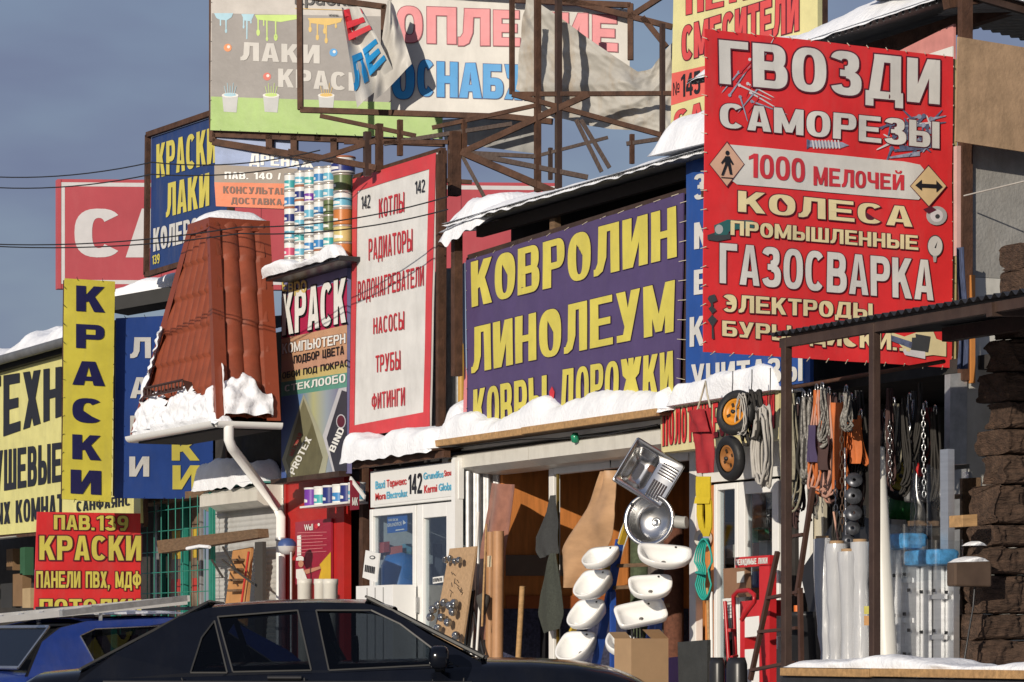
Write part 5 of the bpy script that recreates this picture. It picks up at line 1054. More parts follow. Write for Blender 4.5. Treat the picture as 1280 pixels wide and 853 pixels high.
sheet([(612,604),(606,660),(602,700),(597,760),(592,800)], [(643,606),(637,660),(632,690),(628,740),(622,800)], pO, LINO, 'linoleum_sheet', 'red brown linoleum strip hanging at the left of the carpet shop opening', 'linoleum', .04, 1)
sheet([(690,620),(680,645),(669,672),(671,688),(676,698)], [(695,619),(697,640),(698,660),(698,680),(697,692)], fac(-.16), CARP, 'carpet_piece', 'charcoal carpet piece pinned by its corner to the white door jamb', 'carpet', .03, 2)
sheet([(688,692),(680,715),(675,740),(671,768),(680,792)], [(696,692),(699,715),(703,740),(705,768),(700,786)], fac(-.18), CARG, 'carpet_piece', 'ribbed green grey carpet piece hanging lower on the white door jamb', 'carpet', .03, 3)
sheet([(758,590),(738,634),(716,668),(701,690),(702,708),(712,735)], [(765,588),(773,620),(774,645),(768,672),(755,700),(722,735)], fac(-.14), TANL, 'linoleum_sheet', 'tan linoleum sheet draped like a sail inside the carpet shop', 'linoleum', .09, 4)
sheet([(785,640),(776,665),(768,690)], [(792,640),(785,670),(776,700)], fac(-.1), mat('white_sheet',(.6,.6,.57),.5), 'plastic_strip', 'white plastic strip leaning behind the round steel sink', 'strip', .02, 5)
mb = MB(); q = fac(-.14).at(763,585); mb.tube([q, Vector((q.x,q.y,q.z+.12))], .006, BLACKP, 4); one(mb,'wire_hook','thin wire hook holding the tan linoleum sheet','hook')
for k, (x0_, y0_, x1_, r, mt, lab) in enumerate(((614,665,612,.045,'tan_roll','left of two tan linoleum rolls standing in the opening'),(623,664,621,.05,'tan_roll2','right of two tan linoleum rolls standing in the opening'))):
    p_ = fac(-.42-.03*k); a = p_.at(x0_, y0_); b = p_.at(x1_, 870); b.z = FL
    mb = MB(); mb.tube([b, a], r, mat(mt, (.36+.05*k,.19+.03*k,.09+.02*k), .5, var=.2), 14); o = tag(mb.obj('linoleum_roll', None, b), lab, 'linoleum roll', 'tan linoleum rolls')
    if k == 1:
        m2 = MB(); q = p_.at(619,702,r+.004); m2.slab([q+Vector((-.05,0,.05)), q+Vector((.03,0,.05)), q+Vector((.03,0,-.05)), q+Vector((-.05,0,-.05))], NF, .003, mat('paper_label',(.65,.55,.38),.7)); m2.obj('label', o)
p_ = fac(-.2); a, b = p_.at(653,733), p_.at(643,830); b.z = FL
mb = MB(); mb.tube([b, a], .026, WOOD, 10); one(mb,'wooden_pole','pale wooden pole leaning in the middle of the carpet shop opening','pole')
p_ = per(Xo(600)); mb = MB(); mb.slab([fac(.35).at(651,778),fac(.35).at(690,776),fac(.35).at(690,860),fac(.35).at(651,860)],NF,.04,BLACKP); one(mb,'board','black panel leaning against the blue carpeted wall','panel')
for k, (x0_, y0_, x1_, y1_, r, mt, lab) in enumerate(((598,640,590,800,.012,WHITE,'white thin rod leaning by the linoleum strip'),(586,738,603,812,.014,BLACKP,'black rod leaning below the brass clip, first of three'),(592,738,584,812,.018,BLACKP,'thick black rod crossing behind the plank'),(600,748,596,812,.012,WHITE,'short white rod beside the brush'),(608,655,604,750,.01,WOOD,'thin wooden batten beside the linoleum strip'))):
    pp_ = fac(-.5-.02*k); mb = MB(); b = pp_.at(x1_, y1_); b = b+(b-pp_.at(x0_, y0_))*.35; mb.tube([b, pp_.at(x0_, y0_)], r, mt, 7); one(mb,'rod',lab,'rod')
mb = MB(); M = Mx(604,752,dY(604,-.55)); mb.lathe([(.0,-.13),(.02,-.12),(.06,.0),(.06,.05),(.02,.07),(0,.08)], mat('brush_bristle',(.06,.055,.05),.9), M, 12); one(mb,'brush','dark paint brush head among the leaning rods','brush')
# plank with pipe fittings
pP = fac(-.62); pk_ = [pP.at(562,686), pP.at(595,683), pP.at(578,800), pP.at(540,806)]
b0 = [p+(p-q)*.45 for p, q in ((pk_[3],pk_[0]),(pk_[2],pk_[1]))]
mb = MB(); mb.slab([pk_[0],pk_[1],b0[1],b0[0]], NF, .02, CHIP)
for k in range(12):
    rr = random.Random(k); x, y = rr.uniform(560,580), rr.uniform(712,742); mb.tube([pP.at(x,y,.004), pP.at(x+rr.uniform(-2,6),y+rr.uniform(3,7),.004)], .003, BLKL, 4)
one(mb,'display_plank','chipboard plank leaning by the door with pipe fittings wired on','plank')
CHR = mat('dark_chrome', (.34,.35,.36), .25, .9); rr = random.Random(4)
for k, (x, y) in enumerate(((557,700),(563,699),(569,702),(574,700),(541,762),(548,757),(556,754),(562,757),(568,754),(538,772),(552,772),(560,778),(547,786),(566,765),(570,795))):
    mb = MB(); M = Mx(x, y, dY(x,-.67)-.06, rr.uniform(-50,50), rr.uniform(60,110), 0); r = .038 if k > 3 else .028
    mb.lathe([(0,-.05),(r*.5,-.05),(r*.5,-.02),(r,-.015),(r*1.05,.015),(r*.8,.03),(r*.45,.035),(r*.45,.06),(0,.06)], CHR, M, 12)
    one(mb,'pipe_fitting',f'{"small" if k<4 else "dull"} chrome pipe fitting on the leaning plank, {"upper row" if k<4 else "lower cluster"} {ORD[k if k<4 else min(9,k-4)]} from the left' if k<14 else 'lowest chrome pipe fitting on the leaning plank','pipe fitting','pipe fittings on the plank')
# things in front of the red kiosk
CYL = mat('white_canister', (.62,.60,.54), .45, var=.08)
for k, x in enumerate((381,401,413)):
    a = fac(-.5).at(x,724); mb = MB(); r = .075-.008*(k == 1)
    mb.lathe([(0,FL),(r*.86,FL),(r,a.z-.06),(r*1.06,a.z-.05),(r*1.06,a.z),(r*.9,a.z),(0,a.z-.02)], CYL, Matrix.Translation((a.x,a.y,0)), 18); one(mb,'canister','white tapered canister before the red kiosk, '+('leftmost','middle','rightmost')[k]+' of three','canister','white canisters before the kiosk')
mb = MB(); pp_ = fac(-.70); a, b = pp_.at(445,733), pp_.at(491,727); mb.box((a.x,-.70,FL),(b.x,-.46,a.z),PVC)
for k in range(3): x = a.x+(b.x-a.x)*(.3+.22*k); mb.box((x,-.704,FL),(x+.02,-.70,a.z-.02),mat('grey_seam',(.3,.3,.3),.6))
one(mb,'white_cabinet','white boxed radiator pack standing before the shop window','carton',bevel=.004)
f = Sign('price_card', 'tilted white price card leaning at the red kiosk corner', 'sign', fac(-.62), (463,730)); f.panel([(457,688),(474,692),(470,728),(453,722)], PVC, t=.015); f.shapes([(ell(466,697,3.6,2.4,14),BLKL),(ell(466,697,2.4,1.3,12),PVC)]+[([(457+k*2.2,706+k*.5),(458.4+k*2.2,706.3+k*.5),(457.6+k*2.2,715+k*.5),(456.2+k*2.2,714.7+k*.5)],BLKL) for k in range(6)], 'printed_code', 2)
f2 = thing('cap_stand', 'blue and white ball cap on a thin pole beside the drainpipe', 'stand', fac(-.35).at(363,745)); mb = MB(); a = fac(-.35).at(364,690); mb.tube([(a.x,a.y,FL),(a.x,a.y,a.z)], .014, GALV, 8); mb.obj('pole', f2)
mb = MB(); c = fac(-.37).at(359,683); mb.lathe([(0,-.09),(.06,-.08),(.09,-.04),(.10,0)], mat('cap_white',(.55,.55,.55),.4), Matrix.Translation(c), 18); mb.lathe([(.10,0),(.095,.035),(.06,.075),(0,.085)], mat('cap_blue',(.05,.09,.25),.4), Matrix.Translation(c), 18); mb.obj('cap', f2)
# beam, post and boards before the shutter
pb3 = fac(-.55)
mb = MB(); mb.slab([pb3.at(196,676),pb3.at(322,661),pb3.at(323,672),pb3.at(198,692)],NF,.12,OLDWOOD); mb.tube([pb3.at(236,686,.02),pb3.at(252,683,.02),pb3.at(264,684,.02)],.02,SNOW,6); one(mb,'wooden_beam','old wooden beam fixed across the roller shutter and cage','beam')
mb = MB(); a, b = pb3.at(316,678), pb3.at(328,678); mb.box((a.x+.03,-.54,FL),(b.x-.02,-.50,a.z),mat('dark_post',(.05,.045,.04),.8)); one(mb,'wooden_post','dark wooden post under the old beam at the shutter','post')
mb = MB(); q = [fac(-.35).at(291,688),fac(-.35).at(314,684),fac(-.35).at(308,760),fac(-.35).at(281,760)]; b0 = [q[3]+(q[3]-q[0])*.5, q[2]+(q[2]-q[1])*.5]; mb.slab([q[0],q[1],b0[1],b0[0]],NF,.03,mat('orange_board',(.48,.24,.09),.6,var=.2)); o = one(mb,'display_board','orange wooden board with small shelves leaning on the shutter','board')
mb = MB(); mb.tube([fac(-.40).at(311,690),fac(-.40).at(301,760)],.014,mat('red_rod',(.5,.04,.03),.5),6); mb.obj('red_rod', o)
mb = MB()
for y in (700,712,725,738): c = fac(-.42).at(292-(y-700)*.05,y); mb.box((c.x-.12,-.43,c.z-.015),(c.x+.16,-.36,c.z+.01),OLDWOOD)
mb.obj('shelf', o)
for k, (x0_, y0_, x1_, y1_) in enumerate(((284,684,300,712),(283,700,322,730),(270,700,284,722))): mb = MB(); mb.bar(pb3.at(x0_,y0_,.05),pb3.at(x1_,y1_,.05),.018,.018,mat('dark_post',(.05,.045,.04),.8)); one(mb,'brace','thin dark brace '+('above the orange board','crossing the orange board','left of the orange board')[k],'brace')

# ---- steel sinks
RS = thing('kitchen_sink', 'rectangular stainless kitchen sink tilted on its corner', 'sink', D(811,640,dY(811,-.5)), 'steel kitchen sinks')
M = Mx(811,591,dY(811,-.55),31,90-8,0); w, h = .225, .205   # local x right, y = up on the plate (after tilt), z toward the viewer
mb = MB(); bx0, bx1, by0, by1 = -.19, .035, -.17, .165
def rr_(x0,x1,y0,y1,r,n=6):
    o = []
    for cx_, cy_, a in ((x1-r,y1-r,0),(x0+r,y1-r,90),(x0+r,y0+r,180),(x1-r,y0+r,270)): o += [(cx_+r*math.cos(rad(a+90*i/n)), cy_+r*math.sin(rad(a+90*i/n))) for i in range(n+1)]
    return o
rings = [(rr_(-w,w,-h,h,.02),-.02),(rr_(-w,w,-h,h,.02),.0),(rr_(-w+.012,w-.012,-h+.012,h-.012,.02),-.004),(rr_(bx0,bx1,by0,by1,.06),-.004),(rr_(bx0+.01,bx1-.01,by0+.01,by1-.01,.055),-.02),(rr_(bx0+.025,bx1-.025,by0+.03,by1-.03,.05),-.14),(rr_(bx0+.08,bx1-.08,by0+.1,by1-.1,.03),-.15)]
vs = []; n = len(rings[0][0])
for P_, z in rings: vs += xf(M, [(x,y,z) for x,y in P_])
mb.add(vs, [(i*n+k, i*n+(k+1) % n, (i+1)*n+(k+1) % n, (i+1)*n+k) for i in range(len(rings)-1) for k in range(n)], STEEL, True)
mb.add(vs[-n:], [tuple(range(n))], STEEL); mb.obj('basin', RS)
mb = MB()
for k in range(6): mbox(mb, M, (.06+.022*k,-.165,-.002),(.072+.022*k,-.02,.005), STEEL)
for k in range(5): mbox(mb, M, (.06,.03+.024*k,-.002),(.20,.042+.024*k,.005), STEEL)
mb.obj('drainer_grooves', RS)
mb = MB(); mb.lathe([(0,.001),(.03,.001),(.03,-.002)], mat('hole_brown',(.12,.05,.03),.7), M @ Matrix.Translation((.0,.05,-.06)), 16); mb.obj('drain_hole', RS)
RD2 = thing('kitchen_sink', 'round stainless kitchen sink with a drain at its centre', 'sink', D(812,683,dY(812,-.5)), 'steel kitchen sinks')
M = Mx(811,650,dY(811,-.55),0,84,0) @ Matrix.Rotation(rad(-24),4,'Y'); R_ = .215
mb = MB(); mb.lathe([(R_*.98,-.03),(R_,-.01),(R_,.004),(R_*.95,.008),(R_*.84,.0),(R_*.80,-.02),(R_*.74,-.12),(R_*.6,-.15),(R_*.15,-.16),(.0,-.16)], STEEL, M, 40); mb.obj('bowl', RD2)
mb = MB(); mb.lathe([(.04,-.155),(.035,-.150),(.02,-.153),(.012,-.156),(0,-.156)], CHR, M, 18); mb.obj('drain', RD2)
mb = MB(); mb.lathe([(0,.010),(.014,.010),(.014,.004)], BLACKP, M @ Matrix.Translation((-.14,.13,0)), 12); mb.obj('tap_hole', RD2)
mb = MB(); mb.tube([M @ Vector((.20,-.02,-.05)), M @ Vector((.27,-.03,-.06)), M @ Vector((.30,-.03,-.06))], .05, mat('grey_siphon',(.35,.35,.33),.5), 12); mb.obj('waste_trap', RD2)
# ---- washbasins on the blue and yellow rack
def basin(w, dp, h, sq=.0):
    root = thing('washbasin', '', 'washbasin', (0,0,0), 'white washbasins on the rack')
    N = 40
    def out(s, z, oy=0):
        o = []
        for k in range(N):
            t = 2*math.pi*k/N; c, s_ = math.cos(t), math.sin(t)
            if sq: x = w/2*math.copysign(abs(c)**.35, c); y = (dp*.5)*math.copysign(abs(s_)**.35, s_)
            else: x = w/2*math.copysign(abs(c)**(.85 if s_ < 0 else .45), c); y = dp*.62*-abs(s_)**.95 if s_ < 0 else dp*.38*abs(s_)**.4
            o.append((x*s, y*s+oy, z))
        return o
    loops = [out(.32,-h,.05), out(.72,-h*.75,.02), out(.95,-.05), out(1,-.012), out(1,.0), out(.985,.006), out(.86,.002,-.012), out(.80,-.02,-.015), out(.62,-h*.62,-.01), out(.25,-h*.74,0), out(.05,-h*.76,0)]
    mb = MB(); vs = [p for l in loops for p in l]; n = len(loops)
    mb.add(vs, [(i*N+k, i*N+(k+1) % N, (i+1)*N+(k+1) % N, (i+1)*N+k) for i in range(n-1) for k in range(N)], CERAMIC, True)
    mb.add(loops[0], [tuple(range(N-1,-1,-1))], CERAMIC); mb.obj('bowl', root)
    m2 = MB(); m2.lathe([(0,-h*.73),(.018,-h*.73),(.018,-h*.76)], mat('drain_dark',(.16,.15,.14),.35,.6), None, 14); m2.obj('drain_hole', root)
    m3 = MB(); m3.lathe([(0,.006),(.009,.006),(.009,.0)], BLACKP, Matrix.Translation((w*.2,dp*.28,0)), 10); m3.obj('tap_hole', root)
    m4 = MB(); m4.add([(x*.55, y*.5+dp*.38-.03, z) for x,y,z in ()] or [(-w*.3,dp*.36,-.03),(w*.3,dp*.36,-.03),(w*.25,dp*.37,-h*.8),(-w*.25,dp*.37,-h*.8),(-w*.3,dp*.40,-.03),(w*.3,dp*.40,-.03),(w*.25,dp*.41,-h*.8),(-w*.25,dp*.41,-h*.8)], [(0,1,2,3),(7,6,5,4),(0,4,5,1),(2,6,7,3),(1,5,6,2),(3,7,4,0)], mat('ceramic_back',(.55,.50,.42),.6,dirt=.2)); m4.obj('rear_bracket', root)
    return root
def place(o, M, lab):
    o.matrix_world = M; o.matrix_local = M; o['label'] = lab; return o
spec = [ # x, y, roll, tilt, yaw, w, d, h, square, label
 (831,690,5,34,0,.43,.28,.13,0,'wide half round washbasin at the top of the right rack column'),
 (813,729,-3,42,0,.35,.25,.12,0,'small half round washbasin with a dark drain, second in the right rack column'),
 (801,765,-6,42,8,.41,.26,.10,1,'rectangular washbasin, third in the right rack column'),
 (783,803,8,34,-10,.34,.26,.13,0,'washbasin partly behind the cardboard box, lowest of the right column'),
 (750,692,-22,24,-40,.30,.28,.12,0,'topmost washbasin in the left rack column'),
 (740,725,-32,30,-52,.31,.32,.15,0,'second washbasin from the top in the left rack column'),
 (732,762,-32,30,-52,.31,.32,.15,0,'third washbasin from the top in the left rack column'),
 (719,803,-28,34,-46,.33,.34,.16,0,'lowest washbasin in the left rack column, just over the car')]
for (x,y,ro,ti,ya,w,dp,h,sq,lab) in spec: place(basin(w,dp,h,sq), Mx(x,y,dY(x,-.62),ro,ti,ya), lab)
BLUS = mat('blue_rack_paint', (.02,.07,.32), .45, var=.2); YELS = mat('yellow_rack_paint', (.55,.36,.03), .45, var=.2)
rk = thing('display_rack', 'steel rack of blue and yellow posts carrying washbasins', 'rack', D(770,850,dY(770,-.4)))
def fr(x,y,Y): return D(x,y,dY(x,Y))
for lst, mt, r, nm in (([(775,675),(765,730),(745,830),(739,870)],BLUS,.034,'post'),([(766,740),(766,870)],BLUS,.022,'post'),([(826,735),(818,850)],BLUS,.028,'post'),([(810,800),(822,745)],BLUS,.02,'brace')):
    mb = MB(); 
    for a, b in zip(lst, lst[1:]): mb.bar(fr(*a,-.42), fr(*b,-.42), r*2, .03, mt)
    mb.obj(nm, rk)
for lst in ([(784,655),(776,680)],[(764,700),(740,745)],[(738,745),(715,790)],[(712,792),(700,830)]):
    mb = MB(); mb.bar(fr(*lst[0],-.46), fr(*lst[1],-.46), .05, .03, YELS); mb.obj('arm', rk)
mb = MB()
for y in (708,735,760): mb.bar(fr(762,y,-.40), fr(835,y-3,-.40), .03, .03, OLDWOOD)
mb.obj('cross_rail', rk)
# cardboard box
mb = MB(); pX = fac(-1.0); q = [pX.at(781,806),pX.at(806,806),pX.at(828,798)]
M = Matrix.Translation(D(806,860,dY(806,-1.0))) @ BAS @ Matrix.Rotation(rad(28),4,'Z'); CARD = mat('cardboard', (.36,.235,.13), .8, var=.12, scale=4)
zt_ = .38; mbox(mb, M, (-.19,-.12,-.4),(.14,.14,zt_), CARD); bo = one(mb,'cardboard_box','tall brown cardboard box standing in front of the washbasin rack','box')
mb = MB(); mb.add(xf(M, [(-.19,-.12,zt_),(-.19,.14,zt_),(-.24,.14,zt_+.05),(-.24,-.12,zt_+.05)]), [(0,1,2,3)], CARD); mb.add(xf(M, [(.14,-.12,zt_),(.14,.14,zt_),(.06,.14,zt_+.07),(.06,-.12,zt_+.07)]), [(3,2,1,0)], CARD); mb.obj('flap', bo)
for k in range(4): mb = MB(); mbox(mb, Matrix.Translation(fr(790+k*4,792,-.55)) @ BAS, (-.008,-.01,-.05),(.008,.01,.05), BLACKP); one(mb,'black_clip','small black clip hanging over the lowest right washbasin','clip','black clips over the basin')
# black mats and sacks right of the box
mb = MB(); mb.slab([fac(-1.0).at(847,803),fac(-1.0).at(884,800),fac(-1.0).at(884,900),fac(-1.0).at(849,900)],NF,.03,mat('black_rubber_mat',(.035,.037,.036),.75,var=.3,bump=.3)); one(mb,'rubber_mat','black rubber mat standing on edge beside the cardboard box','mat')
for k, (x, w_) in enumerate(((896,22),(921,28))):
    mb = MB(); c = fac(-1.0).at(x,822); r = w_/150*.5
    mb.lathe([(r*.9,FL),(r*1.05,c.z-.3),(r,c.z-.05),(r*.8,c.z),(r*.7,c.z-.02),(0,c.z-.05)], BLACKP, Matrix.Translation((c.x,c.y,0)) @ Matrix.Scale(.75,4,(0,1,0)), 16); one(mb,'rubber_roll','black rubber roll standing upright, '+('nearer the black mat','nearer the red trolley')[k],'rubber roll','black rubber rolls')
mb = MB(); mb.slab([fac(-.6).at(829,823),fac(-.6).at(848,821),fac(-.6).at(848,900),fac(-.6).at(829,900)],NF,.02,mat('board',(.16,.07,.20),.6)); one(mb,'board','purple panel standing behind the cardboard box','panel')

# ---- straps, ropes, wheels at the towel rail sign
STR_R = mat('red_sling', (.33,.02,.025), .7, var=.25, bump=.2, bscale=80); STR_Y = mat('yellow_sling', (.62,.46,.02), .7, var=.15, bump=.2, bscale=80); ROPE_T = mat('teal_rope', (.02,.33,.27), .6); ROPE_W = mat('white_rope', (.42,.40,.37), .8, var=.2); ROPE_B = mat('black_rope', (.03,.027,.024), .8, var=.4)
pS = fac(-.75)
sheet([(870,513),(871,535),(873,565),(875,592)], [(889,511),(891,535),(895,565),(897,591)], pS, STR_R, 'lifting_strap', 'wide red lifting strap hanging over the towel rail sign', 'strap', .03, 6, h0=.02)
sheet([(869,514),(871,528),(873,541)], [(889,512),(891,526),(894,540)], pS, STR_R, 'lifting_strap', 'upper fold of the wide red strap', 'strap', .02, 8, h0=.06)
mb = MB(); mb.tube([pS.at(872,512),pS.at(878,492),pS.at(882,477),pS.at(884,492),pS.at(888,510)],.008,mat('cord',(.5,.45,.35),.8),5); one(mb,'cord','light cord loop holding the wide red strap','cord')
mb = MB()
def loopstrap(pl, pts, wpx, mt, h):
    vs = []; 
    for i, (x,y) in enumerate(pts): vs += [pl.at(x-wpx/2,y,h+.01*math.sin(i*1.3)), pl.at(x+wpx/2,y,h+.01*math.sin(i*1.3))]
    return vs, [(2*i,2*i+1,2*i+3,2*i+2) for i in range(len(pts)-1)]
for pts, wp_, hh in (([(886,596),(887,610),(887,626)],18,.05),([(881,626),(882,645),(884,660),(888,670)],7,.045),([(893,626),(895,645),(894,660),(889,671)],8,.055),([(887,622),(887,630)],19,.06)):
    vs, fs = loopstrap(pS, pts, wp_, STR_Y, hh); mb.add(vs, fs, STR_Y, True); mb.add([v+Vector((0,.008,0)) for v in vs], [f[::-1] for f in fs], STR_Y, True)
one(mb,'lifting_strap','yellow lifting strap folded in a loop below the red strap','strap')
mb = MB()
for k in range(5):
    w_ = 5+k*1.7; sgn = 1
    pts = []
    for i in range(25):
        t = i/24*2*math.pi; x = 889+w_*math.sin(t)*(.35+.65*abs(math.sin(t*.5)))*(1 if i else 1); y = 712-38*math.cos(t) if math.cos(t) > 0 else 712-38*math.cos(t)
        x = 889+w_*math.sin(t*1)*abs(math.sin(t))**.2*(1-.7*math.exp(-((y-716)/7)**2)); pts.append(pS.at(x+k*.4,y,.03+.012*k))
    mb.tube(pts,.0075,ROPE_T,6,closed=True)
mb.tube([pS.at(885,716,.1),pS.at(893,717,.1)],.012,ROPE_T,6); one(mb,'rope_coil','teal rope coil tied in a figure eight','rope')
def coil(cx, y0, y1, w0, n, mt, nm, lab, pl=pS, r=.012, h0=.0, sd=1):
    mb = MB(); rg = random.Random(sd)
    for k in range(n):
        a = w0*(.35+.65*(k+1)/n); d_ = rg.uniform(-2,2); pts = []
        for i in range(28):
            t = 2*math.pi*i/28; yy = (y0+y1)/2-(y1-y0)/2*math.cos(t)*(1-.06*k*rg.random()); ww = a*math.sin(t)*(.55+.45*(.5-.5*math.cos(t)))
            pts.append(pl.at(cx+d_+ww, yy+rg.uniform(-.6,.6), h0+.012*k+rg.uniform(0,.01)))
        mb.tube(pts, r, mt, 5, closed=True)
    return one(mb,nm,lab,'rope')
coil(960,507,609,11,7,ROPE_W,'rope_coil','long white rope coil beside the brown canopy post',sd=2); coil(948,488,560,15,9,ROPE_B,'rope_coil','bundle of black ropes right of the upper wheel',h0=-.02,sd=3)
coil(942,492,545,8,4,ROPE_W,'rope_coil','thin pale rope mixed among the black ropes',h0=.08,r=.006,sd=4)
def wheel(M, lab, rimc):
    root = thing('barrow_wheel', lab, 'wheel', M.translation, 'wheelbarrow wheels hung at the sign')
    mb = MB(); pr = [(.118,-.04)]+[(.148+.047*math.cos(a), .047*math.sin(a)) for a in [rad(-130+k*260/16) for k in range(17)]]+[(.118,.04)]
    M = M @ Matrix.Scale(.88,4); mb.lathe(pr, BLACK, M, 40); ty = mb.obj('tyre', root)
    m4 = MB()
    for k in range(30): a = 2*math.pi*k/30; 
    m2 = MB(); m2.lathe([(.122,-.035),(.115,.03),(.105,.038),(.095,.03),(.08,.012),(.045,.010),(.04,.03),(.02,.034),(.0,.034)], rimc, M, 30); m2.lathe([(.122,-.035),(.09,-.03),(0,-.03)], rimc, M, 30); rm_ = m2.obj('rim', root)
    m3 = MB(); m3.lathe([(0,.055),(.016,.055),(.018,.03)], BLACKP, M, 12)
    for k in range(4): a = k*math.pi/2+.4; mbox(m3, M @ Matrix.Rotation(a,4,'Z'), (.05,-.012,.014),(.085,.012,.020), mat('rim_slot_dark',(.03,.015,.005),.7))
    m3.obj('hub', rm_); return root
ORG = mat('orange_rim', (.58,.23,.02), .4, var=.1)
wheel(Mx(920,516,dY(920,-.85),0,88,0) @ Matrix.Rotation(rad(-40),4,'Y') @ Matrix.Rotation(rad(-8),4,'X'), 'upper wheelbarrow wheel with a bright orange rim', ORG)
wheel(Mx(913,573,dY(913,-.80),4,88,0) @ Matrix.Rotation(rad(-62),4,'Y') @ Matrix.Rotation(rad(10),4,'X'), 'lower wheelbarrow wheel turned almost edge on with a dull orange rim', mat('dull_orange_rim', (.30,.12,.03), .6, var=.3))
for x, y0_, y1_ in ((916,478,492),(940,476,490),(963,474,508)):
    mb = MB(); mb.tube([pS.at(x,y0_-14),pS.at(x,y0_),pS.at(x-1,y1_)],.004,BLACKP,4); one(mb,'wire_hook',f'thin wire hanger over the {"upper wheel" if x==916 else "black ropes" if x==940 else "white rope coil"}','hook')
mb = MB(); M = Mx(879,673,dY(879,-.05),0,90,0); mb.lathe([(0,.01),(.07,.01),(.075,0),(.075,-.01)], CYL, M, 24); mb.lathe([(0,.012),(.045,.012)], mat('badge_blue',(.25,.3,.45),.4), M, 20); one(mb,'round_badge','round white badge on the orange panel by the door','badge')

# ---- by the door: red stand, trolley, step ladder
f = Sign('hatch_stand', 'red and white display stand headed with invisible hatches lettering', 'display stand', fac(-.35), (940,830)); RDS = mat('stand_red', (.52,.02,.025), .45)
f.panel([(919,697),(962,694),(962,707),(919,710)], RDS, 'header', t=.06); f.text('НЕВИДИМЫЕ ЛЮКИ', (921,699.5,707,960,697,704.5), WP, w=.32)
f.panel([(949,707),(962,706),(962,860),(949,860)], RDS, 'side_post', t=.06); f.panel([(925,752),(949,750),(949,770),(925,772)], RDS, 'front_panel', t=.25); f.panel([(931,772),(949,770),(949,795),(931,797)], PVC, 'shelf_panel', t=.25); f.panel([(925,772),(931,772),(931,860),(925,860)], RDS, 'side_post', t=.25); f.panel([(931,812),(949,811),(949,860),(931,860)], PVC, 'base_panel', t=.2)
tr = thing('hand_trolley', 'red tubular hand trolley standing before the display stand', 'trolley', fac(-.8).at(920,850)); TRR = mat('trolley_red', (.40,.015,.02), .3, var=.15); pt_ = fac(-.8)
mb = MB(); mb.tube([pt_.at(922,900),pt_.at(917,760),pt_.at(917,745),pt_.at(923,739),pt_.at(936,738),pt_.at(943,744),pt_.at(943,752),pt_.at(934,764),pt_.at(927,775)],.018,TRR,8); mb.obj('handle', tr)
mb = MB(); mb.tube([pt_.at(930,900,.1),pt_.at(921,752,.1)],.016,TRR,8); mb.tube([pt_.at(918,788),pt_.at(926,788,.1)],.014,TRR,6); mb.tube([pt_.at(921,820),pt_.at(929,822,.1)],.014,TRR,6); mb.obj('frame_tube', tr)
mb = MB(); mb.slab([fac(-.15).at(904,711),fac(-.15).at(932,709),fac(-.15).at(932,746),fac(-.15).at(905,748)],NF,.05,mat('brown_carton',(.24,.13,.075),.7)); mb.slab([fac(-.156).at(921,715),fac(-.156).at(930,714),fac(-.156).at(930,728),fac(-.156).at(921,729)],NF,.004,CYL); one(mb,'carton','flat brown carton leaning inside the door window','box')
f = Sign('paper_notice', 'white paper notice taped low on the door window', 'notice', fac(-.02), (910,772)); f.panel([(903,749),(919,746),(919,772),(904,774)], WP, t=.003)
for k in range(5): f.shape([(905,753+k*4),(917,751+k*4),(917,752+k*4),(905,754+k*4)], mat('grey_seam',(.3,.3,.3),.6), 2, 'printed_line')
BRL = mat('brown_ladder_paint', (.07,.035,.025), .5, var=.3); sl2 = thing('step_ladder', 'brown metal step ladder beside the canopy post', 'ladder', fac(-1.3).at(960,840)); pl_ = fac(-1.3)
for nm, a, b in (('rail',(1016,610),(996,745)),('rail',(972,690),(938,850)),('rail',(1000,735),(1002,850))):
    mb = MB(); mb.bar(pl_.at(*a), pl_.at(*b), .03, .03, BRL); mb.obj(nm, sl2)
mb = MB()
for a, b in (((960,748),(1000,740)),((950,790),(998,785)),((940,838),(990,828)),((985,672),(1006,668))): mb.bar(pl_.at(*a), pl_.at(*b), .05, .02, BRL)
mb.obj('rung', sl2)
for k, (a, b, r, mt, lab) in enumerate((((884,735),(888,860),.012,WOOD,'pale broom handle left of the door window'),((889,740),(890,860),.014,PVC,'white plastic handle left of the door window'),((996,757),(998,900),.022,mat('orange_handle',(.62,.14,.02),.4),'bright orange spade handle behind the counter shelf'),((983,766),(985,900),.018,WOOD,'pale wooden handle beside the orange spade handle'),((1056,560),(1058,690),.008,STEEL,'thin steel rod hanging above the film rolls'),((1042,640),(1050,690),.008,mat('pink_wire',(.5,.28,.2),.5),'thin pinkish rod leaning above the film rolls'))):
    mb = MB(); pp_ = fac(-1.2 if k > 1 else -.3); mb.tube([pp_.at(*b), pp_.at(*a)], r, mt, 8); one(mb,'tool_stick',lab,'stick')
mb = MB(); c = fac(-1.1).at(1008,765); mb.lathe([(.10,FL),(.15,c.z-.05),(.165,c.z-.04),(.165,c.z),(.15,c.z),(.14,c.z-.04),(0,c.z-.1)], BLACKP, Matrix.Translation((c.x,c.y,0)), 20); one(mb,'black_bin','glossy black plastic bin behind the orange handle','bin')
mb = MB(); mb.slab([fac(-.7).at(1052,655),fac(-.7).at(1110,650),fac(-.7).at(1110,830),fac(-.7).at(1030,830),fac(-.7).at(1000,730)],NF,.02,BLACKP) if False else mb.prism([fac(-.7).at(x,y) for x,y in ((1000,715),(1046,646),(1130,650),(1130,850),(1030,850))], NF, .02, BLACKP); one(mb,'black_board','black board leaning behind the film rolls','board')
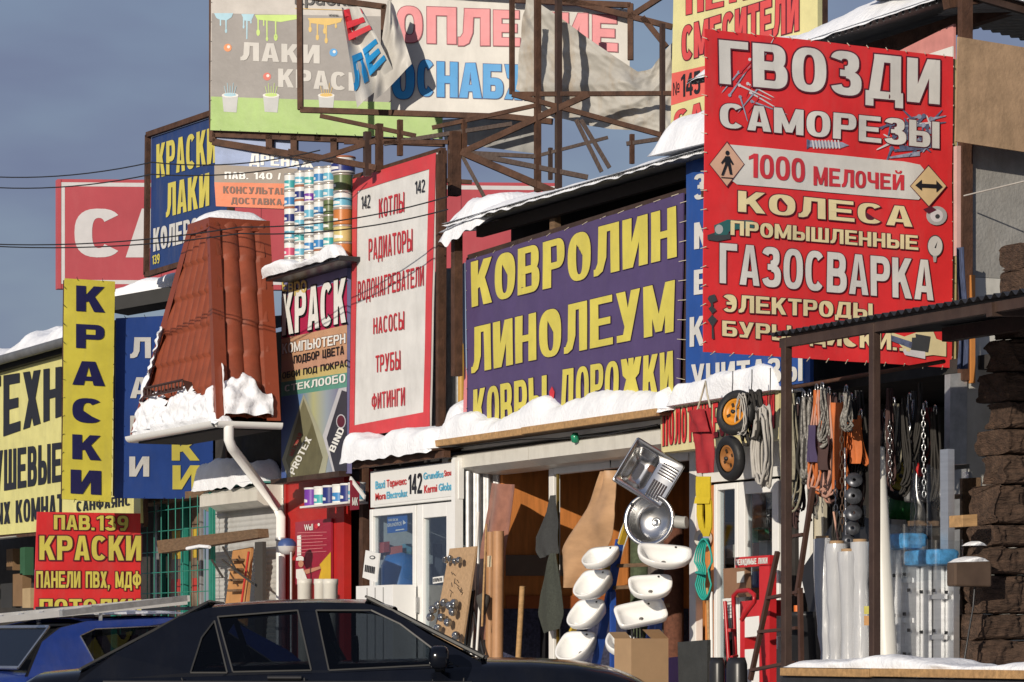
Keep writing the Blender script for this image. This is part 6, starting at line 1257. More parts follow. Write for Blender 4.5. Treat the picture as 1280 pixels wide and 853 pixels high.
# film rolls
FILM = mat('milky_film', (.43,.44,.46), .2, var=.12, scale=3, stretch=(6,6,.6), spec=.6, bump=.25, bscale=6)
for k, (x0_, y0_, x1_, r) in enumerate(((1028,674,1037,.062),(1046,680,1046,.064),(1060,690,1062,.06),(1075,678,1078,.062))):
    pp_ = fac(-1.45-.06*(k == 2)); a = pp_.at(x0_, y0_); b = pp_.at(x1_, 850); b = b+(b-a)*.35; b.z = max(b.z, FL)
    mb = MB(); n = 22; pts = [a.lerp(b, i/n) for i in range(n+1)]; rs = [r*(1+.14*nz3(i*.5, k*7, 1)+(.16*math.sin(i*.3+k))) for i in range(n+1)]; mb.tube(pts, rs, FILM, 20)
    o = tag(mb.obj('film_roll', None, b), 'milky plastic film roll standing upright, '+ORD[k]+' from the left', 'film roll', 'rolls of plastic film')
    m2 = MB(); m2.tube([a-Vector((0,0,.01)), a+Vector((0,0,.02))], r*.75, mat('roll_core',(.34,.22,.12),.8), 16); m2.obj('cardboard_core', o)
mb = MB(); pp_ = fac(-1.5); a, b = pp_.at(1096,560), pp_.at(1110,850); mb.tube([b+(b-a)*.2, a], [.075,.05], mat('white_tube',(.66,.65,.6),.4,var=.06), 18); o = one(mb,'plastic_tube','tall white plastic tube leaning right of the canopy post','tube')
m2 = MB(); m2.slab([pp_.at(1094,758,.085),pp_.at(1104,758,.085),pp_.at(1104,768,.085),pp_.at(1094,768,.085)],NF,.012,mat('yellow_label',(.55,.5,.12),.5)); m2.slab([pp_.at(1094,770,.085),pp_.at(1103,770,.085),pp_.at(1103,782,.085),pp_.at(1094,782,.085)],NF,.012,mat('orange_label',(.55,.3,.12),.5)); m2.obj('label', o)
# white boards at the back
for k, (q, mt, Y, lab) in enumerate((([(998,595),(1012,590),(1012,740),(999,742)],PVC,-.4,'white board standing behind the hanging straps'),([(1014,605),(1030,603),(1028,735),(1014,737)],mat('beige_board',(.5,.46,.36),.6,dirt=.3),-.35,'beige board standing behind the hanging straps'),([(1044,640),(1078,632),(1078,660),(1046,655)],WHITE,-.5,'white sheet behind the hanging saw discs'),([(1092,605),(1118,590),(1132,640),(1150,780),(1122,782),(1096,640)],WHITE,-.2,'white panel standing in the dark of the tool shop'),([(1180,565),(1192,563),(1192,680),(1180,680)],GALV,-.1,'grey metal strip behind the tall ladder'))):
    mb = MB(); mb.prism([fac(Y).at(x,y) for x,y in q], NF, .03, mt); one(mb,'board',lab,'board')
# aluminium ladders
def ladder_bundle(px0, px1, y0, Y, n, lab, lbl=True, top2=None):
    root = thing('folding_ladder', lab, 'ladder', fac(Y).at((px0+px1)/2,840), 'aluminium ladders'); pl = fac(Y)
    for k in range(n):
        x = px0+(px1-px0)*k/(n-1); mb = MB(); a = pl.at(x, y0+2*(k % 2), -.03*k); b = Vector((a.x,a.y,FL)); mb.bar(b, a, .045, .09, ALU); 
        r_ = mb.obj('rail', root)
        m2 = MB(); z = a.z-.25
        while z > FL+.1: m2.box((a.x-.016,a.y-.052,z),(a.x+.016,a.y-.046,z+.022),BLACKP); z -= .26
        m2.obj('rivet', r_)
    mb = MB(); z = pl.z(px0, y0)-.3; a, b = pl.at(px0,y0), pl.at(px1,y0)
    while z > FL: mb.box((a.x,a.y+.02,z),(b.x,a.y+.05,z+.03),ALU); z -= .26
    mb.obj('rung', root)
    if lbl:
        m3 = MB(); zt_ = pl.z(px0,y0-3); m3.box((a.x-.05,a.y-.07,zt_-.10),(b.x+.05,a.y+.12,zt_+.005),mat('blue_wrap',(.08,.31,.60),.35,var=.7,scale=14)); m3.obj('blue_wrap', root, bevel=.03)
        m4 = MB(); 
        def wf(u, v): t = u*2*math.pi; return Vector(((a.x+b.x)/2+((b.x-a.x)/2+.07)*math.copysign(abs(math.cos(t))**.4,math.cos(t)), a.y+.03+.13*math.copysign(abs(math.sin(t))**.4,math.sin(t)), zt_-.2+.26*v+.02*nz3(u*9,v*5,1)))
        m4.grid(wf, 32, 5, PLASTIC); m4.obj('plastic_wrap', root)
    return root
ladder_bundle(1112,1137,672,-1.25,4,'folded aluminium ladder with a blue wrapped top, left of two'); ladder_bundle(1144,1176,692,-1.2,4,'folded aluminium ladder with a lower blue wrapped top, right of two')
tl = thing('tall_ladder', 'tall aluminium ladder standing against the grey post', 'ladder', fac(-1.1).at(1184,850), 'aluminium ladders'); pl = fac(-1.1)
for x, Y in ((1184,-1.1),):
    a, b = pl.at(x,562), pl.at(x+1,850); mb = MB(); mb.bar(b+(b-a)*.2, a, .05, .09, ALU); mb.obj('rail', tl)
pk2 = fac(-.7); a, b = pk2.at(1209,590), pk2.at(1209,850); mb = MB(); mb.bar(b+(b-a)*.2, a, .03, .07, ALU); mb.obj('rail', tl)
mb = MB()
for y in (585,622,660,700,741,782,822): mb.bar(pl.at(1185,y), pk2.at(1209,y-2), .03, .03, ALU)
mb.obj('rung', tl)
mb = MB(); mb.grid(lambda u, v: fac(-1.0).at(1145+10*u+2*math.sin(v*4), 672-85*v+18*(u-.5)**2*4*v, .05*math.sin(u*3.1)+.01*nz3(u*6,v*6,1)), 10, 14, PLASTIC); mb.grid(lambda u, v: fac(-1.05).at(1160+16*u, 670-90*v*(1-.2*abs(u-.5)), .05*math.sin(u*3.1)+.01*nz3(u*6,v*6,4)), 10, 14, PLASTIC); one(mb,'plastic_sheet','clear plastic sheeting rising above the folded ladders','plastic sheet')
mb = MB(); pts = [fac(-1.0).at(1141+14*(.5-.5*math.cos(t))*1.0, 668-72*math.sin(t)) for t in [math.pi*k/16 for k in range(9)]]; mb.tube(pts, .02, PLASTIC, 8); one(mb,'plastic_hoop','curved clear plastic edge above the left ladder','plastic sheet')

# ---- hanging harness, ropes, chains under the canopy
pH = fac(-1.15); hr = MB(); hr.tube([pH.at(982,486), pH.at(1180,452)], .014, RUST, 8); one(hr,'hanging_rail','rusty rail under the red banner with straps and tools hung on it','rail')
def bundle(px, y0, y1, cols, n, wpx, sd, lab, nm='strap_bundle', cat='straps', r=.010, cloth=None, Y=-1.15, metal=True):
    rg = random.Random(sd); pl = fac(Y); root = thing(nm, lab, cat, pl.at(px, y1), 'straps and ropes hung under the canopy')
    for ci, c in enumerate(cols):
        mb = MB()
        for k in range(max(1, n//len(cols))):
            x0_ = px+rg.uniform(-wpx*.2,wpx*.2); ph = rg.uniform(0,6); w_ = rg.uniform(.2,.5)*wpx; yb = y1-rg.uniform(0,.18)*(y1-y0); pts = []
            for i in range(21):
                t = i/20*2; dn = t if t <= 1 else 2-t; s_ = 1 if t <= 1 else -1
                pts.append(pl.at(x0_+s_*w_*math.sin(math.pi*min(1,dn*1.0))*.55+s_*w_*.35*dn+1.2*math.sin(ph+dn*7), y0+(yb-y0)*math.sin(dn*math.pi/2)**.9, .03*math.sin(ph+dn*5)+.02*k/ n))
            mb.tube(pts, r*rg.uniform(.7,1.2), c, 5)
        mb.obj('rope', root)
    if cloth:
        mb = MB(); ya, yb, m_, xa, xb = cloth; mb.grid(lambda u, v: pl.at(xa+(xb-xa)*u+1.5*math.sin(v*5+sd), yb+(ya-yb)*v, .06+.025*math.sin(u*9+v*2+sd)), 10, 12, m_); mb.obj('webbing', root)
    if metal:
        mb = MB(); c_ = pl.at(px, y0-2, .02)
        ps = [c_+Vector((.018*math.cos(t),0,.032*math.sin(t))) for t in [2*math.pi*i/14 for i in range(14)]]; mb.tube(ps, .006, CHR, 5, closed=True); mb.obj('carabiner', root)
    return root
OLVS = mat('olive_webbing', (.24,.22,.16), .8, var=.4, scale=30); PKR = mat('pink_rope', (.46,.25,.19), .8, var=.3); ORS = mat('orange_webbing', (.50,.13,.03), .7, var=.25); PUW = mat('purple_webbing', (.05,.035,.09), .8); BRW = mat('brown_webbing', (.06,.03,.028), .8, var=.3); SPK = mat('speckled_rope', (.25,.24,.22), .8, var=.9, scale=60)
bundle(992,492,640,[OLVS,CHR],8,14,1,'olive webbing harness with steel rings right of the brown post',cloth=(505,600,OLVS,987,999))
bundle(1008,497,610,[SPK,ROPE_B],8,14,2,'black and white speckled rope hank beside the olive harness',r=.012)
bundle(1024,488,625,[PKR,ORS],10,20,3,'orange and pink rope hank with purple webbing',cloth=(532,578,PUW,1018,1031))
bundle(1039,492,630,[BRW,PKR],12,20,4,'dark brown rope hank with frayed pink ends',cloth=(545,588,BRW,1030,1048))
bundle(1056,503,618,[ORS],4,8,5,'bright orange webbing strap with a row of holes',cloth=(504,612,ORS,1051,1062))
bundle(1067,500,615,[ROPE_B,BLACKP],8,16,6,'black harness behind the orange webbing',Y=-1.0)
bundle(1079,520,582,[ORS],3,9,7,'short orange strap half behind the right canopy post',cloth=(525,580,ORS,1073,1083),Y=-1.05)
bundle(1100,512,640,[ROPE_B,BRW],8,14,8,'dark rope hank right of the second canopy post',Y=-.7)
bundle(1120,505,600,[OLVS,ROPE_B],7,14,9,'dim olive hank deep in the tool shop',Y=-.5)
bundle(1160,510,585,[ROPE_B,mat('dark_red_rope',(.14,.02,.02),.8)],7,16,10,'dark red hank deep in the tool shop',Y=-.5)
for k, (px, y0_, y1_, cs, w_, lab, Yv) in enumerate(((985,500,590,[ROPE_B],7,'thin black rope hank close behind the brown post',-1.0),(1001,505,665,[BRW],6,'long brown rope beside the speckled hank',-1.0),(1015,495,655,[SPK,BRW],9,'speckled rope hank left of the orange and pink hank',-1.05),(1031,486,560,[SPK],7,'cluster of grey hooks above the brown hank',-1.2),(1046,500,690,[ROPE_B],8,'long black rope between the brown hank and the orange strap',-1.0),(1061,490,540,[SPK],8,'cluster of grey clasps above the orange webbing',-1.25),(1073,505,660,[BRW,ROPE_B],10,'dark hank left of the right canopy post',-.9),(1110,520,575,[SPK,ROPE_B],9,'grey clasp cluster in the dark right of the post',-.8),(1140,500,560,[ROPE_B,CHR],10,'black cord with a bright clip above the red handled driver',-.7),(1172,515,640,[ROPE_B],8,'black cord hanging left of the tall ladder',-.6),(1098,560,690,[mat('blue_rope',(.03,.06,.16),.7)],7,'dark blue rope hank behind the white plastic tube',-.8))):
    bundle(px, y0_, y1_, cs, 7, w_, 40+k, lab, r=.008, Y=Yv)
def chain(px, y0, y1, mt, lab, Y=-1.25, r=.005, l=.035):
    pl = fac(Y); a, b = pl.at(px,y0), pl.at(px+1,y1); n = int((a-b).length/(l*1.25)); mb = MB()
    for i in range(n):
        c = a.lerp(b, (i+.5)/n); ax = RV if i % 2 else FV; mb.tube([c+ax*(.012*math.cos(t))+ZV*(l*.75*math.sin(t)) for t in [2*math.pi*k/10 for k in range(10)]], r, mt, 4, closed=True)
    one(mb,'chain',lab,'chain','chains hung under the canopy')
chain(1052,520,665,mat('rusty_chain',(.10,.06,.04),.6,.5),'long rusty chain hanging beside the orange webbing'); chain(1044,600,640,CHR,'short steel chain below the brown hank'); chain(1092,545,592,ALU,'bright steel chain right of the second canopy post',Y=-1.6); chain(1095,550,588,ALU,'second bright chain end beside the post',Y=-1.58)
for k, (x, y, r) in enumerate(((1068,600,.055),(1067,620,.058),(1067,641,.058),(1066,660,.05),(1061,676,.045))):
    mb = MB(); M = Mx(x,y,dY(x,-1.2),rr.uniform(-10,10),75+rr.uniform(-15,15),0); mb.lathe([(.012,.004),(r*.5,.006),(r*.55,.003),(r,.002),(r,-.003),(.012,-.003)], mat('dark_disc',(.10,.105,.12),.35,.5,var=.5,scale=20), M, 24); one(mb,'cutting_disc','dark steel cutting disc on the vertical string, '+ORD[k]+' from the top','disc','cutting discs on a string')
# dim tools deeper inside
tls = thing('screwdriver', 'long steel driver with a red handle hanging inside the tool shop', 'tool', fac(-.6).at(1148,595)); mb = MB(); mb.tube([fac(-.6).at(1136,548),fac(-.6).at(1146,582)],.009,STEEL,6); mb.obj('shaft', tls); mb = MB(); mb.tube([fac(-.6).at(1145,580),fac(-.6).at(1151,595)],.02,mat('tool_red',(.45,.03,.03),.4),8); mb.obj('handle', tls)
wheel(Mx(1128,596,dY(1128,-.35),0,86,0) @ Matrix.Rotation(rad(-25),4,'Y'), 'dim black wheel with a yellow hub inside the tool shop', mat('yellow_hub', (.40,.30,.03), .5))
mb = MB(); c = fac(-.3).at(1128,652); mb.lathe([(.0,0),(.09,0),(.11,.1),(.10,.24),(.06,.28),(0,.28)], mat('green_can',(.02,.16,.04),.4), Matrix.Translation(c), 16); one(mb,'watering_can','dark green plastic can on the tool shop shelf','can')
mb = MB(); c = fac(-.5).at(1149,610); mbox(mb, Matrix.Translation(c) @ BAS, (-.1,-.06,-.1),(.1,.06,.1), mat('grey_case',(.12,.12,.125),.5)); one(mb,'tool_case','grey tool case on the tool shop shelf','case',bevel=.02)
mb = MB(); mb.box((Xo(1095,-.3),-.45,fac(-.3).z(1128,653)-.04),(Xo(1170,-.3),-.1,fac(-.3).z(1128,653)-.005),OLDWOOD); one(mb,'tool_shelf','dim wooden shelf inside the tool shop','shelf')
f = thing('red_pennant', 'narrow red pennant beside the olive harness', 'pennant', fac(-.9).at(985,655)); mb = MB(); mb.prism([fac(-.9).at(x,y) for x,y in ((982,608),(992,606),(990,640),(983,655))], NF, .006, STR_R); mb.obj('cloth', f)
mb = MB(); mb.tube([D(1205,245,21.6), D(1300,222,21.0)],.006,ROPE_W,4); one(mb,'clothes_line','white cord stretched across the grey wall panel','cord')

# ================================================================== CARS
def car(name, label, org, head, st, cabin, wins, paint, glassm, hw=.84, hb=.80, hr_=.60, L=4.5, wheels=(.85,3.4), chrome=None, screens=()):
    U = Vector((math.cos(head), math.sin(head), 0)); R = Vector((U.y, -U.x, 0)); O = Vector(org)   # U forward, R right side
    T = lambda l, s, z: O+U*l+R*s+ZV*z
    root = thing(name, label, 'car', O+U*L/2, 'cars parked before the shops')
    def itp(tab, l, c):
        for a, b in zip(tab, tab[1:]):
            if l <= b[0]: f = (l-a[0])/(b[0]-a[0]); f = max(0,min(1,f)); return a[c]+(b[c]-a[c])*f
        return tab[-1][c]
    mb = MB(); n = 60
    def sec(l):
        z = itp(st, l, 1); w = hw*itp(st, l, 2); c = .035
        half = [(w*.90,.22),(w*.97,.40),(w,.60),(w*.985,z-.14),(w*.965,z-.05),(w*.92,z-.008),(w*.70,z+c*.6),(w*.35,z+c)]
        return [(s, zz) for s, zz in half]+[(0, z+c*1.1)]+[(-s, zz) for s, zz in half[::-1]]
    k = len(sec(0)); vs = [T(L*i/n, s, zz) for i in range(n+1) for s, zz in sec(L*i/n)]
    mb.add(vs, [(i*k+j, (i+1)*k+j, (i+1)*k+j+1, i*k+j+1) for i in range(n) for j in range(k-1)], paint, True)
    mb.add([T(0,s,zz) for s,zz in sec(0)], [tuple(range(k))], paint); mb.add([T(L,s,zz) for s,zz in sec(L)], [tuple(range(k-1,-1,-1))], paint)
    body = mb.obj('body', root)
    zr = max(c_[1] for c_ in cabin); zb0 = min(c_[1] for c_ in cabin)
    half_at = lambda z: hb-(hb-hr_)*max(0,min(1,(z-zb0)/(zr-zb0)))
    mb = MB(); l0, l1 = cabin[0][0], cabin[-1][0]; n2 = 80
    def csec(l):
        z = itp(cabin, l, 1); e = min(.05, max(0.001,z-zb0)*.6); w = half_at(z)
        half = [(half_at(z-e)+.004,z-e-.004),(w-.03,z-e*.35),(w-.10,z),(w*.5,z+.022)]
        return half+[(0,z+.028)]+[(-s,zz) for s,zz in half[::-1]]
    la, lb = [min(c_[0] for c_ in cabin if c_[1] > zr-.055), max(c_[0] for c_ in cabin if c_[1] > zr-.055)]
    k2 = len(csec(l0)); vs = [T(la+(lb-la)*i/n2, s, zz) for i in range(n2+1) for s, zz in csec(la+(lb-la)*i/n2)]
    mb.add(vs, [(i*k2+j, (i+1)*k2+j, (i+1)*k2+j+1, i*k2+j+1) for i in range(n2) for j in range(k2-1)], paint, True)
    mb.add([v-ZV*.05 for v in vs], [(i*k2+j, i*k2+j+1, (i+1)*k2+j+1, (i+1)*k2+j) for i in range(n2) for j in range(2, k2-3)], BLACKP, True); mb.obj('roof', root)
    # pressed side frames with real window openings
    for sgn in (1, -1):
        bm = bmesh.new(); loops = [[(l, z-.002) for l, z in cabin]+[(cabin[-1][0]+.02, zb0-.05),(cabin[0][0]-.02, zb0-.05)]]+[p_ for _, p_ in wins]; eds = []
        for lp in loops:
            vv = []
            for i in range(len(lp)):
                p0, p1 = lp[i], lp[(i+1) % len(lp)]; m_ = 3
                vv += [bm.verts.new((p0[0]+(p1[0]-p0[0])*q/m_, p0[1]+(p1[1]-p0[1])*q/m_, 0)) for q in range(m_)]
            eds += [bm.edges.new((vv[i], vv[(i+1) % len(vv)])) for i in range(len(vv))]
        bmesh.ops.triangle_fill(bm, use_beauty=True, use_dissolve=False, edges=eds)
        mb = MB(); bm.verts.index_update(); P_ = [(v.co.x, v.co.y) for v in bm.verts]
        fs = []
        for f in bm.faces:
            c_ = f.calc_center_median()
            def inside(pt, poly):
                r_ = False
                for i in range(len(poly)):
                    (x1,y1),(x2,y2) = poly[i], poly[i-1]
                    if (y1 > pt[1]) != (y2 > pt[1]) and pt[0] < (x2-x1)*(pt[1]-y1)/(y2-y1)+x1: r_ = not r_
                return r_
            if not any(inside((c_.x, c_.y), p_) for _, p_ in wins): fs.append(tuple(v.index for v in f.verts))
        bm.free()
        mb.add([T(l, sgn*half_at(z), z) for l, z in P_], fs, paint); mb.add([T(l, sgn*(half_at(z)-.05), z) for l, z in P_], [f[::-1] for f in fs], BLACKP)
        mb.obj('side_frame', root)
    SEAT = mat('dark_seat_cloth', (.03,.03,.034), .9)
    lm = (l0+l1)/2
    for s_ in (-.36,.36):
        mb = MB(); mb.add([T(lm+.42,s_-.23,.6),T(lm+.42,s_+.23,.6),T(lm+.16,s_+.2,zb0+.20),T(lm+.16,s_-.2,zb0+.20),T(lm+.55,s_-.23,.6),T(lm+.55,s_+.23,.6),T(lm+.25,s_+.2,zb0+.20),T(lm+.25,s_-.2,zb0+.20)], [(0,1,2,3),(7,6,5,4),(0,4,5,1),(1,5,6,2),(2,6,7,3),(3,7,4,0)], SEAT)
        mb.bar(T(lm+.18,s_-.12,zb0+.29),T(lm+.18,s_+.12,zb0+.29),.07,.13,SEAT); mb.obj('front_seat', root)
    mb = MB(); mb.bar(T(l0+.62,-.6,zb0+.02),T(l0+.62,.6,zb0+.02),.16,.22,SEAT); mb.obj('rear_seat', root)
    mb = MB(); mb.bar(T(l1-.55,-.62,zb0-.02),T(l1-.55,.62,zb0-.02),.3,.12,BLACKP); mb.tube([T(l1-.80,-.36+.17*math.cos(t),zb0+.05+.17*math.sin(t)) for t in [2*math.pi*q/16 for q in range(16)]],.014,BLACKP,6,closed=True); mb.obj('dashboard', root)
    def wpoly(pts, off): return [T(l, half_at(z)+off, z) for l, z in pts], [T(l, -half_at(z)-off, z) for l, z in pts]
    for nm, pts in wins:
        for sgn in (0,1):
            a = wpoly(pts, -.006)[sgn]; m2 = MB(); m2.add(a, [tuple(range(len(a)))[::(-1 if sgn == 0 else 1)]], glassm); wo = m2.obj(nm, root)
            m3 = MB(); b = wpoly(pts, .004)[sgn]
            for i in range(len(b)): m3.bar(b[i], b[(i+1) % len(b)], .009, .008, chrome or BLACKP, up=R)
            m3.obj('window_trim', wo)
    for nm, (la, za), (lb, zb_), wa, wb in screens:
        nn = (T(lb,0,zb_)-T(la,0,za)).cross(R).normalized(); nn = nn if nn.z > 0 else -nn
        q = [T(la,-wa,za)+nn*.03, T(la,wa,za)+nn*.03, T(lb,wb,zb_)+nn*.035, T(lb,-wb,zb_)+nn*.035]; m2 = MB(); m2.slab(q, nn, .012, glassm); so_ = m2.obj(nm, root)
        m3 = MB()
        for i in range(4): m3.bar(q[i]+nn*.004, q[(i+1) % 4]+nn*.004, .03, .014, chrome or BLACKP, up=nn)
        m3.obj('seal', so_)
    for lw in wheels:
        for s in (-1,1):
            M = Matrix.Translation(T(lw, s*(hw-.10), .30)) @ Matrix((( U.x,0,R.x*s,0),(U.y,0,R.y*s,0),(0,1,0,0),(0,0,0,1)))
            m2 = MB(); m2.lathe([(.20,-.08),(.29,-.085),(.30,-.05),(.30,.05),(.29,.085),(.20,.08)], BLACK, M, 28); wh = m2.obj('wheel', root); m3 = MB(); m3.lathe([(.205,.07),(.18,.05),(.06,.06),(0,.065)], GALV, M, 20); m3.obj('rim', wh)
    return root, T, half_at
NAV = mat('black_blue_car_paint', (.004,.005,.009), .14, var=.25, spec=.30, dirt=.3, dcol=(.016,.0155,.0155)); BLC = mat('blue_car_paint', (.016,.045,.24), .2, var=.15, spec=.6, dirt=.12, dcol=(.2,.2,.22)); CG = glass('tinted_car_glass', (.22,.245,.27), .02, .01)
SB = D(430,805,18.4); plS = lambda off: Pl(SB+FV*off, RV)
A0_ = plS(0).az(14,848)[0]-.02
def LS_(x, y):   # photo pixel on the sloping side glass of the saloon
    z = .97
    for _ in range(6): a, z = plS(.04+.20*max(0,min(1,(z-.97)/.43))).az(x, y)
    return a-A0_, z
pr = lambda x, y: (plS(0).az(x,y)[0]-A0_, plS(0).az(x,y)[1])
b1 = [pr(30,842), pr(115,834), pr(590,822), pr(665,822.5), pr(724,826), pr(768,834), pr(800,846)]
st = [(0,.80,.88),(b1[0][0],b1[0][1]-.035,.95),(b1[1][0],b1[1][1]-.035,1.0),(b1[2][0],b1[2][1]-.04,1.0)]+[(l,z-.04,1.0-.02*i) for i,(l,z) in enumerate(b1[3:])]
Ls = b1[-1][0]+.30; st += [(Ls-.05,.74,.86),(Ls,.66,.82)]
pm = lambda x, y: (plS(.30).az(x,y)[0]-A0_, plS(.30).az(x,y)[1])
cb = [pm(108,836), pm(226,765), pm(262,754), pm(328,748.5), pm(400,747), pm(455,748), pm(490,757), pm(535,786), pm(602,822)]
cb = [(l, z-.028) for l, z in cb]
wn = [('quarter_window',[LS_(238,841),LS_(252,797),LS_(268,776),LS_(284,841)]),('rear_door_window',[LS_(291,840),LS_(272,771),LS_(372,763),LS_(389,838)]),('front_door_window',[LS_(411,838),LS_(395,763),LS_(464,763),LS_(500,780),LS_(566,830)])]
sd_, T, ha = car('sedan', 'black saloon car parked across the foreground', tuple((SB+FV*.84+RV*A0_)[:2])+(0,), TH, st, cb, wn, NAV, CG, L=Ls, wheels=(.70,3.05), chrome=mat('dull_window_trim',(.02,.02,.02),.5), screens=(('rear_screen',cb[0],cb[2],.66,.50),('windscreen',cb[-1],cb[-4],.68,.50)))
for s in (1,-1):
    mm = thing('x','','x',(0,0,0)); bpy.data.objects.remove(mm); lx, zx = LS_(550,822); M = Matrix.Translation(T(lx, s*.97, zx)) @ Matrix.Rotation(TH,4,'Z')
    mb = MB(); 
    def mf(u, v): t = 2*math.pi*u; ph = math.pi*(v-.5); return M @ Vector((.06*math.copysign(abs(math.cos(t))**.5,math.cos(t))*abs(math.cos(ph))**.4, .11*math.copysign(abs(math.sin(t))**.5,math.sin(t))*abs(math.cos(ph))**.4, .07*math.sin(ph)))
    mb.grid(mf, 20, 12, NAV); mb.bar(T(lx,s*.86,zx-.04),T(lx,s*.80,zx-.06),.06,.05,BLACKP); mb.obj('wing_mirror', sd_)
mb = MB(); l_, z_ = pr(620,850)
mb.bar(T(l_-.05,.845,.80),T(l_+.04,.845,.80),.02,.03,mat('amber_lens',(.5,.14,.02),.3)); mb.obj('side_repeater', sd_)
mb = MB(); ly = LS_(335,838)[0]; mb.tube([T(ly,.835,1.02-.09),T(ly+.2,.835,1.02-.09)],.014,BLACKP,6); mb.obj('door_handle', sd_)
for nm_, lst in (('door_seam',[(LS_(381,843)[0],.93),(LS_(385,843)[0],.60)]),('door_seam',[(LS_(580,843)[0],.93),(LS_(576,843)[0],.60)]),('door_seam',[(LS_(228,843)[0],.93),(LS_(250,843)[0],.62)]),('belt_trim',[(LS_(130,843)[0],.905),(LS_(590,843)[0],.90)])):
    mb = MB(); mb.tube([T(l__,.842,z__) for l__,z__ in lst], .007 if nm_ == 'door_seam' else .012, BLACKP, 5); mb.obj(nm_, sd_)
# blue car behind, with a load on its roof rack
HB = rad(64.1+90-60-64.1+64.1)  
HB = math.atan2((RV*.80+FV*.60).y, (RV*.80+FV*.60).x); DB = 27.0
rc = D(70,786,DB); Ub = Vector((math.cos(HB), math.sin(HB), 0)); Rb = Vector((Ub.y,-Ub.x,0))
cabB = [(.42,.86),(.62,1.15),(.82,1.27),(1.1,1.33),(2.0,1.36),(2.6,1.33),(3.1,1.08),(3.35,.88)]
ob = rc - Ub*.80 - Rb*.60; ob.z = 0
stB = [(0,.70,.92),(.06,.82,.97),(.5,.86,1.0),(3.2,.87,1.0),(3.9,.82,.97),(4.05,.66,.9)]
bc, TB, hb_ = car('estate_car', 'bright blue car with a loaded roof rack in the lower left corner', ob, HB, stB, cabB, [('rear_door_window',[(1.12,.90),(1.0,1.20),(1.16,1.26),(1.85,1.29),(1.90,.90)]),('front_door_window',[(1.98,.90),(1.93,1.29),(2.45,1.27),(2.95,.94),(2.95,.90)])], BLC, CG, L=4.05, wheels=(.75,3.15), chrome=mat('bright_trim',(.5,.5,.5),.25,.9), screens=(('rear_screen',(.46,.90),(.80,1.25),.60,.52),('windscreen',(3.3,.90),(2.65,1.30),.66,.55)))
rkB = thing('roof_rack', 'roof rack of dark bars on the blue car', 'roof rack', TB(1.7,0,1.36))
for l in (1.25, 2.35):
    mb = MB(); mb.bar(TB(l,-.58,1.45),TB(l,.58,1.45),.035,.03,BLACKP); mb.bar(TB(l,.58,1.45),TB(l+.01,.56,1.30),.03,.03,ALU); mb.bar(TB(l,-.58,1.45),TB(l+.01,-.56,1.30),.03,.03,ALU); mb.obj('bar', rkB)
ldr = thing('roof_ladder', 'silver aluminium ladder lying on the blue car roof', 'ladder', TB(1.7,0,1.48)); dd = DB-.4
a0, a1 = D(-14,776,DB-.5), D(233,752,DB+.9)
for k, (o1, hh) in enumerate(((0,0),(.30,.03))):
    sh_ = FV*o1*.7+ZV*hh; mb = MB(); mb.bar(a0+sh_, a1+sh_, .03, .055, WHITE); mb.obj('rail', ldr)
mb = MB()
for k in range(10): t = .04+.1*k; mb.bar(a0.lerp(a1,t), a0.lerp(a1,t)+FV*.21+ZV*.03, .03, .03, ALU)
mb.obj('rung', ldr)
mb = MB(); mb.bar(D(76,767,DB-.4), D(232,748,DB+.5), .05, .05, GALV); one(mb,'gutter_pipe','grey metal profile strapped on top of the roof ladder','pipe')
snow(TB(1.1,.45,1.385), TB(2.3,.45,1.40), -Rb, .9, .02, 66.6, 'patchy snow dusting on the blue car roof', lump=1.3)
# ================================================================== OVERHEAD CABLES
def cable(pts, lab, sag=.15, r=.0065):
    P_ = [D(*p) for p in pts]; q = []
    for a, b in zip(P_, P_[1:]):
        for i in range(12): t = i/12; q.append(a.lerp(b, t)-ZV*sag*4*t*(1-t)*.5)
    q.append(P_[-1]); mb = MB(); mb.tube(q, r, BLACKP, 5); one(mb,'overhead_cable',lab,'cable','overhead cables')
cable([(-40,219,33),(190,203,31),(400,188,30)], 'topmost overhead cable crossing the navy roof sign'); cable([(-40,232,33),(190,218,31),(420,196,30)], 'second overhead cable from the top at the left')
cable([(-40,304,32),(300,284,29.5),(560,246,28)], 'lower overhead cable crossing the paint cans'); cable([(-40,306,32),(300,292,29.5),(560,262,28)], 'lowest overhead cable ending at the snowy canopy corner')
cable([(1098,-10,24),(1108,8,24.5)], 'short cable end above the corner roof', 0)
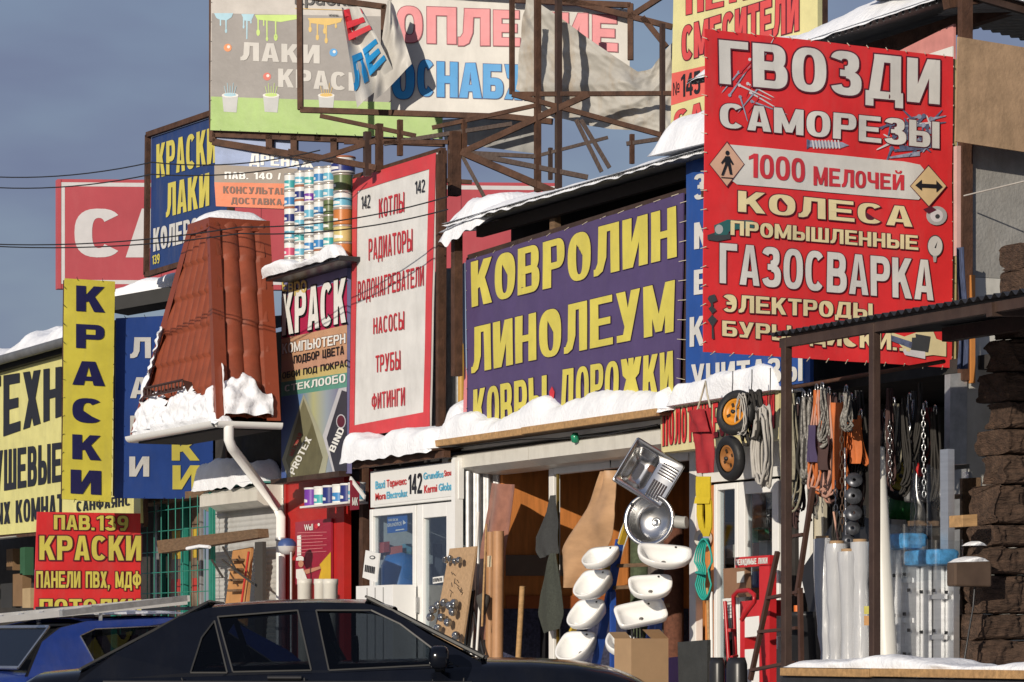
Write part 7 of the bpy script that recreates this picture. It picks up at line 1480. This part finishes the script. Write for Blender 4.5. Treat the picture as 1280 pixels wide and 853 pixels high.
# small stock seen through the right-hand shop door and window
for k, (x, y, w_, h_, c, nm) in enumerate(((902,665,10,22,(.25,.10,.05),'brown'),(914,690,12,16,(.45,.42,.36),'pale'),(905,790,16,22,(.50,.52,.50),'white'),(943,670,9,18,(.05,.22,.10),'green'),(954,690,10,26,(.42,.38,.30),'beige'),(945,725,12,20,(.05,.09,.28),'blue'))):
    mb = MB(); mb.slab(quadf(.2,[(x-w_/2,y-h_/2),(x+w_/2,y-h_/2-1.5),(x+w_/2,y+h_/2-1.5),(x-w_/2,y+h_/2)]), NF, .1, mat('stock_'+nm, c, .6, var=.3)); one(mb,'stock_box',nm+' stock box behind the glass next to the red display stand','box','stock behind the door glass')
# the crowded row behind the front hanks: thin dark hanks and chains nobody could tell apart
rg_ = random.Random(77)
for k in range(16):
    px = rg_.uniform(984,1078) if k < 11 else rg_.uniform(1096,1172); y0_ = 492-(px-985)*.09+rg_.uniform(0,25)
    bundle(px, y0_, y0_+rg_.uniform(60,150), [rg_.choice((ROPE_B,BRW,SPK,BLACKP))], 5, rg_.uniform(5,10), 200+k, 'thin dark rope hank in the crowded back row under the canopy', r=.008, Y=rg_.uniform(-.95,-.55), metal=False)
for k in range(9):
    px = rg_.uniform(986,1076) if k < 6 else rg_.uniform(1098,1170); y0_ = 500+rg_.uniform(0,30)
    chain(px, y0_, y0_+rg_.uniform(50,120), CHR if k % 3 else ALU, 'thin steel chain in the crowded back row under the canopy', Y=rg_.uniform(-1.1,-.6), r=.004, l=.03)
# carpet rolls and shelving at the back of the carpet shop
for k, (x, y, c, nm) in enumerate(((700,640,(.10,.03,.03),'wine red'),(716,632,(.05,.06,.09),'slate blue'),(735,648,(.16,.12,.07),'beige'),(800,640,(.07,.09,.05),'moss green'),(822,628,(.12,.10,.09),'grey'),(842,645,(.13,.05,.03),'rust brown'))):
    p_ = fac(1.1); a = p_.at(x, y); mb = MB(); mb.tube([(a.x,a.y,FL),(a.x,a.y,a.z)], .09, mat('roll_'+nm.replace(' ','_'), c, .9, var=.4, scale=30, bump=.3), 16); mb.tube([(a.x,a.y,a.z),(a.x,a.y,a.z+.02)], .035, CARD, 10)
    one(mb,'carpet_roll',nm+' carpet roll standing at the back of the carpet shop','carpet roll','carpet rolls at the back of the shop')
